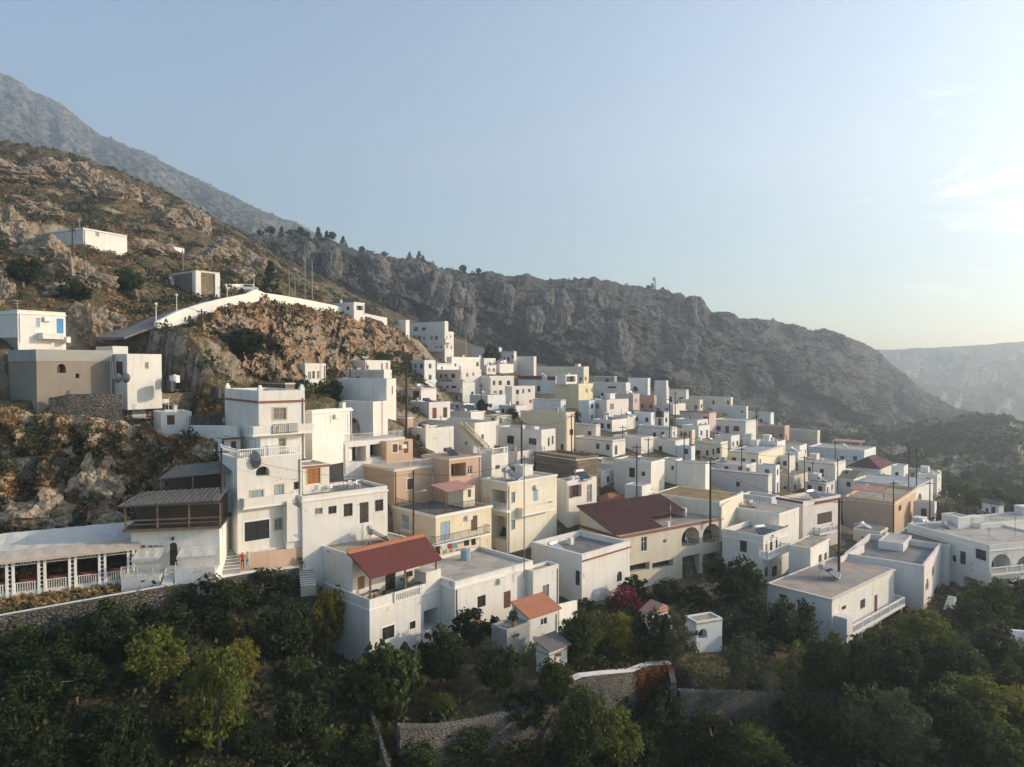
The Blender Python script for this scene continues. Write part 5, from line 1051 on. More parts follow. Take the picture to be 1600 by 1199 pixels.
wallline('terrace_wall', 'long dark dry stone terrace wall below the right hand garden', [(1060, 1078, 1130, 66), (1120, 1080, 1130, 67), (1180, 1080, 1130, 68), (1240, 1080, 1130, 69), (1320, 1084, 1130, 70), (1400, 1088, 1130, 71)], .7, 'stone_pale', under=3)
wallline('terrace_wall', 'pale dry stone terrace wall at the bottom centre of the garden', [(622, 1133, 1199, 54.5), (680, 1134, 1199, 56), (740, 1126, 1190, 58), (800, 1112, 1180, 60), (860, 1092, 1160, 62)], .8, 'stone_pale', under=3)
wallline('garden_path_wall', 'narrow concrete strip wall leading down at the bottom left of centre', [(572, 1060, 1066, 65), (580, 1110, 1118, 58), (608, 1199, 1207, 50)], .3, 'stone_dark', under=.8)
wallline('pipe', 'thin pale pipe wall slanting from the garden shed to the terrace wall', [(838, 1019, 1023, 66), (882, 1060, 1064, 62.5)], .14, 'trim_white', under=.1, cat='pipe')
wallline('garden_wall', 'small sunlit white wall beside the courtyard, right of the terracotta lean-to', [(872, 945, 970, 75), (900, 938, 960, 79)], .3, 'white', under=2)
wallline('garden_wall', 'blue white low wall with a gate at the right edge of the gardens', [(1562, 984, 1003, 78), (1580, 984, 1003, 78.4), (1640, 990, 1008, 79)], .4, 'bluewhite', under=1)
wallline('lane_wall', 'long cream wall closing the yard beneath the dry grass roofed house', [(1126, 792, 815, 103), (1160, 768, 800, 112)], .3, 'creamlight', under=3)
wallline('lane_wall', 'pinkish white garden wall slanting below the tall dark pole', [(1312, 872, 900, 95), (1349, 850, 864, 101)], .3, 'palepink', under=3)

# -------- restaurant
RS = H('two storey white taverna with a dark timber veranda above and an arched door', 206, 828, 906, 65, 196, 344, 12, 'white', 'Ka 265 848 277 884; k 304 856 313 861; c 209 851 217 872; c 219 852 227 872', 'restaurant', 'restaurant', roof='wood', par=.05, ext=4, wl=7)
b = RS.b; x0, y0, W, zt, zg = b['x0'], b['y0'], b['W'], b['zt'], b['zg']; RR = RS.root
zt_ = zt
m = MB().box((x0-.5, y0-.7, zt+.003), (x0+W+.3, y0+5.5, zt+.2)).build('veranda_floor', 'darkwood', RR)
m = MB().box((x0-.5, y0+3.2, zt+.2), (x0+W+.2, y0+3.4, zt+2.6)).build('veranda_back', 'darkwood', RR)
m = MB()
for k in range(4): m.box((x0-.4+k*(W+.5)/3, y0-.6, zt+.2), (x0-.26+k*(W+.5)/3, y0-.46, zt+2.3))
m.obb((x0-.4, y0-.53, zt+.95), (x0+W+.2, y0-.53, zt+.95), .09, .12); m.obb((x0-.4, y0-.53, zt+.55), (x0+W+.2, y0-.53, zt+.55), .05, .08); m.obb((x0-.4, y0-.53, zt+2.3), (x0+W+.2, y0-.53, zt+2.3), .12, .16); m.build('veranda_frame', 'wood', RR)
m = MB().slab([(x0-.9, y0-1.0, zt+2.42), (x0+W+.2, y0-1.0, zt+2.62), (x0+W+.2, y0+3.6, zt+3.1), (x0+.3, y0+3.6, zt+2.9)], .07)
for k in range(16): m.obb((x0-.7+k*(W+.8)/16, y0-1.0, zt+2.47+.2*k/16), (x0+.1+k*(W+.1)/16, y0+3.5, zt+2.95+.2*k/16), .06, .05)
m.build('roof_sheet', 'sheet_grey', RR)
m = MB().slab([(x0+1.2, y0+4.4, zt+4.0), (x0+W+.4, y0+4.4, zt+4.5), (x0+W+.4, y0+8, zt+5.3), (x0+2.0, y0+8, zt+4.8)], .07)
for k in range(3): m.tube((x0+1.4+k*3, y0+4.5, zt+1), (x0+1.4+k*3, y0+4.5, zt+4.0+.15*k), .07, n=5)
m.build('upper_roof_sheet', 'sheet_grey', RR); MB().box((x0+1.3, y0+7.4, zt-1), (x0+W+.2, y0+7.6, zt+4.6)).build('back_screen', 'darkwood', RR)
m = MB().obb((x0-.5, y0-.75, zt+.02), (x0+W+.3, y0-.75, zt+.02), .12, .22).build('fascia', 'wood', RR)
def canvas(name, x_a, x_b, ya, yb, za, zb, mat, n=14, sag=.1, parent=None, th=.03, wav=.08):
    m = MB(); G = [[(x_a+(x_b-x_a)*i/n, ya+(yb-ya)*j/4, za+(zb-za)*j/4-sag*math.sin(math.pi*j/4)+wav*math.sin(i*2.1+j)*math.sin(math.pi*(j+.5)/5)) for i in range(n+1)] for j in range(5)]
    for j in range(4):
        for i in range(n):
            a, b_, c, d = G[j][i], G[j][i+1], G[j+1][i+1], G[j+1][i]; m.quad(a, b_, c, d); m.quad(*[(q[0], q[1], q[2]-th) for q in (d, c, b_, a)])
    for i in range(n): a, b_ = G[0][i], G[0][i+1]; m.quad((a[0], a[1], a[2]-.22), (b_[0], b_[1], b_[2]-.22), b_, a)
    return m.build(name, mat, parent, smooth=True)
canvas('awning', x0+W*.56, x0+W*.99, y0-1.9, y0-.1, zg+2.35, zg+2.9, 'canvas', 8, .12, RR, wav=.03)
canvas('awning', x0+.6, x0+W*.38, y0-2.1, y0-.1, zg+2.45, zg+3.0, 'canvas', 8, .14, RR, wav=.03)
fz = RS.hit(300, 897, 'R', y0-2.0).z
m = MB().box((x0+W*.55, y0-2.2, fz-2), (x0+W, y0-.01, fz+.15)).box((x0+W*.55, y0-2.25, fz-1.5), (x0+W, y0-2.05, fz+.65)); m.build('terrace', 'white', RR)
m = MB(); bars(m, (x0+W*.56, y0-2.15, fz+.66), (x0+W*.98, y0-2.15, fz+.66), .55, .5, .02); m.build('terrace_railing', 'whitemetal', RR)
m = MB().box((x0-.2, y0-2.3, fz-2), (x0+W*.39, y0-.01, fz+.1)); m.build('terrace', 'white', RR)
m = MB(); bars(m, (x0-.2, y0-2.25, fz+.1), (x0+W*.38, y0-2.25, fz+.1), .95, .16, .03); m.build('terrace_railing', 'whitemetal', RR)
m = MB()
for k in range(6): m.box((x0+W*.41, y0-1.2-k*.32, fz-1.2-k*.17), (x0+W*.53, y0-.88-k*.32, fz+.05-k*.17))
m.build('door_steps', 'bluewhite', RR)
m = MB()
for k in range(3):
    p, q = RS.hit(232+k*8, 853, 'R', y0-.05), RS.hit(238+k*8, 863, 'R', y0-.05); m.box((p.x, y0-.05, q.z), (q.x, y0-.01, p.z))
m.build('wall_picture', 'darkwood', RR)
lm = MB().box((x0+W*.46, y0-.35, zg+3.55), (x0+W*.46+.15, y0-.01, zg+3.85)).build('wall_lamp', 'iron', RR)
# awning terrace
C0 = P(205, 905, 64.2); ar = R(28); TR = empty('dining_terrace', C0, ar); tag(TR, 'long open dining terrace with white posts and a sagging beige and white awning', 'terrace')
LX = -15.5
MB().box((LX, 0, -2.5), (0, 6.5, .05)).build('floor', 'offwhite', TR); MB().box((LX, 6.3, .05), (0, 6.5, 2.9)).build('back_wall', 'stone_dark', TR)
nP = 7; dx = 2.28
for k in range(nP):
    x = -k*dx; m = MB().box((x-.32, -.12, -.3), (x-.12, .1, 2.75)).box((x+.12, -.12, -.3), (x+.32, .1, 2.75))
    for j in range(7): m.box((x-.12, -.06, .1+j*.38), (x+.12, 0, .16+j*.38))
    m.build('post', 'trim_white', TR)
    if k < nP-1:
        m = MB(); bars(m, (x-dx+.34, 0, .02), (x-.34, 0, .02), .85, .17, .03); m.build('fence_panel', 'trim_white', TR)
        m = MB(); m.box((x-dx+.33, -.04, 2.4), (x-.33, .02, 2.46)); m.box((x-dx+.33, -.04, 2.68), (x-.33, .02, 2.75))
        for j in range(9): m.box((x-dx+.35+j*.2, -.03, 2.46), (x-dx+.39+j*.2, .01, 2.68))
        m.build('lattice', 'trim_white', TR)
canvas('awning', LX, .7, -.45, 1.9, 2.95, 3.35, 'canvas_beige', 30, -.05, TR, wav=.05)
canvas('awning', LX, .5, 1.9, 6.9, 3.36, 3.95, 'canvas', 30, .18, TR, wav=.06)
def chair_at(w, rz, mat='trim_white', label='', parent_=None, s=1.0):
    r = empty('chair', w, rz); m = MB()
    MB().box((-.22, -.22, .42), (.22, .22, .46)).build('seat', mat, r); MB().box((-.22, .19, .46), (.22, .23, .9)).build('backrest', mat, r)
    for (x, y) in ((-.2, -.2), (.2, -.2), (-.2, .2), (.2, .2)): MB().tube((x, y, 0), (x, y, .42), .02, n=4).build('leg', mat, r)
    r.scale = (s, s, s); return tag(r, label, 'chair')
def table_at(w, rz, mat, label, L_=1.2, W_=.7):
    r = empty('table', w, rz); MB().box((-L_/2, -W_/2, .71), (L_/2, W_/2, .75)).build('tabletop', mat, r)
    for (x, y) in ((-1, -1), (1, -1), (-1, 1), (1, 1)): MB().tube((x*(L_/2-.08), y*(W_/2-.08), 0), (x*(L_/2-.08), y*(W_/2-.08), .71), .025, n=4).build('leg', 'wood', r)
    return tag(r, label, 'table')
def wl(root, l):
    ca, sa = math.cos(root.rotation_euler.z), math.sin(root.rotation_euler.z); return Vector((root.location.x+l[0]*ca-l[1]*sa, root.location.y+l[0]*sa+l[1]*ca, root.location.z+l[2]))
POSW = ['first', 'second', 'third', 'fourth', 'fifth', 'sixth']
ch = {}
def rebuild():
    d = {}
    for x in bpy.data.objects:
        if x.parent: d.setdefault(x.parent.name, []).append(x)
    return d
t0_ = table_at(wl(TR, (-1.15, 1.2, .05)), ar, 'redcloth', 'red clothed table in the %s bay of the awning terrace, counted from the stairs' % POSW[0]); ch = rebuild(); t0_['group'] = 'tables under the awning'
c0_ = chair_at(wl(TR, (-1.15, .5, .05)), ar+math.pi, 'wood', 'wooden chair at the table in the first bay of the awning terrace, from the stairs'); c0_['group'] = 'chairs under the awning'; ch = rebuild()
for k in range(1, 6):
    t = copy_tree(t0_, None, ch); t.location = wl(TR, (-1.15-k*dx, 1.2, .05)); t['label'] = 'red clothed table in the %s bay of the awning terrace, counted from the stairs' % POSW[k]
    c = copy_tree(c0_, None, ch); c.location = wl(TR, (-1.15-k*dx, .5, .05)); c['label'] = 'wooden chair at the table in the %s bay of the awning terrace, from the stairs' % POSW[k]
# stairs between taverna and tall house
def stairs(label, p, q, w, n, mat, name='staircase', hgt=1.0, mat2=None):
    p = Vector(p); q = Vector(q); d = Vector((q.x-p.x, q.y-p.y, 0)); ln = d.length; a = math.atan2(d.y, d.x); r = empty(name, p, a); m = MB(); e = MB(); rise = (q.z-p.z)/n; run = ln/n
    for k in range(n):
        m.box((k*run, -w/2, -hgt if k == 0 else k*rise-hgt), ((k+1)*run, w/2, (k+1)*rise)); e.box((k*run-.05, -w/2, (k+1)*rise+.003), (k*run+.12, w/2, (k+1)*rise+.035))
    m.build('steps', mat, r); e.build('step_edge', mat2 or 'offwhite', r); return tag(r, label, 'stairs')
stairs('long dark outside staircase with pale step edges between taverna and tall house', P(360, 893, 68), P(354, 778, 80), 1.7, 26, 'greyconc')
stairs('short dark garden stairs with pale edges going down left of the porch house', P(482, 916, 70), P(478, 886, 74), 1.5, 9, 'greyconc')
stairs('white garden steps beside the round walled veranda at right', P(1474, 972, 88), P(1488, 932, 92), .9, 12, 'offwhite')

# -------- poles
def pole(label, px, yt, yb, d, r=.13, arm=1.4, lean=0, mat='pole_wood', lamp=False):
    Tp, Bp = P(px+lean, yt, d), P(px, yb, d); h = Tp.z-Bp.z; r = max(r, d*.00075)
    ro = empty('utility_pole', Bp); m = MB().tube((0, 0, -1.5), (Tp.x-Bp.x, 0, h), r, r*.75, 7).build('pole', mat, ro); t = Vector((Tp.x-Bp.x, 0, h))
    if arm:
        MB().box((t.x-arm/2, -.05, h-.45), (t.x+arm/2, .05, h-.35)).build('crossarm', mat, ro)
        for k in (-.45, 0, .45): MB().tube((t.x+k*arm, 0, h-.35), (t.x+k*arm, 0, h-.12), .05, .035, 5).build('insulator', 'whiteplastic', ro)
    if lamp:
        MB().obb((t.x, 0, h*.72), (t.x+1.1, -.3, h*.72+.25), .05, .05).obb((t.x+1.0, -.28, h*.72+.24), (t.x+1.5, -.45, h*.72+.3), .2, .1).build('street_light', 'whiteplastic', ro)
    return tag(ro, label, 'utility pole', 'wooden power poles'), Vector((Tp.x, Tp.y, Tp.z-.4))
PL = [('lone wooden pole on the rocky slope in front of the long storehouse', 113, 356, 442, 118), ('wooden pole on the dry grass slope right of the small brown door house', 315, 483, 592, 101),
 ('weathered pole beside the staircase of the taverna', 346, 700, 905, 68), ('dark pole rising behind the big blank hall below the crag', 547, 532, 590, 119), ('tall thick pole between the blank hall and the green lane tree', 635, 563, 690, 103),
 ('rust brown pole in front of the two level white house', 722, 592, 634, 150), ('slim pole beside the small lane tree right of the yellow stairs', 752, 600, 632, 160), ('dark pole in front of the glazed corner balcony house', 815, 657, 768, 103),
 ('left one of two close poles by the maroon windowed house', 893, 648, 712, 134), ('right one of two close poles by the maroon windowed house', 898, 645, 714, 135), ('pole in front of the white cube house with teal door', 995, 695, 780, 109),
 ('pole rising behind the roof of the teal door cube house', 1013, 684, 722, 128), ('thin pole before the shaded ruined cottage', 973, 665, 708, 140), ('pole before the house with one maroon and one grey shutter', 1046, 622, 700, 150),
 ('pole with many crossarms near the rim balcony house', 1055, 612, 662, 172), ('pole between the low dark roofed house and the cream ruin', 1069, 676, 722, 140), ('thick pole in front of the dry grass roofed house', 1110, 720, 806, 101),
 ('pole before the bright white sided hall', 1159, 699, 742, 138), ('pole behind the ribbed tower house', 1182, 641, 705, 175), ('first pole beside the tan vine house, from the left', 1232, 707, 768, 144), ('second pole beside the tan vine house', 1257, 712, 768, 145),
 ('short pole left of the dark windowed white house door', 1270, 722, 756, 152), ('tall slim pole before the long blue white row', 1305, 690, 738, 165), ('pole left of the hipped maroon roof', 1309, 716, 760, 152), ('very thick dark pole in front of the maroon banded house', 1311, 780, 886, 91),
 ('pole in front of the peach pergola house', 1396, 752, 850, 118), ('left of the two tall dark poles by the ribbed house', 1420, 703, 770, 150), ('right of the two tall dark poles by the ribbed house', 1432, 700, 772, 152), ('grey pole with a side bracket right of the tall arch', 1453, 752, 838, 124),
 ('pale pole among the orchard trees left of the small cottage', 1511, 756, 838, 132)]
TOPS = {}
for (lb, px, yt, yb, d) in PL:
    thick = px in (635, 815, 1110, 1311, 646); _, tp = pole(lb, px, yt, yb, d, .17 if thick else .12, 1.5 if d < 150 else 1.1); TOPS[px] = tp
_, TOPS[646] = pole('pole with a white street light in front of the cream house with the balcony', 646, 735, 858, 82, .12, 0, lamp=True)
_, TOPS[820] = pole('thin pale metal pole standing in front of the cream three level house', 819, 712, 882, 79, .07, .5, mat='galv')
def wire(label, a, b, sag, r=.02):
    m = MB(); a, b = Vector(a), Vector(b); n = 14; r = max(r, (a.y+b.y)/2*.00030); pr = a
    for k in range(1, n+1):
        t = k/n; q = a.lerp(b, t)-Vector((0, 0, sag*4*t*(1-t))); m.tube(pr, q, r, n=4, caps=False); pr = q
    return tag(m.build('wire', 'blackplastic'), label, 'wire', 'overhead wires')
for (lb, a, b, s_) in (('wire from the staircase pole to the street light pole', 346, 646, 1.2), ('wire from the street light pole to the thin pale pole', 646, 820, .8), ('wire from the pale pole to the pole by the teal door cube', 820, 995, 1.5), ('wire from the pole by the teal door cube to the thick central pole', 995, 1110, .8),
    ('long wire from the central pole to the very thick dark pole', 1110, 1311, 1.5), ('wire from the very thick pole to the peach house pole', 1311, 1396, .8), ('wire from the peach house pole to the bracket pole', 1396, 1453, .6), ('wire from the thick lane pole to the glazed balcony house pole', 635, 815, 1.5),
    ('wire from the slope pole to the dark pole under the crag', 315, 547, 2.0), ('wire from the lone slope pole to the dry grass pole', 113, 315, 2.0), ('wire from the crag pole to the thick lane pole', 547, 635, .8), ('wire from the thick balcony pole to the close pole pair', 815, 898, 1.0), ('wire between the cottage pole and the low roofed house pole', 973, 1069, .8),
    ('wire from the cream ruin pole to the bright hall pole', 1069, 1159, .8), ('wire from the bright hall pole to the vine house pole', 1159, 1232, .8), ('wire from the second vine house pole to the hipped roof pole', 1257, 1309, .6), ('wire from the hipped roof pole to the two tall poles', 1309, 1420, .9), ('wire from the right tall pole to the orchard pole', 1432, 1511, 1.5)):
    wire(lb, TOPS[a], TOPS[b], s_)
wire('wire leaving the picture at the left from the staircase pole', TOPS[346]-Vector((0, 0, 1.2)), P(-60, 880, 60)+Vector((0, 0, 2)), 1.0)
# masts beside the road
def mast(label, px, yt, yb, d, rungs=0, r=.1):
    Tp, Bp = P(px, yt, d), P(px, yb, d); h = Tp.z-Bp.z; r = max(r, d*.0006); ro = empty('mast', Bp); MB().tube((0, 0, -2), (0, 0, h), r, r*.6, 6).build('pole', 'galv', ro)
    for k in range(rungs): MB().obb((-.9, 0, h-.6-k*h*.13), (.9, 0, h-.5-k*h*.13), .06, .06).build('antenna_bar', 'galv', ro)
    return tag(ro, label, 'mast', 'masts by the road')
mast('thin mast left of the ladder mast on the road bend', 452, 420, 472, 170); mast('second thin mast between the road tree and the ladder mast', 461, 428, 473, 172); mast('mid height mast just left of the ladder mast', 477, 398, 474, 175, 2)
mast('ladder mast with stacked antenna bars beside the road', 488, 408, 476, 178, 5, .14); mast('grey whip mast behind the three storey white house', 728, 515, 556, 222); mast('tiny mast above the road wall, left of the bunker', 286, 385, 424, 150); mast('mast on the hill between the bunker and the road tree', 331, 390, 418, 170)
def lamp(label, px, yt, yb, d):
    Tp, Bp = P(px, yt, d), P(px, yb, d); h = Tp.z-Bp.z; ro = empty('street_lamp', Bp); MB().tube((0, 0, -.5), (0, 0, h), .09, .06, 6).build('pole', 'bluewhite', ro); MB().sphere((0, 0, h+.15), .24, 8).build('lamp_globe', 'whiteplastic', ro); return tag(ro, label, 'street lamp', 'street lamps along the road wall')
lamp('pale street lamp at the low end of the road wall', 244, 477, 505, 104.5); lamp('street lamp a little up the road wall, second from the low end', 276, 463, 489, 110); lamp('street lamp in front of the bunker on the road wall', 355, 452, 468, 124); lamp('street lamp at the top bend of the road wall', 397, 432, 456, 136)
# ridge tower
T0 = P(1023, 454, 588); ro = empty('radio_tower', T0); m = MB(); hh = 11
for (x, y) in ((-1, -1), (1, -1), (1, 1), (-1, 1)): m.tube((x, y, -3), (x*.3, y*.3, hh), .22, .15, 4)
for k in range(5): s_ = 1-.14*k; z = k*2.2; m.obb((-s_, -s_, z), (s_*.86, -s_, z+2.2), .16, .16); m.obb((-s_, -s_, z), (s_, -s_, z), .16, .16)
m.build('lattice', 'galv', ro); MB().box((-1.6, -1, hh-3), (-.6, 0, hh-.5)).build('antenna', 'galv', ro); tag(ro, 'small radio tower on the skyline of the cliff hill', 'tower')

# -------- roof equipment
def solar_heater(w, rz, label, s=1.0, panels=2, d=80):
    r = empty('solar_heater', w, rz); m = MB().tube((-.75, 0, 1.25), (.75, 0, 1.25), .3, n=12).build('tank', 'steel', r, smooth=False)
    for k in range(panels):
        x = (-.98 if k == 0 else .04) if panels == 2 else -.5; MB().slab([(x, -1.75, .25), (x+.94, -1.75, .25), (x+.94, -.25, 1.2), (x, -.25, 1.2)], .09).build('panel', 'solarglass', r)
        MB().obb((x+.02, -1.77, .27), (x+.92, -1.77, .27), .06, .1).obb((x+.02, -.25, 1.22), (x+.92, -.25, 1.22), .06, .1).build('panel_frame', 'whitemetal', r)
    m = MB()
    for x in (-.7, .7): m.tube((x, 0, 0), (x, 0, 1.0), .03, n=4); m.tube((x, -1.7, 0), (x, -1.7, .25), .03, n=4); m.tube((x, .5, 0), (x, 0, 1.0), .03, n=4)
    m.build('stand', 'whitemetal', r); r.scale = (s, s, s); return tag(r, label, 'solar heater', 'solar water heaters on roofs')
s0 = solar_heater(F1.at(F1b, .5, .55), F1.a+R(60), 'silver solar water heater on the tan roof above the red tiled porch', 1.15); ch = rebuild()
def heater(hs, b, u, v, rz, label, s=1.0):
    c = copy_tree(s0, None, ch); c.location = hs.at(b, u, v); c.rotation_euler.z = rz; c.scale = (s, s, s); c['label'] = label
heater(G, G.b, .42, .6, G.a+R(20), 'solar heater with two dark panels on the patched flat roof', 1.2)
heater(CM, CM.b, .22, .5, CM.a+R(30), 'solar heater on the roof of the cream three level house', 1.2)
heater(S9, S9.blocks[0], .3, .3, S9.a-R(20), 'solar heater inside the walled roof of the arched balcony house', 1.1)
heater(TK, TK.b, .25, .3, TK.a, 'paired dark tank heater above the yellow staircase house', 1.2)
heater(S8, S8.b, .5, .5, S8.a, 'solar heater on the maroon banded house roof'); heater(T2, T2.b, .6, .7, T2.a, 'solar heater on the earthy brown roof'); heater(WM, WM.b, .6, .5, WM.a, 'solar heater on the maroon shuttered house roof')
def tank(w, label, mat='blackplastic', r=.5, hgt=1.1):
    ro = empty('water_tank', w); MB().tube((0, 0, 0), (0, 0, hgt), r, r, 12).build('body', mat, ro); MB().tube((0, 0, hgt), (0, 0, hgt+.12), r*.4, r*.35, 10).build('lid', mat, ro); return tag(ro, label, 'water tank')
tank(P(263, 612, 87), 'black round water tank by the rubble stone house roof', r=.8, hgt=1.3); tank(P(273, 598, 88.5), 'white horizontal tank above the black round tank', 'whiteplastic', .6, .9); tank(P(338, 622, 90), 'dark tank in the shadow behind the stone wall, left of the tall white house', r=.7, hgt=1.4)
q = F2.at(F2.blocks[0], .62, .72); tank(q, 'pale blue round tank on the roof with the washing line', 'bluecloth', .6, 1.2); tank(P(1031, 652, 168), 'dark tank beside the shaded white cube', r=1.0, hgt=1.5)
def dish(w, rz, label, s=.6, mat='galv'):
    ro = empty('satellite_dish', w, rz); m = MB(); n = 12
    for j in range(3):
        for k in range(n):
            def pt(jj, kk): rr = s*jj/3; a = 2*math.pi*kk/n; return (rr*math.cos(a), rr*rr*.5/s-.2, 1.0+rr*math.sin(a)*1.0)
            m.quad(pt(j, k), pt(j+1, k), pt(j+1, k+1), pt(j, k+1))
    m.build('reflector', mat, ro); MB().tube((0, .15, 0), (0, 0, 1.0), .035, n=5).build('stand', mat, ro); MB().tube((0, -.1, .6), (0, -.55, 1.0), .02, n=4).build('feed_arm', mat, ro); return tag(ro, label, 'satellite dish', 'satellite dishes')
dish(A.at(LB, .28, .08, LB['zt']-1.2)+Vector((0, -.6, 0)), R(-25), 'big dark grey satellite dish on the front of the tall white house', .95)
dish(PE.at(PE.blocks[0], .9, .02, PE.blocks[0]['zt']-3.0)+Vector((.5, -1.2, .6)), R(30), 'round white satellite dish outside the peach house', .5, 'whiteplastic')
dish(P(183, 604, 83), R(-10), 'left grey dish of the pair before the small brown door house', .6); dish(P(196, 604, 83), R(-10), 'right grey dish of the pair before the small brown door house', .6)
dish(F1.at(F1.blocks[0], .9, .5, F1.blocks[0]['zt']), R(10), 'small dark dish behind the porch terrace screen', .4)
# washing line
q1, q2 = F2.at(F2.blocks[0], .12, .92), F2.at(F2.blocks[0], .93, .88); q1 = q1+Vector((0, 0, 1.8)); q2 = q2+Vector((0, 0, 1.8))
ro = empty('washing_line', q1); m = MB().tube((0, 0, -1.8), (0, 0, .1), .04, n=5).tube(q2-q1-Vector((0, 0, 1.8)), q2-q1, .04, n=5); m.build('post', 'galv', ro); MB().tube((0, 0, 0), q2-q1, .012, n=4).build('line', 'whiteplastic', ro); tag(ro, 'washing line across the pale roof right of the red tiled porch', 'washing line')
DS = [('white sheet at the left end of the washing line', 'whitecloth', .04, .14, .9), ('second white cloth on the washing line', 'whitecloth', .16, .10, .8), ('black trousers hanging on the washing line', 'darkcloth', .29, .07, 1.0), ('wide striped white towel on the washing line', 'whitecloth', .38, .08, .6), ('red cloth in the middle of the washing line', 'redcloth', .48, .07, .6), ('pale blue cloth on the washing line', 'bluecloth', .57, .06, .7), ('left black shirt near the right end of the line', 'darkcloth', .74, .08, .7), ('right black shirt near the right end of the line', 'darkcloth', .86, .07, .8)]
for (lb, mt_, t, w_, hh) in DS:
    v = q2-q1; a = math.atan2(v.y, v.x); m = MB(); n = 6; wd = w_*v.length
    for i in range(n):
        for j in range(3):
            f = lambda u, s_: (wd*u/n, .05*math.sin(u*2.3+s_), -hh*s_/3); m.quad(f(i, j+1), f(i+1, j+1), f(i+1, j), f(i, j)); g = lambda u, s_: (wd*u/n, .05*math.sin(u*2.3+s_)+.015, -hh*s_/3); m.quad(g(i, j), g(i+1, j), g(i+1, j+1), g(i, j+1))
    o = m.build('laundry', mt_); o.location = q1+v*t; o.rotation_euler.z = a; tag(o, lb, 'laundry', 'laundry on the washing line')
# furniture on the roof terrace of the tall white house
for (u, v, lb, mt_) in ((.28, .45, 'white chair at the long table on the dark roof terrace', 'trim_white'), (.42, .42, 'second white chair on the dark roof terrace', 'trim_white'), (.70, .5, 'white plastic chair by the dark table on the roof terrace', 'whiteplastic'), (.78, .45, 'rightmost white chair on the roof terrace', 'whiteplastic')):
    chair_at(A.at(LT, u, v), A.a+u*9, mt_, lb)
table_at(A.at(LT, .35, .62), A.a, 'pinkroof', 'long pale table on the dark roof terrace of the tall white house', 3.2, .9); table_at(A.at(LT, .74, .65), A.a, 'darkwood', 'round looking dark table at the right of the roof terrace', 1.3, 1.2)
fl = F1.blocks[0]
chair_at(F1.at(fl, .18, .16), F1.a+.5, 'darkwood', 'dark chair on the terrace under the red tiled porch, near the left post'); chair_at(F1.at(fl, .30, .2), F1.a+2.6, 'darkwood', 'second dark chair under the red tiled porch'); table_at(F1.at(fl, .24, .3), F1.a, 'darkwood', 'dark table under the red tiled porch'); table_at(F1.at(fl, .60, .25), F1.a, 'greenplastic', 'green clothed table under the red tiled porch', 1.0, .8)
bz = BU.hit(1080, 852, 'R', BU.b['y0']).z; bb = BU.blocks[0]
table_at(BU.world((BU.hit(1082, 846, 'R', bb['y0']+1.2).x, bb['y0']+1.1, bz)), BU.a, 'trim_white', 'white table inside the left arched balcony', .9, .9); chair_at(BU.world((BU.hit(1072, 846, 'R', bb['y0']+1.2).x, bb['y0']+1.0, bz)), BU.a, 'whiteplastic', 'white chair inside the left arched balcony')
# antenna on maroon roof
q = BU.at(bb, .50, .08); m = MB()
for k in range(6): m.tube((0, 0, k*.75), (0, 0, k*.75+.75), .045, n=6, m=k % 2)
o = m.build('antenna_mast', ['redcloth', 'whiteplastic']); o.location = q; tag(o, 'thin red and white banded mast on the maroon roofed house', 'mast')
# parked car on the upper road
c = P(388, 452, 146); c.z = 0; cz = P(388, 453, 146).z-.4
ro = empty('parked_car', (c.x, c.y, cz), R(20)); m = MB(); prof_ = [(-2, .35), (-2, .85), (-1.3, .95), (-.8, 1.42), (.7, 1.42), (1.3, .95), (2, .8), (2, .35)]
for k in range(len(prof_)):
    a, b_ = prof_[k], prof_[(k+1) % len(prof_)]; m.quad((a[0], -.8, a[1]), (b_[0], -.8, b_[1]), (b_[0], .8, b_[1]), (a[0], .8, a[1]))
m.quad(*[(x, -.8, z) for x, z in reversed(prof_)]); m.quad(*[(x, .8, z) for x, z in prof_]); m.build('body', 'carwhite', ro)
MB().box((-.85, -.82, .98), (.85, -.79, 1.34)).box((-.85, .79, .98), (.85, .82, 1.34)).build('window', 'glass', ro)
for (x, y) in ((-1.25, -.72), (1.25, -.72), (-1.25, .72), (1.25, .72)): MB().tube((x, y-.1, .33), (x, y+.1, .33), .33, n=12).build('wheel', 'blackplastic', ro)
tag(ro, 'white car parked at the top bend of the mountain road', 'car')
# plant pot on outhouse
q = F4.at(F4.b, .45, .25); ro = empty('plant_pot', q); MB().tube((0, 0, 0), (0, 0, .5), .2, .3, 10).build('pot', 'terracotta_pot', ro); tag(ro, 'terracotta pot with a leafy plant on the grey outhouse roof', 'plant pot'); POT = ro
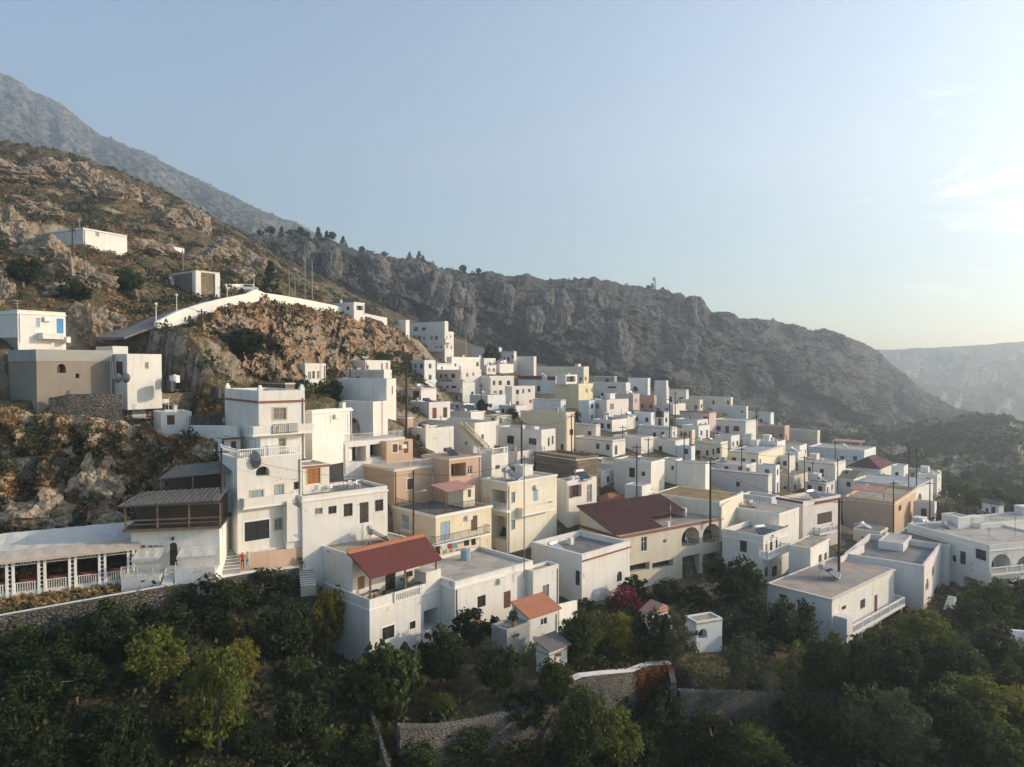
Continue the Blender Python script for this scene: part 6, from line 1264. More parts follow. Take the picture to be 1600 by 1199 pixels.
# people
def person(label, w, rz, pose, top, bottom, s=1.0):
    me = bpy.data.meshes.new('person'); ob = bpy.data.objects.new('person', me); COL.objects.link(ob)
    sit = pose == 'sit'
    J = {'hip': (0, 0, .95), 'waist': (0, 0, 1.12), 'chest': (0, -.01, 1.35), 'neck': (0, 0, 1.5), 'head': (0, -.02, 1.64), 'top': (0, -.02, 1.76)}
    for sd, n in ((-1, 'l'), (1, 'r')):
        J[n+'sh'] = (sd*.17, 0, 1.43); J[n+'el'] = (sd*.25, -.03, 1.17); J[n+'wr'] = (sd*.24, -.14, .95); J[n+'ha'] = (sd*.23, -.17, .87)
        J[n+'th'] = (sd*.09, 0, .9); J[n+'kn'] = (sd*.11, -.04, .5); J[n+'an'] = (sd*.11, .02, .09); J[n+'to'] = (sd*.12, -.16, .04)
        if sit: J[n+'kn'] = (sd*.13, -.42, .92); J[n+'an'] = (sd*.13, -.45, .48); J[n+'to'] = (sd*.14, -.6, .45); J[n+'wr'] = (sd*.15, -.28, 1.0); J[n+'ha'] = (sd*.12, -.36, .98)
    keys = list(J); idx = {k: i for i, k in enumerate(keys)}; off = -.45 if sit else 0
    E = [('hip', 'waist'), ('waist', 'chest'), ('chest', 'neck'), ('neck', 'head'), ('head', 'top')]
    for n in 'lr': E += [('chest', n+'sh'), (n+'sh', n+'el'), (n+'el', n+'wr'), (n+'wr', n+'ha'), ('hip', n+'th'), (n+'th', n+'kn'), (n+'kn', n+'an'), (n+'an', n+'to')]
    me.from_pydata([(x*s, y*s, (z+off)*s) for x, y, z in J.values()], [(idx[a], idx[b_]) for a, b_ in E], [])
    rad = dict(hip=.14, waist=.125, chest=.15, neck=.055, head=.10, top=.06, sh=.065, el=.045, wr=.03, ha=.035, th=.085, kn=.06, an=.04, to=.035)
    md = ob.modifiers.new('skin', 'SKIN'); md.use_smooth_shade = True
    for k, i in idx.items():
        rr = rad.get(k) or rad[k[1:]]; me.skin_vertices[0].data[i].radius = (rr*s, rr*s*.8)
    me.skin_vertices[0].data[0].use_root = True; ob.modifiers.new('sub', 'SUBSURF').render_levels = 1
    dg = bpy.context.evaluated_depsgraph_get(); m2 = bpy.data.meshes.new_from_object(ob.evaluated_get(dg)); ob.modifiers.clear(); ob.data = m2
    m2.materials.clear()
    for mt_ in (top, bottom, 'skin', 'hair'): m2.materials.append(M[mt_])
    for p_ in m2.polygons:
        z = p_.center.z/s-off; x = abs(p_.center.x/s); y = p_.center.y/s
        p_.material_index = 3 if z > 1.70 or (z > 1.58 and y > .02) else (2 if z > 1.5 or (x > .19 and z < 1.15 and z > .8) else (0 if z > .98 and not (sit and y < -.2) else 1)); p_.use_smooth = True
    ob.location = w; ob.rotation_euler.z = rz; return tag(ob, label, 'person')
gp = lambda px, py, d: P(px, py, d)
person('person in a red top standing at the foot of the long staircase', gp(379, 890, 69.2), R(10), 'stand', 'redcloth', 'darkcloth'); person('person in white clothes beside the one in red, by the beige wall', gp(387, 889, 69.6), R(-20), 'stand', 'whitecloth', 'bluecloth')
person('person in dark clothes sitting by the top of the short garden stairs', gp(469, 886, 72.8), R(60), 'sit', 'darkcloth', 'darkcloth'); person('person in blue standing near the side wall of the porch house', gp(491, 886, 74.5), R(150), 'stand', 'bluecloth', 'darkcloth')
person('person in a light shirt sitting under the red tiled porch', F1.at(fl, .66, .42)+Vector((0, 0, .45-.03)), F1.a, 'sit', 'whitecloth', 'darkcloth')
# ------------------------------------------------------------ vegetation
rng = np.random.RandomState(11)
def leafmat(name, c1, c2, c3=None, tr=.35, dry=0):
    m, nt, b = newmat(name); at = nt.nodes.new('ShaderNodeAttribute'); at.attribute_name = 'v'; oi = nt.nodes.new('ShaderNodeObjectInfo')
    a = mixc(nt, at.outputs['Fac'], c1, c2)
    if c3: a = mixc(nt, ramp(nt, at.outputs['Fac'], [(.82, 0), (.86, 1)]), a, c3)
    a = mixc(nt, ramp(nt, oi.outputs['Random'], [(0, 0), (1, .35)]), a, c2)
    L(nt, a, b.inputs['Base Color']); b.inputs['Roughness'].default_value = .65
    if 'Specular IOR Level' in b.inputs: b.inputs['Specular IOR Level'].default_value = .25
    t = nt.nodes.new('ShaderNodeBsdfTranslucent'); L(nt, mixc(nt, .5, a, c2), t.inputs[0]); mx = nt.nodes.new('ShaderNodeMixShader'); mx.inputs[0].default_value = tr
    L(nt, b.outputs[0], mx.inputs[1]); L(nt, t.outputs[0], mx.inputs[2]); L(nt, mx.outputs[0], nt.nodes['Material Output'].inputs['Surface']); M[name] = m
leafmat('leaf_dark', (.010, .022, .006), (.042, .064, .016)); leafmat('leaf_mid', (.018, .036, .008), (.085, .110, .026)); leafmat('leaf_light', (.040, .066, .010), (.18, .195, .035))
leafmat('leaf_yellow', (.12, .14, .02), (.26, .22, .03)); leafmat('leaf_olive', (.035, .046, .022), (.11, .12, .06)); leafmat('leaf_magenta', (.16, .012, .035), (.26, .03, .06), (.05, .08, .02)); leafmat('leaf_red', (.22, .02, .02), (.32, .05, .03), (.05, .08, .02))
leafmat('scrub_green', (.022, .036, .012), (.065, .075, .024), (.12, .085, .035), .2); leafmat('scrub_dry', (.13, .065, .022), (.24, .135, .05), (.05, .06, .02), .2); leafmat('scrub_far', (.022, .034, .014), (.05, .058, .024), (.09, .08, .04), .15)
leafmat('straw', (.34, .22, .09), (.46, .32, .14), (.16, .11, .05), .3); leafmat('creeper', (.20, .06, .02), (.30, .12, .04), (.08, .08, .02), .3)
def cloud(C, RAD, K, size, rng, flat=.0, shell=.55):
    """C (n,3) centres, RAD (n,3) radii, K leaves each -> vertices, per face value"""
    n = len(C); u = rng.normal(size=(n, K, 3)); u /= np.linalg.norm(u, axis=2, keepdims=True); r = shell+(1-shell)*rng.rand(n, K, 1)**.6
    p = C[:, None]+u*r*RAD[:, None]
    a = rng.normal(size=(n, K, 3)); a /= np.linalg.norm(a, axis=2, keepdims=True); b = np.cross(a, u+rng.normal(size=(n, K, 3))*.6); b /= np.linalg.norm(b, axis=2, keepdims=True)+1e-6
    sz = np.broadcast_to(np.asarray(size, float).reshape(-1, 1, 1), (n, 1, 1))*(.55+.9*rng.rand(n, K, 1)); a = a*sz*.5; b = b*sz*.36
    V = np.stack([p-a, p-b*.9, p+a, p+b*.9], 2).reshape(-1, 3)
    v = np.clip(np.repeat(rng.rand(n), K)*.6+rng.rand(n*K)*.4, 0, 1)
    return V, v
def leafmesh(name, V, v, mat, extra=None):
    me = bpy.data.meshes.new(name); nf = len(V)//4
    me.vertices.add(len(V)); me.vertices.foreach_set('co', V.astype(np.float32).ravel()); me.loops.add(nf*4); me.loops.foreach_set('vertex_index', np.arange(nf*4, dtype=np.int32))
    me.polygons.add(nf); me.polygons.foreach_set('loop_start', np.arange(0, nf*4, 4, dtype=np.int32)); me.polygons.foreach_set('loop_total', np.full(nf, 4, np.int32)); me.update(calc_edges=True)
    at = me.attributes.new('v', 'FLOAT', 'FACE'); at.data.foreach_set('value', v.astype(np.float32)); me.materials.append(M[mat]); return me
def treeproto(name, seed, mat, h=4.0, w=4.0, nb=70, K=42, leaf=.26, kind='round', trunk=True, low=.15):
    """tapered trunk with limbs and a crown of many small leaf faces in uneven clumps; unit size h x w metres"""
    r = np.random.RandomState(seed); ro = empty(name, (0, 0, -500)); m = MB(); cz = h*(1+low)/2; rz = h*(1-low)/2
    C = []; RD = []
    lob = r.normal(size=(5, 3)); lob /= np.linalg.norm(lob, axis=1, keepdims=True); amp = r.uniform(-.2, .55, 5)
    for k in range(nb):
        u = r.normal(size=3); u /= np.linalg.norm(u); rr = (.40+.60*r.rand()**.5)*(.74+sum(a*max(0, float(u@l))**3 for a, l in zip(amp, lob)))*r.uniform(.85, 1.15)
        if kind == 'cone': q = (r.rand()**1.4); rad = (1-q)*w/2*.95; an = r.rand()*6.28; c = np.array([math.cos(an)*rad*r.rand()**.4, math.sin(an)*rad*r.rand()**.4, h*low+q*h*(1-low)])
        else: c = np.array([u[0]*rr*w/2*.86, u[1]*rr*w/2*.86, cz+u[2]*rr*rz*.86])
        if c[2] < h*.06: c[2] = h*.06+r.rand()*h*.1
        C.append(c); s_ = w*(.045+.10*r.rand()**1.6); RD.append((s_, s_, s_*(.7+.5*r.rand())))
    C = np.array(C); RD = np.array(RD); V, v = cloud(C, RD, K, leaf, r, shell=.35)
    me = leafmesh('crown', V, v, mat); cr = bpy.data.objects.new('crown', me); COL.objects.link(cr); cr.parent = ro
    t = .035*w; top = Vector((r.uniform(-.2, .2), r.uniform(-.2, .2), h*.55)); m.tube((0, 0, -.8), top*.45, t, t*.75, 7); m.tube(top*.45, top, t*.75, t*.4, 6)
    for k in range(9):
        c = Vector(C[int(r.randint(nb))]); s_ = top*(.4+.5*r.rand()); m.tube(s_, s_.lerp(c, .9), t*.4, t*.1, 5)
    m.build('trunk', 'wood', ro); return ro
PROT = {}
for i, (k_, mt_, h_, w_, nb_, K_, lf, kd) in enumerate((('dark', 'leaf_dark', 4, 4.4, 95, 74, .20, 'round'), ('dark2', 'leaf_dark', 4, 3.6, 74, 74, .19, 'round'), ('mid', 'leaf_mid', 4, 4.4, 95, 74, .19, 'round'), ('mid2', 'leaf_mid', 4, 3.8, 70, 80, .20, 'round'),
        ('light', 'leaf_light', 4.4, 4.2, 105, 74, .17, 'round'), ('yellow', 'leaf_yellow', 4.2, 3.8, 84, 74, .17, 'round'), ('olive', 'leaf_olive', 4, 4.4, 90, 84, .14, 'round'), ('fig', 'leaf_mid', 3.6, 5.4, 60, 50, .34, 'round'),
        ('boug', 'leaf_magenta', 3, 3.6, 54, 50, .20, 'round'), ('bougr', 'leaf_red', 3, 3.4, 44, 50, .20, 'round'), ('pine', 'leaf_dark', 6, 3.6, 80, 46, .26, 'cone'), ('young', 'leaf_light', 5, 2.6, 26, 30, .26, 'round'), ('shrub', 'leaf_mid', 1.8, 2.6, 34, 40, .22, 'round'))):
    PROT[k_] = treeproto({'boug': 'bougainvillea', 'bougr': 'bougainvillea', 'pine': 'pine_tree', 'shrub': 'shrub', 'fig': 'fig_tree', 'olive': 'olive_tree'}.get(k_, 'tree'), 100+i, mt_, h_, w_, nb_, K_, lf, kd, low=.0 if k_ != 'young' else .45)
ch = rebuild(); PDIM = {k: (max(c.dimensions.x if c.dimensions.x else 1 for c in ch[o.name]), 1) for k, o in PROT.items()}
PH = dict(dark=4, dark2=4, mid=4, mid2=4, light=4.4, yellow=4.2, olive=4, fig=3.6, boug=3, bougr=3, pine=6, young=5, shrub=1.8); PW = dict(dark=4.4, dark2=3.6, mid=4.4, mid2=3.8, light=4.2, yellow=3.8, olive=4.4, fig=5.4, boug=3.6, bougr=3.4, pine=3.6, young=2.6, shrub=2.6)
CAT = dict(boug='bougainvillea', bougr='bougainvillea', pine='pine tree', shrub='shrub', fig='fig tree', olive='olive tree')
used = set()
def plant(kind, w, wm, hm, label, group=None, rz=None):
    o = PROT[kind]
    if kind in used: r = copy_tree(o, None, ch)
    else: r = o; used.add(kind)
    r.location = w; r.rotation_euler = (0, 0, random.random()*6.28 if rz is None else rz); r.scale = (wm/PW[kind], wm/PW[kind], hm/PH[kind])
    return tag(r, label, CAT.get(kind, 'tree'), group)
def plantpx(kind, px, py, wpx, hpx, label, group=None, d=None):
    g = on(px, d) if d else PG(px, py)
    if g is None: print('NOGROUND', label); return
    s_ = g.y/FP; return plant(kind, g-Vector((0, 0, .15)), wpx*s_, hpx*s_, label, group)
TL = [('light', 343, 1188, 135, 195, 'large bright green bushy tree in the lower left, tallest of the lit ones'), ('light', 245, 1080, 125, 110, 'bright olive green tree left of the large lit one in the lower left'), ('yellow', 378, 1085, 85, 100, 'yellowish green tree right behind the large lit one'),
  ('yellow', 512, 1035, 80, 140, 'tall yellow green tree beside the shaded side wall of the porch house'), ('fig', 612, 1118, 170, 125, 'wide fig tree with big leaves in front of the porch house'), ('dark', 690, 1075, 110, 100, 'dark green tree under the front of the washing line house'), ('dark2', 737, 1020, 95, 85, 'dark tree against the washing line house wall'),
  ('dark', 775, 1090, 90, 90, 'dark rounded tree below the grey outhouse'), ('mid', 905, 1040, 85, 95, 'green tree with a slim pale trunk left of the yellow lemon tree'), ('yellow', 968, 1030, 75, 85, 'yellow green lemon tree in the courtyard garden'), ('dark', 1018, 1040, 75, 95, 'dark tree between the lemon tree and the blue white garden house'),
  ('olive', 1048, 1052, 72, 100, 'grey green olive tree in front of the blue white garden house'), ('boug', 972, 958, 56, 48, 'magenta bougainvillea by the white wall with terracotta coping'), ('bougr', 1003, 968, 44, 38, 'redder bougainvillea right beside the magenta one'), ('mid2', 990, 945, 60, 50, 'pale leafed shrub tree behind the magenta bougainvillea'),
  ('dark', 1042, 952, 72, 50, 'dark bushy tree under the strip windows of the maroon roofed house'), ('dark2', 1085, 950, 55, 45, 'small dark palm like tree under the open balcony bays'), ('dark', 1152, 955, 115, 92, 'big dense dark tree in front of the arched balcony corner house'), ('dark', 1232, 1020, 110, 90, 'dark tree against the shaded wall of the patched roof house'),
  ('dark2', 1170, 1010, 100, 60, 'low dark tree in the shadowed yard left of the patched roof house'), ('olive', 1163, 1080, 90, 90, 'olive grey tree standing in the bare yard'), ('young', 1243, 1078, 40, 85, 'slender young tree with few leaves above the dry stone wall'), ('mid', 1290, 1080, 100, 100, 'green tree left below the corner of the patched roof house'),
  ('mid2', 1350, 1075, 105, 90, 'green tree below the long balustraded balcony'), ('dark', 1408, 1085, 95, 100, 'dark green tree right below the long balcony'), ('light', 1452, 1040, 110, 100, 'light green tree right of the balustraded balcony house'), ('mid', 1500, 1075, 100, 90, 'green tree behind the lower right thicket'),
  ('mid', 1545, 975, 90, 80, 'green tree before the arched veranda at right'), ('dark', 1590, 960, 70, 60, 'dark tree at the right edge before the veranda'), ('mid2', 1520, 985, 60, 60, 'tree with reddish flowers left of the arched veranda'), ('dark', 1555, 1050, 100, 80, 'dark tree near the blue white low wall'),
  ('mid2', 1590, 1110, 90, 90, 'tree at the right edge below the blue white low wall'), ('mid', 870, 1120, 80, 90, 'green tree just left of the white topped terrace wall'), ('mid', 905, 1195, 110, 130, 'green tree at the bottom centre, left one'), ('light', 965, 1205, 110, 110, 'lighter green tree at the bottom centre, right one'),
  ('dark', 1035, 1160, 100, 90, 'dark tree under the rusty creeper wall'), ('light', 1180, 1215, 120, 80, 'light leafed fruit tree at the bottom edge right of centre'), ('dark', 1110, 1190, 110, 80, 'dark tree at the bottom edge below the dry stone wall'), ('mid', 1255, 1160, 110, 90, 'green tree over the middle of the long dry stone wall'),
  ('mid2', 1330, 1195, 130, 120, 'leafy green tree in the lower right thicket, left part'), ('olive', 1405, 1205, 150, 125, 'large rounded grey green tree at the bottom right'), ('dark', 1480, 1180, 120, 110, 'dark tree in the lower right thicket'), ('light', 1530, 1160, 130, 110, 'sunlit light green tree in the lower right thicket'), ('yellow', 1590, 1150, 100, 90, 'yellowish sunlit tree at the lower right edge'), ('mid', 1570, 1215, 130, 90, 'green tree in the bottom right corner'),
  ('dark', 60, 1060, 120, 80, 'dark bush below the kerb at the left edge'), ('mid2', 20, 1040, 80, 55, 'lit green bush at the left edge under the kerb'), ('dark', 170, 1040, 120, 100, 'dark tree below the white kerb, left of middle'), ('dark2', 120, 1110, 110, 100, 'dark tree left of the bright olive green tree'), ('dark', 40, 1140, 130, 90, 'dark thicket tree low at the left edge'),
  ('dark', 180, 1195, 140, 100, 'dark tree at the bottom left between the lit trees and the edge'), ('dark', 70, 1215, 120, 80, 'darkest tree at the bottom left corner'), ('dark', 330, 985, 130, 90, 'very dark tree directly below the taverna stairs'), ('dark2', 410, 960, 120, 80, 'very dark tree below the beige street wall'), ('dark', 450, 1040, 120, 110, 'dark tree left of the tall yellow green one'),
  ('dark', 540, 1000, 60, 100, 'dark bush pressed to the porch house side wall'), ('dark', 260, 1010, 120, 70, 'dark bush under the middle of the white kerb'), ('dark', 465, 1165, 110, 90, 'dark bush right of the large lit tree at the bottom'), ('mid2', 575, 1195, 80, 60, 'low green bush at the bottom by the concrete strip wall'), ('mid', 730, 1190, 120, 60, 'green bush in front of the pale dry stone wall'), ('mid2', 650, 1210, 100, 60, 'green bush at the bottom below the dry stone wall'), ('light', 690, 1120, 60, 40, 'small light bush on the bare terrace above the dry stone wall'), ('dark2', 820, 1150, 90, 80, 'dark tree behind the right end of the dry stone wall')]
for (k, px, py, wp, hp, lb) in TL: plantpx(k, px, py, wp, hp, lb)
for (k, px, d, wp, hp, lb) in (('dark', 38, 104, 60, 50, 'dark round bush on the slope above the blue door house'), ('mid', 205, 118, 60, 50, 'green bush on the inner side of the road bend'), ('dark2', 120, 106, 70, 40, 'dark bush patch between the pole and the road'), ('dark', 215, 90.5, 80, 46, 'dark bush directly behind the small brown door house'), ('mid2', 275, 95, 46, 34, 'green bush on the outer side of the road wall'),
   ('dark2', 388, 107, 80, 62, 'dark olive tree at the left foot of the brown crag'), ('pine', 424, 172, 46, 58, 'dark pine beside the road near the masts'), ('mid', 665, 118, 56, 48, 'round green tree in the lane right of the thick pole'), ('dark', 768, 231, 40, 36, 'dark round tree between the far white houses at the back'), ('dark2', 522, 107, 44, 42, 'dark tree between the grey white house and the blank hall'), ('dark2', 752, 160, 24, 30, 'small dark lane tree right of the slim pole'),
   ('dark', 800, 158, 30, 24, 'small dark tree below the narrow stacked window house'), ('mid2', 905, 170, 22, 16, 'small green tree below the yellow house'), ('dark', 1318, 162, 26, 26, 'dark tree just left of the hipped maroon roof house'), ('mid', 598, 148, 34, 26, 'green bush at the foot of the crag above the arched doorway house'), ('mid2', 1030, 175, 20, 14, 'small tree behind the pink rim house'), ('mid', 1320, 97, 26, 34, 'small round green tree right of the very thick dark pole'),
   ('dark2', 905, 92, 50, 30, 'low bush in the yard beside the sunken grey roof'), ('mid2', 915, 81, 44, 32, 'shrub in the courtyard left of the bougainvillea'), ('mid2', 952, 109, 30, 22, 'bush near the small orange tiled roof')):
    plantpx(k, px, 0, wp, hp, lb, d=d)
q = POT.location; plant('shrub', q+Vector((0, 0, .4)), 1.2, 1.5, 'leafy potted plant on the grey outhouse roof')
q = YS.world((ys['x0']+ys['W']*.6, ys['y0']+.8, ys['zt'])); plant('shrub', q, 1.6, 1.5, 'dark spiky potted plant on the white balustrade box')
# orchard trees beyond the last houses, right
OR = []
r_ = random.Random(5)
kerb = lambda px: np.interp(px, [q[0] for q in KB]+[345, 480, 500], [q[1] for q in KB]+[903, 888, 888])
for k in range(70):
    px = r_.uniform(1455, 1680); d = r_.uniform(118, 265); g = on(px, d)
    if abs(px-1550) < 26 and d < 152: continue
    OR.append((g, r_.choice(['dark', 'mid', 'mid', 'mid2', 'light']), r_.uniform(3.5, 7)))
OG = 'dense orchard trees beyond the last houses on the right'
for (g, k, w_) in OR: plant(k, g-Vector((0, 0, .2)), w_, w_*r_.uniform(.6, .85), 'one of the crowded green orchard trees beyond the last houses on the right', OG)
# extra thicket trees in the lower band
TG = 'thicket trees along the bottom of the picture'
def free(x, y, mrg=1.5):
    for (h_, b_) in FOOTS:
        dx, dy = x-h_.C.x, y-h_.C.y; lx, ly = dx*h_.ca+dy*h_.sa, -dx*h_.sa+dy*h_.ca
        if b_['x0']-mrg < lx < b_['x0']+b_['W']+mrg and b_['y0']-mrg < ly < b_['y0']+b_['D']+mrg: return False
    return True
cnt = 0
for k in range(400):
    px = r_.uniform(-30, 1640); py = r_.uniform(985, 1250)
    if 560 < px < 870 and py < 1200: continue
    if 1060 < px < 1270 and py < 1120: continue
    if 600 < px < 1330 and 1080 < py < 1165: continue
    if px < 500 and py < kerb(px)+62: continue
    g = PG(px, py)
    if g is None or not free(g.x, g.y, 2.2): continue
    w_ = r_.uniform(2.2, 4.6); left = px < 560
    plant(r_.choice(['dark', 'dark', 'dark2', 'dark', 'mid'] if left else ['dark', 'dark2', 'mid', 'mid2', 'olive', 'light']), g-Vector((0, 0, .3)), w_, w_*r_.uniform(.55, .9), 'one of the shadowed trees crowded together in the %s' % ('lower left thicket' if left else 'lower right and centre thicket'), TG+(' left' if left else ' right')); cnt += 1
    if cnt > 105: break
# pines on the skyline of the cliff hill
CV = SURF['cliff_hill']; ncol = CV.shape[1]; cpx = np.linspace(280, 1700, ncol)
for px, s_ in ((408, 6), (425, 8), (441, 7), (470, 8), (498, 9), (520, 8), (536, 7), (565, 6), (600, 6), (655, 7), (662, 5), (724, 8), (747, 6), (640, 5), (690, 4), (1012, 6), (1020, 7), (1036, 4), (860, 3), (455, 6), (481, 6), (510, 7)):
    v = CV[-2, int(np.argmin(abs(cpx-px)))]; plant('pine' if s_ % 2 else 'dark2', Vector(v)-Vector((0, 0, 1)), s_*.9, s_*.85, 'one of the small dark pines along the skyline of the cliff hill', 'skyline pines on the cliff hill')
# ---- scrub masses
free_g = np.ones(XX.shape, bool)
for (h_, b_) in FOOTS:
    dx, dy = XX-h_.C.x, YY-h_.C.y; lx, ly = dx*h_.ca+dy*h_.sa, -dx*h_.sa+dy*h_.ca
    free_g &= ~((lx > b_['x0']-1.2) & (lx < b_['x0']+b_['W']+1.2) & (ly > b_['y0']-1.2) & (ly < b_['y0']+b_['D']+1.2))
for q in dens(ROAD, 6): free_g &= np.hypot(XX-q.x, YY-q.y) > 3.2
PXg = 800+FP*XX/YY; PYg = 599.5-FP*(ZN+YY*SP)/YY
def scatter(name, mask, n, smin, smax, K, lf, mat, sz=.75, power=2.0, clump=None, seed=1):
    r = np.random.RandomState(seed); w = mask.astype(float)*free_g
    if clump is not None: w = w*np.clip((fbm(seed+200, XX.shape, clump, 4)-.45)*8, 0, 1)
    w = w.ravel(); w /= w.sum(); i = r.choice(len(w), n, p=w); x = XX.ravel()[i]+r.uniform(-.6, .6, n); y = YY.ravel()[i]+r.uniform(-.6, .6, n)
    z = np.array([gz(a, b_) for a, b_ in zip(x, y)]); s_ = smin+(smax-smin)*r.rand(n)**power
    V, v = cloud(np.c_[x, y, z+s_*sz*.35], np.c_[s_, s_, s_*sz]*.5, K, s_*lf, r, shell=.3)
    me = leafmesh(name, V, v, mat); o = bpy.data.objects.new(name, me); COL.objects.link(o); o['kind'] = 'stuff'; return o
def scatter_surf(name, key, n, smin, smax, K, lf, mat, seed=1, steep=None, rows_=(0, 1), clump=None, power=2.0, flatn=.75):
    V0 = SURF[key]; r = np.random.RandomState(seed); nr, nc = V0.shape[:2]
    du = V0[1:, :-1]-V0[:-1, :-1]; dv = V0[:-1, 1:]-V0[:-1, :-1]; nn = np.cross(dv, du); ar_ = np.linalg.norm(nn, axis=2); nz_ = np.abs(nn[..., 2])/(ar_+1e-9)
    w = ar_*(np.clip((nz_-steep)*5, .03, 1) if steep is not None else 1); w = w/np.maximum(V0[:-1, :-1, 1], 1)**1.2
    if clump: w = w*np.clip((fbm(seed+300, w.shape, clump, 4)-.42)*6, .05, 1)
    a, b_ = int(rows_[0]*(nr-1)), int(rows_[1]*(nr-1)); w[:a] = 0; w[b_:] = 0; w = w.ravel()/w.sum(); i = r.choice(len(w), n, p=w); jj, kk = np.divmod(i, nc-1)
    f, g = r.rand(n, 1), r.rand(n, 1); c = V0[jj, kk]*(1-f)*(1-g)+V0[jj, kk+1]*f*(1-g)+V0[jj+1, kk]*(1-f)*g+V0[jj+1, kk+1]*f*g; s_ = smin+(smax-smin)*r.rand(n)**power
    c = c.copy(); c[:, 2] += s_*.2; V, v = cloud(c, np.c_[s_, s_, s_*flatn]*.5, K, s_*lf, r, shell=.3); me = leafmesh(name, V, v, mat); o = bpy.data.objects.new(name, me); COL.objects.link(o); o['kind'] = 'stuff'; return o
scatter('undergrowth', (PYg > 930) & (PYg > kerb(PXg)+10) & (YY < 110-25*(PXg < 1400)) & (PXg > -300) & (PXg < 2300) & ~((PXg > 600) & (PXg < 850) & (PYg < 1130)) & ~((PXg > 1060) & (PXg < 1260) & (PYg < 1080) & (PYg > 1000)), 14000, .5, 2.6, 34, .2, 'scrub_green', seed=3, power=1.8)
scatter('light_undergrowth', (PYg > 930) & (PYg > kerb(PXg)+10) & (YY < 110-25*(PXg < 1400)) & (PXg > -300) & (PXg < 2300), 1300, .8, 3.0, 70, .13, 'leaf_light', seed=33, clump=12, power=1.6)
scatter('dry_undergrowth', (PYg > 940) & (PYg > kerb(PXg)+6) & (YY < 80) & (PXg > -300) & (PXg < 2300), 2200, .4, 1.3, 26, .28, 'scrub_dry', seed=4, clump=9)
scatter('dry_grass', (PYg > 895) & (PYg < kerb(PXg)+2) & (PXg < 345), 2600, .3, .7, 20, .5, 'straw', seed=5)
scatter('dry_grass', (PXg < 640) & (YY > 84) & (YY < 190), 9000, .3, .9, 14, .5, 'straw', seed=6, clump=8)
scatter('hillside_scrub', (PXg < 700) & (YY > 84), 9500, .6, 2.6, 26, .26, 'scrub_green', seed=7, clump=7)
scatter('hillside_dry_scrub', (PXg < 700) & (YY > 84), 7000, .5, 1.8, 18, .3, 'scrub_dry', seed=8, clump=6)
scatter('lane_scrub', (PXg > 640) & (YY > 84) & (YY < 250), 1300, .4, 1.5, 24, .3, 'scrub_green', seed=9, clump=6)
scatter('valley_edge_scrub', (PXg > 1180) & ((YY > 235) | (PXg > 1450)) & (YY > 100), 5200, 1.2, 4.0, 26, .24, 'scrub_green', seed=10, power=1.6)
scatter_surf('cliff_scrub', 'cliff_hill', 26000, .9, 4.4, 16, .3, 'scrub_far', 21, steep=.62, clump=22)
scatter_surf('valley_side_scrub', 'valley_side', 9000, 1.5, 5.0, 16, .32, 'scrub_far', 22, clump=16)
scatter_surf('crag_scrub', 'crag', 900, .5, 1.8, 24, .28, 'scrub_green', 23, steep=.3, clump=14); scatter_surf('crag_top_scrub', 'crag', 800, .4, 1.4, 24, .28, 'scrub_dry', 24, rows_=(.8, 1))
scatter_surf('slope_scrub', 'rock_slope', 750, .5, 2.4, 40, .2, 'scrub_green', 25, steep=.15, clump=22); scatter_surf('slope_dry_scrub', 'rock_slope', 3000, .3, 1.3, 26, .26, 'scrub_dry', 26, clump=18)
fo = [scatter_surf('cliff_face_scrub', k_, 70, .9, 3.4, 16, .3, 'scrub_far', 60, steep=.25) for k_ in list(SURF) if k_.startswith('face')]
cos, vs = [], []
for o in fo:
    c = np.empty(len(o.data.vertices)*3, np.float32); o.data.vertices.foreach_get('co', c); cos.append(c.reshape(-1, 3)); v = np.empty(len(o.data.polygons), np.float32); o.data.attributes['v'].data.foreach_get('value', v); vs.append(v); bpy.data.objects.remove(o)
o = bpy.data.objects.new('cliff_face_scrub', leafmesh('cliff_face_scrub', np.concatenate(cos), np.concatenate(vs), 'scrub_far')); COL.objects.link(o); o['kind'] = 'stuff'
scatter_surf('slope_straw', 'rock_slope', 2600, .3, .8, 14, .5, 'straw', 28, clump=16)
scatter_surf('mountain_scrub_mass', 'far_mountain', 9000, 3, 8, 8, .4, 'scrub_far', 27, rows_=(.15, 1))
# creeper on the terrace wall
r = np.random.RandomState(9); n = 170; C = []
for k in range(n):
    t = r.rand(); px = 940+110*t; p = P(px, 1046-8*t+r.rand()*52, 65.3+3.2*t); C.append(tuple(p-Vector((0, .5, 0))))
V, v = cloud(np.array(C), np.full((n, 3), .42), 34, .2, r, shell=.2); me = leafmesh('creeper', V, v, 'creeper'); o = bpy.data.objects.new('creeper', me); COL.objects.link(o); tag(o, 'rusty orange creeper hanging over the white topped terrace wall', 'creeper')
SKYS, SUNS, EXPO, HAZE, DUST = .135, 5.0, .68, .00045, 1.5
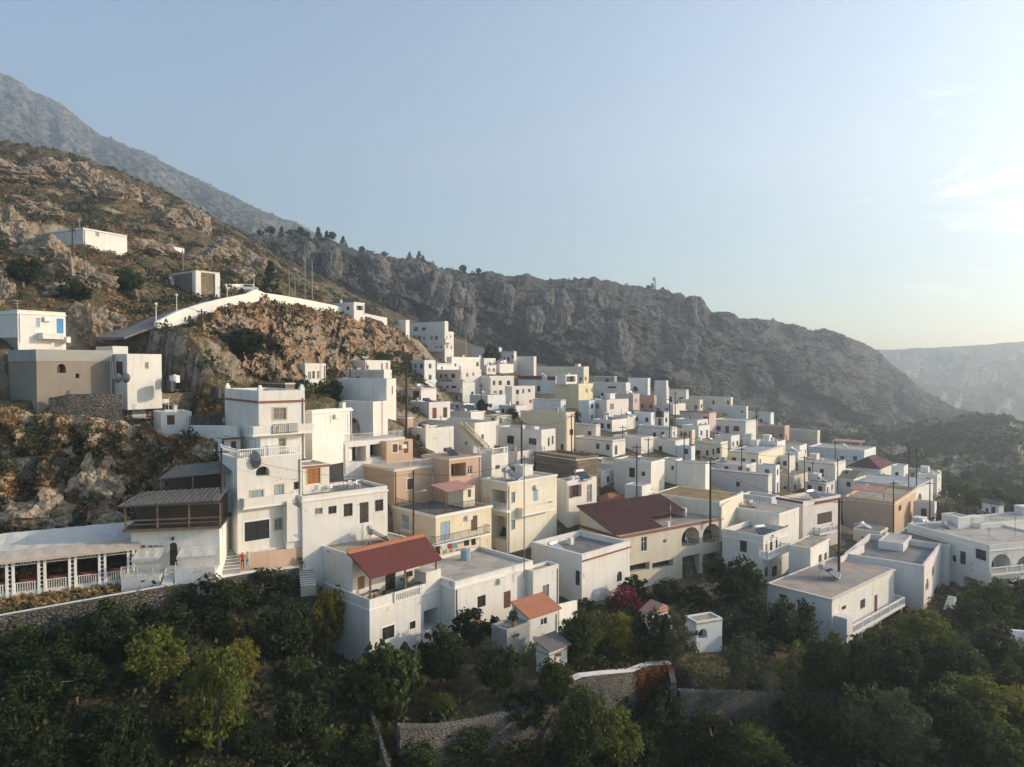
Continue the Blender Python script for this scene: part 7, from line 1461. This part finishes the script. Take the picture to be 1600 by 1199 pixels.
# ------------------------------------------------------------ sky, sun, haze, camera
w = bpy.data.worlds.new('World'); scene.world = w; w.use_nodes = True; nt = w.node_tree; bg = nt.nodes['Background']
sky = nt.nodes.new('ShaderNodeTexSky'); sky.sky_type = 'NISHITA'; sky.sun_disc = False
sky.sun_elevation = SUN_EL; sky.sun_rotation = math.pi/2-SUN_AZ; sky.altitude = 300; sky.air_density = 1.15; sky.dust_density = DUST; sky.ozone_density = 1.6
tc = nt.nodes.new('ShaderNodeTexCoord'); mp = nt.nodes.new('ShaderNodeMapping'); mp.inputs['Scale'].default_value = (1, 1, 2.6); L(nt, tc.outputs['Generated'], mp.inputs[0])
cl = noi(nt, mp.outputs[0], 5.5, 9, .62, .6); vd = nt.nodes.new('ShaderNodeVectorMath'); vd.operation = 'DISTANCE'; L(nt, tc.outputs['Generated'], vd.inputs[0]); vd.inputs[1].default_value = (.535, .82, .215)
near_ = ramp(nt, vd.outputs['Value'], [(.03, 1), (.16, 0)]); mu = nt.nodes.new('ShaderNodeMath'); mu.operation = 'MULTIPLY'; L(nt, ramp(nt, cl, [(.50, 0), (.64, .75)]), mu.inputs[0]); L(nt, near_, mu.inputs[1])
skc = mixc(nt, mu.outputs[0], sky.outputs[0], (10.5, 10.0, 9.6)); L(nt, skc, bg.inputs[0]); bg.inputs[1].default_value = SKYS
sd = bpy.data.lights.new('sun', 'SUN'); sd.energy = SUNS; sd.angle = R(.5); sd.color = (1, .81, .60)
so = bpy.data.objects.new('sun', sd); COL.objects.link(so)
dv = Vector((math.cos(SUN_AZ)*math.cos(SUN_EL), math.sin(SUN_AZ)*math.cos(SUN_EL), math.sin(SUN_EL)))
so.rotation_euler = dv.to_track_quat('Z', 'Y').to_euler()
if HAZE:
    bx = MB().box((-2200, -30, -140), (2600, 2650, 760)).build('haze', [newmat('haze')[0]]); hm = bx.data.materials[0]; nt = hm.node_tree
    nt.nodes.remove(nt.nodes['Principled BSDF']); pv = nt.nodes.new('ShaderNodeVolumePrincipled')
    pv.inputs['Color'].default_value = (.79, .90, 1.0, 1); pv.inputs['Density'].default_value = HAZE; pv.inputs['Anisotropy'].default_value = .5
    L(nt, pv.outputs[0], nt.nodes['Material Output'].inputs['Volume']); bx['kind'] = 'stuff'
cd = bpy.data.cameras.new('camera'); cam = bpy.data.objects.new('camera', cd); COL.objects.link(cam)
cd.sensor_fit = 'HORIZONTAL'; cd.sensor_width = 36; cd.lens = 36*FP/1600; cd.clip_end = 20000; cd.clip_start = .5
cam.rotation_euler = (math.pi/2-PITCH, 0, 0); scene.camera = cam
scene.view_settings.view_transform = 'Standard'; scene.view_settings.look = 'None'; scene.view_settings.exposure = EXPO; scene.view_settings.gamma = 1
scene.cycles.use_denoising = True; scene.cycles.max_bounces = 6; scene.cycles.diffuse_bounces = 3; scene.cycles.volume_bounces = 1
scene.cycles.transparent_max_bounces = 6; scene.cycles.use_adaptive_sampling = True; scene.cycles.adaptive_threshold = .02
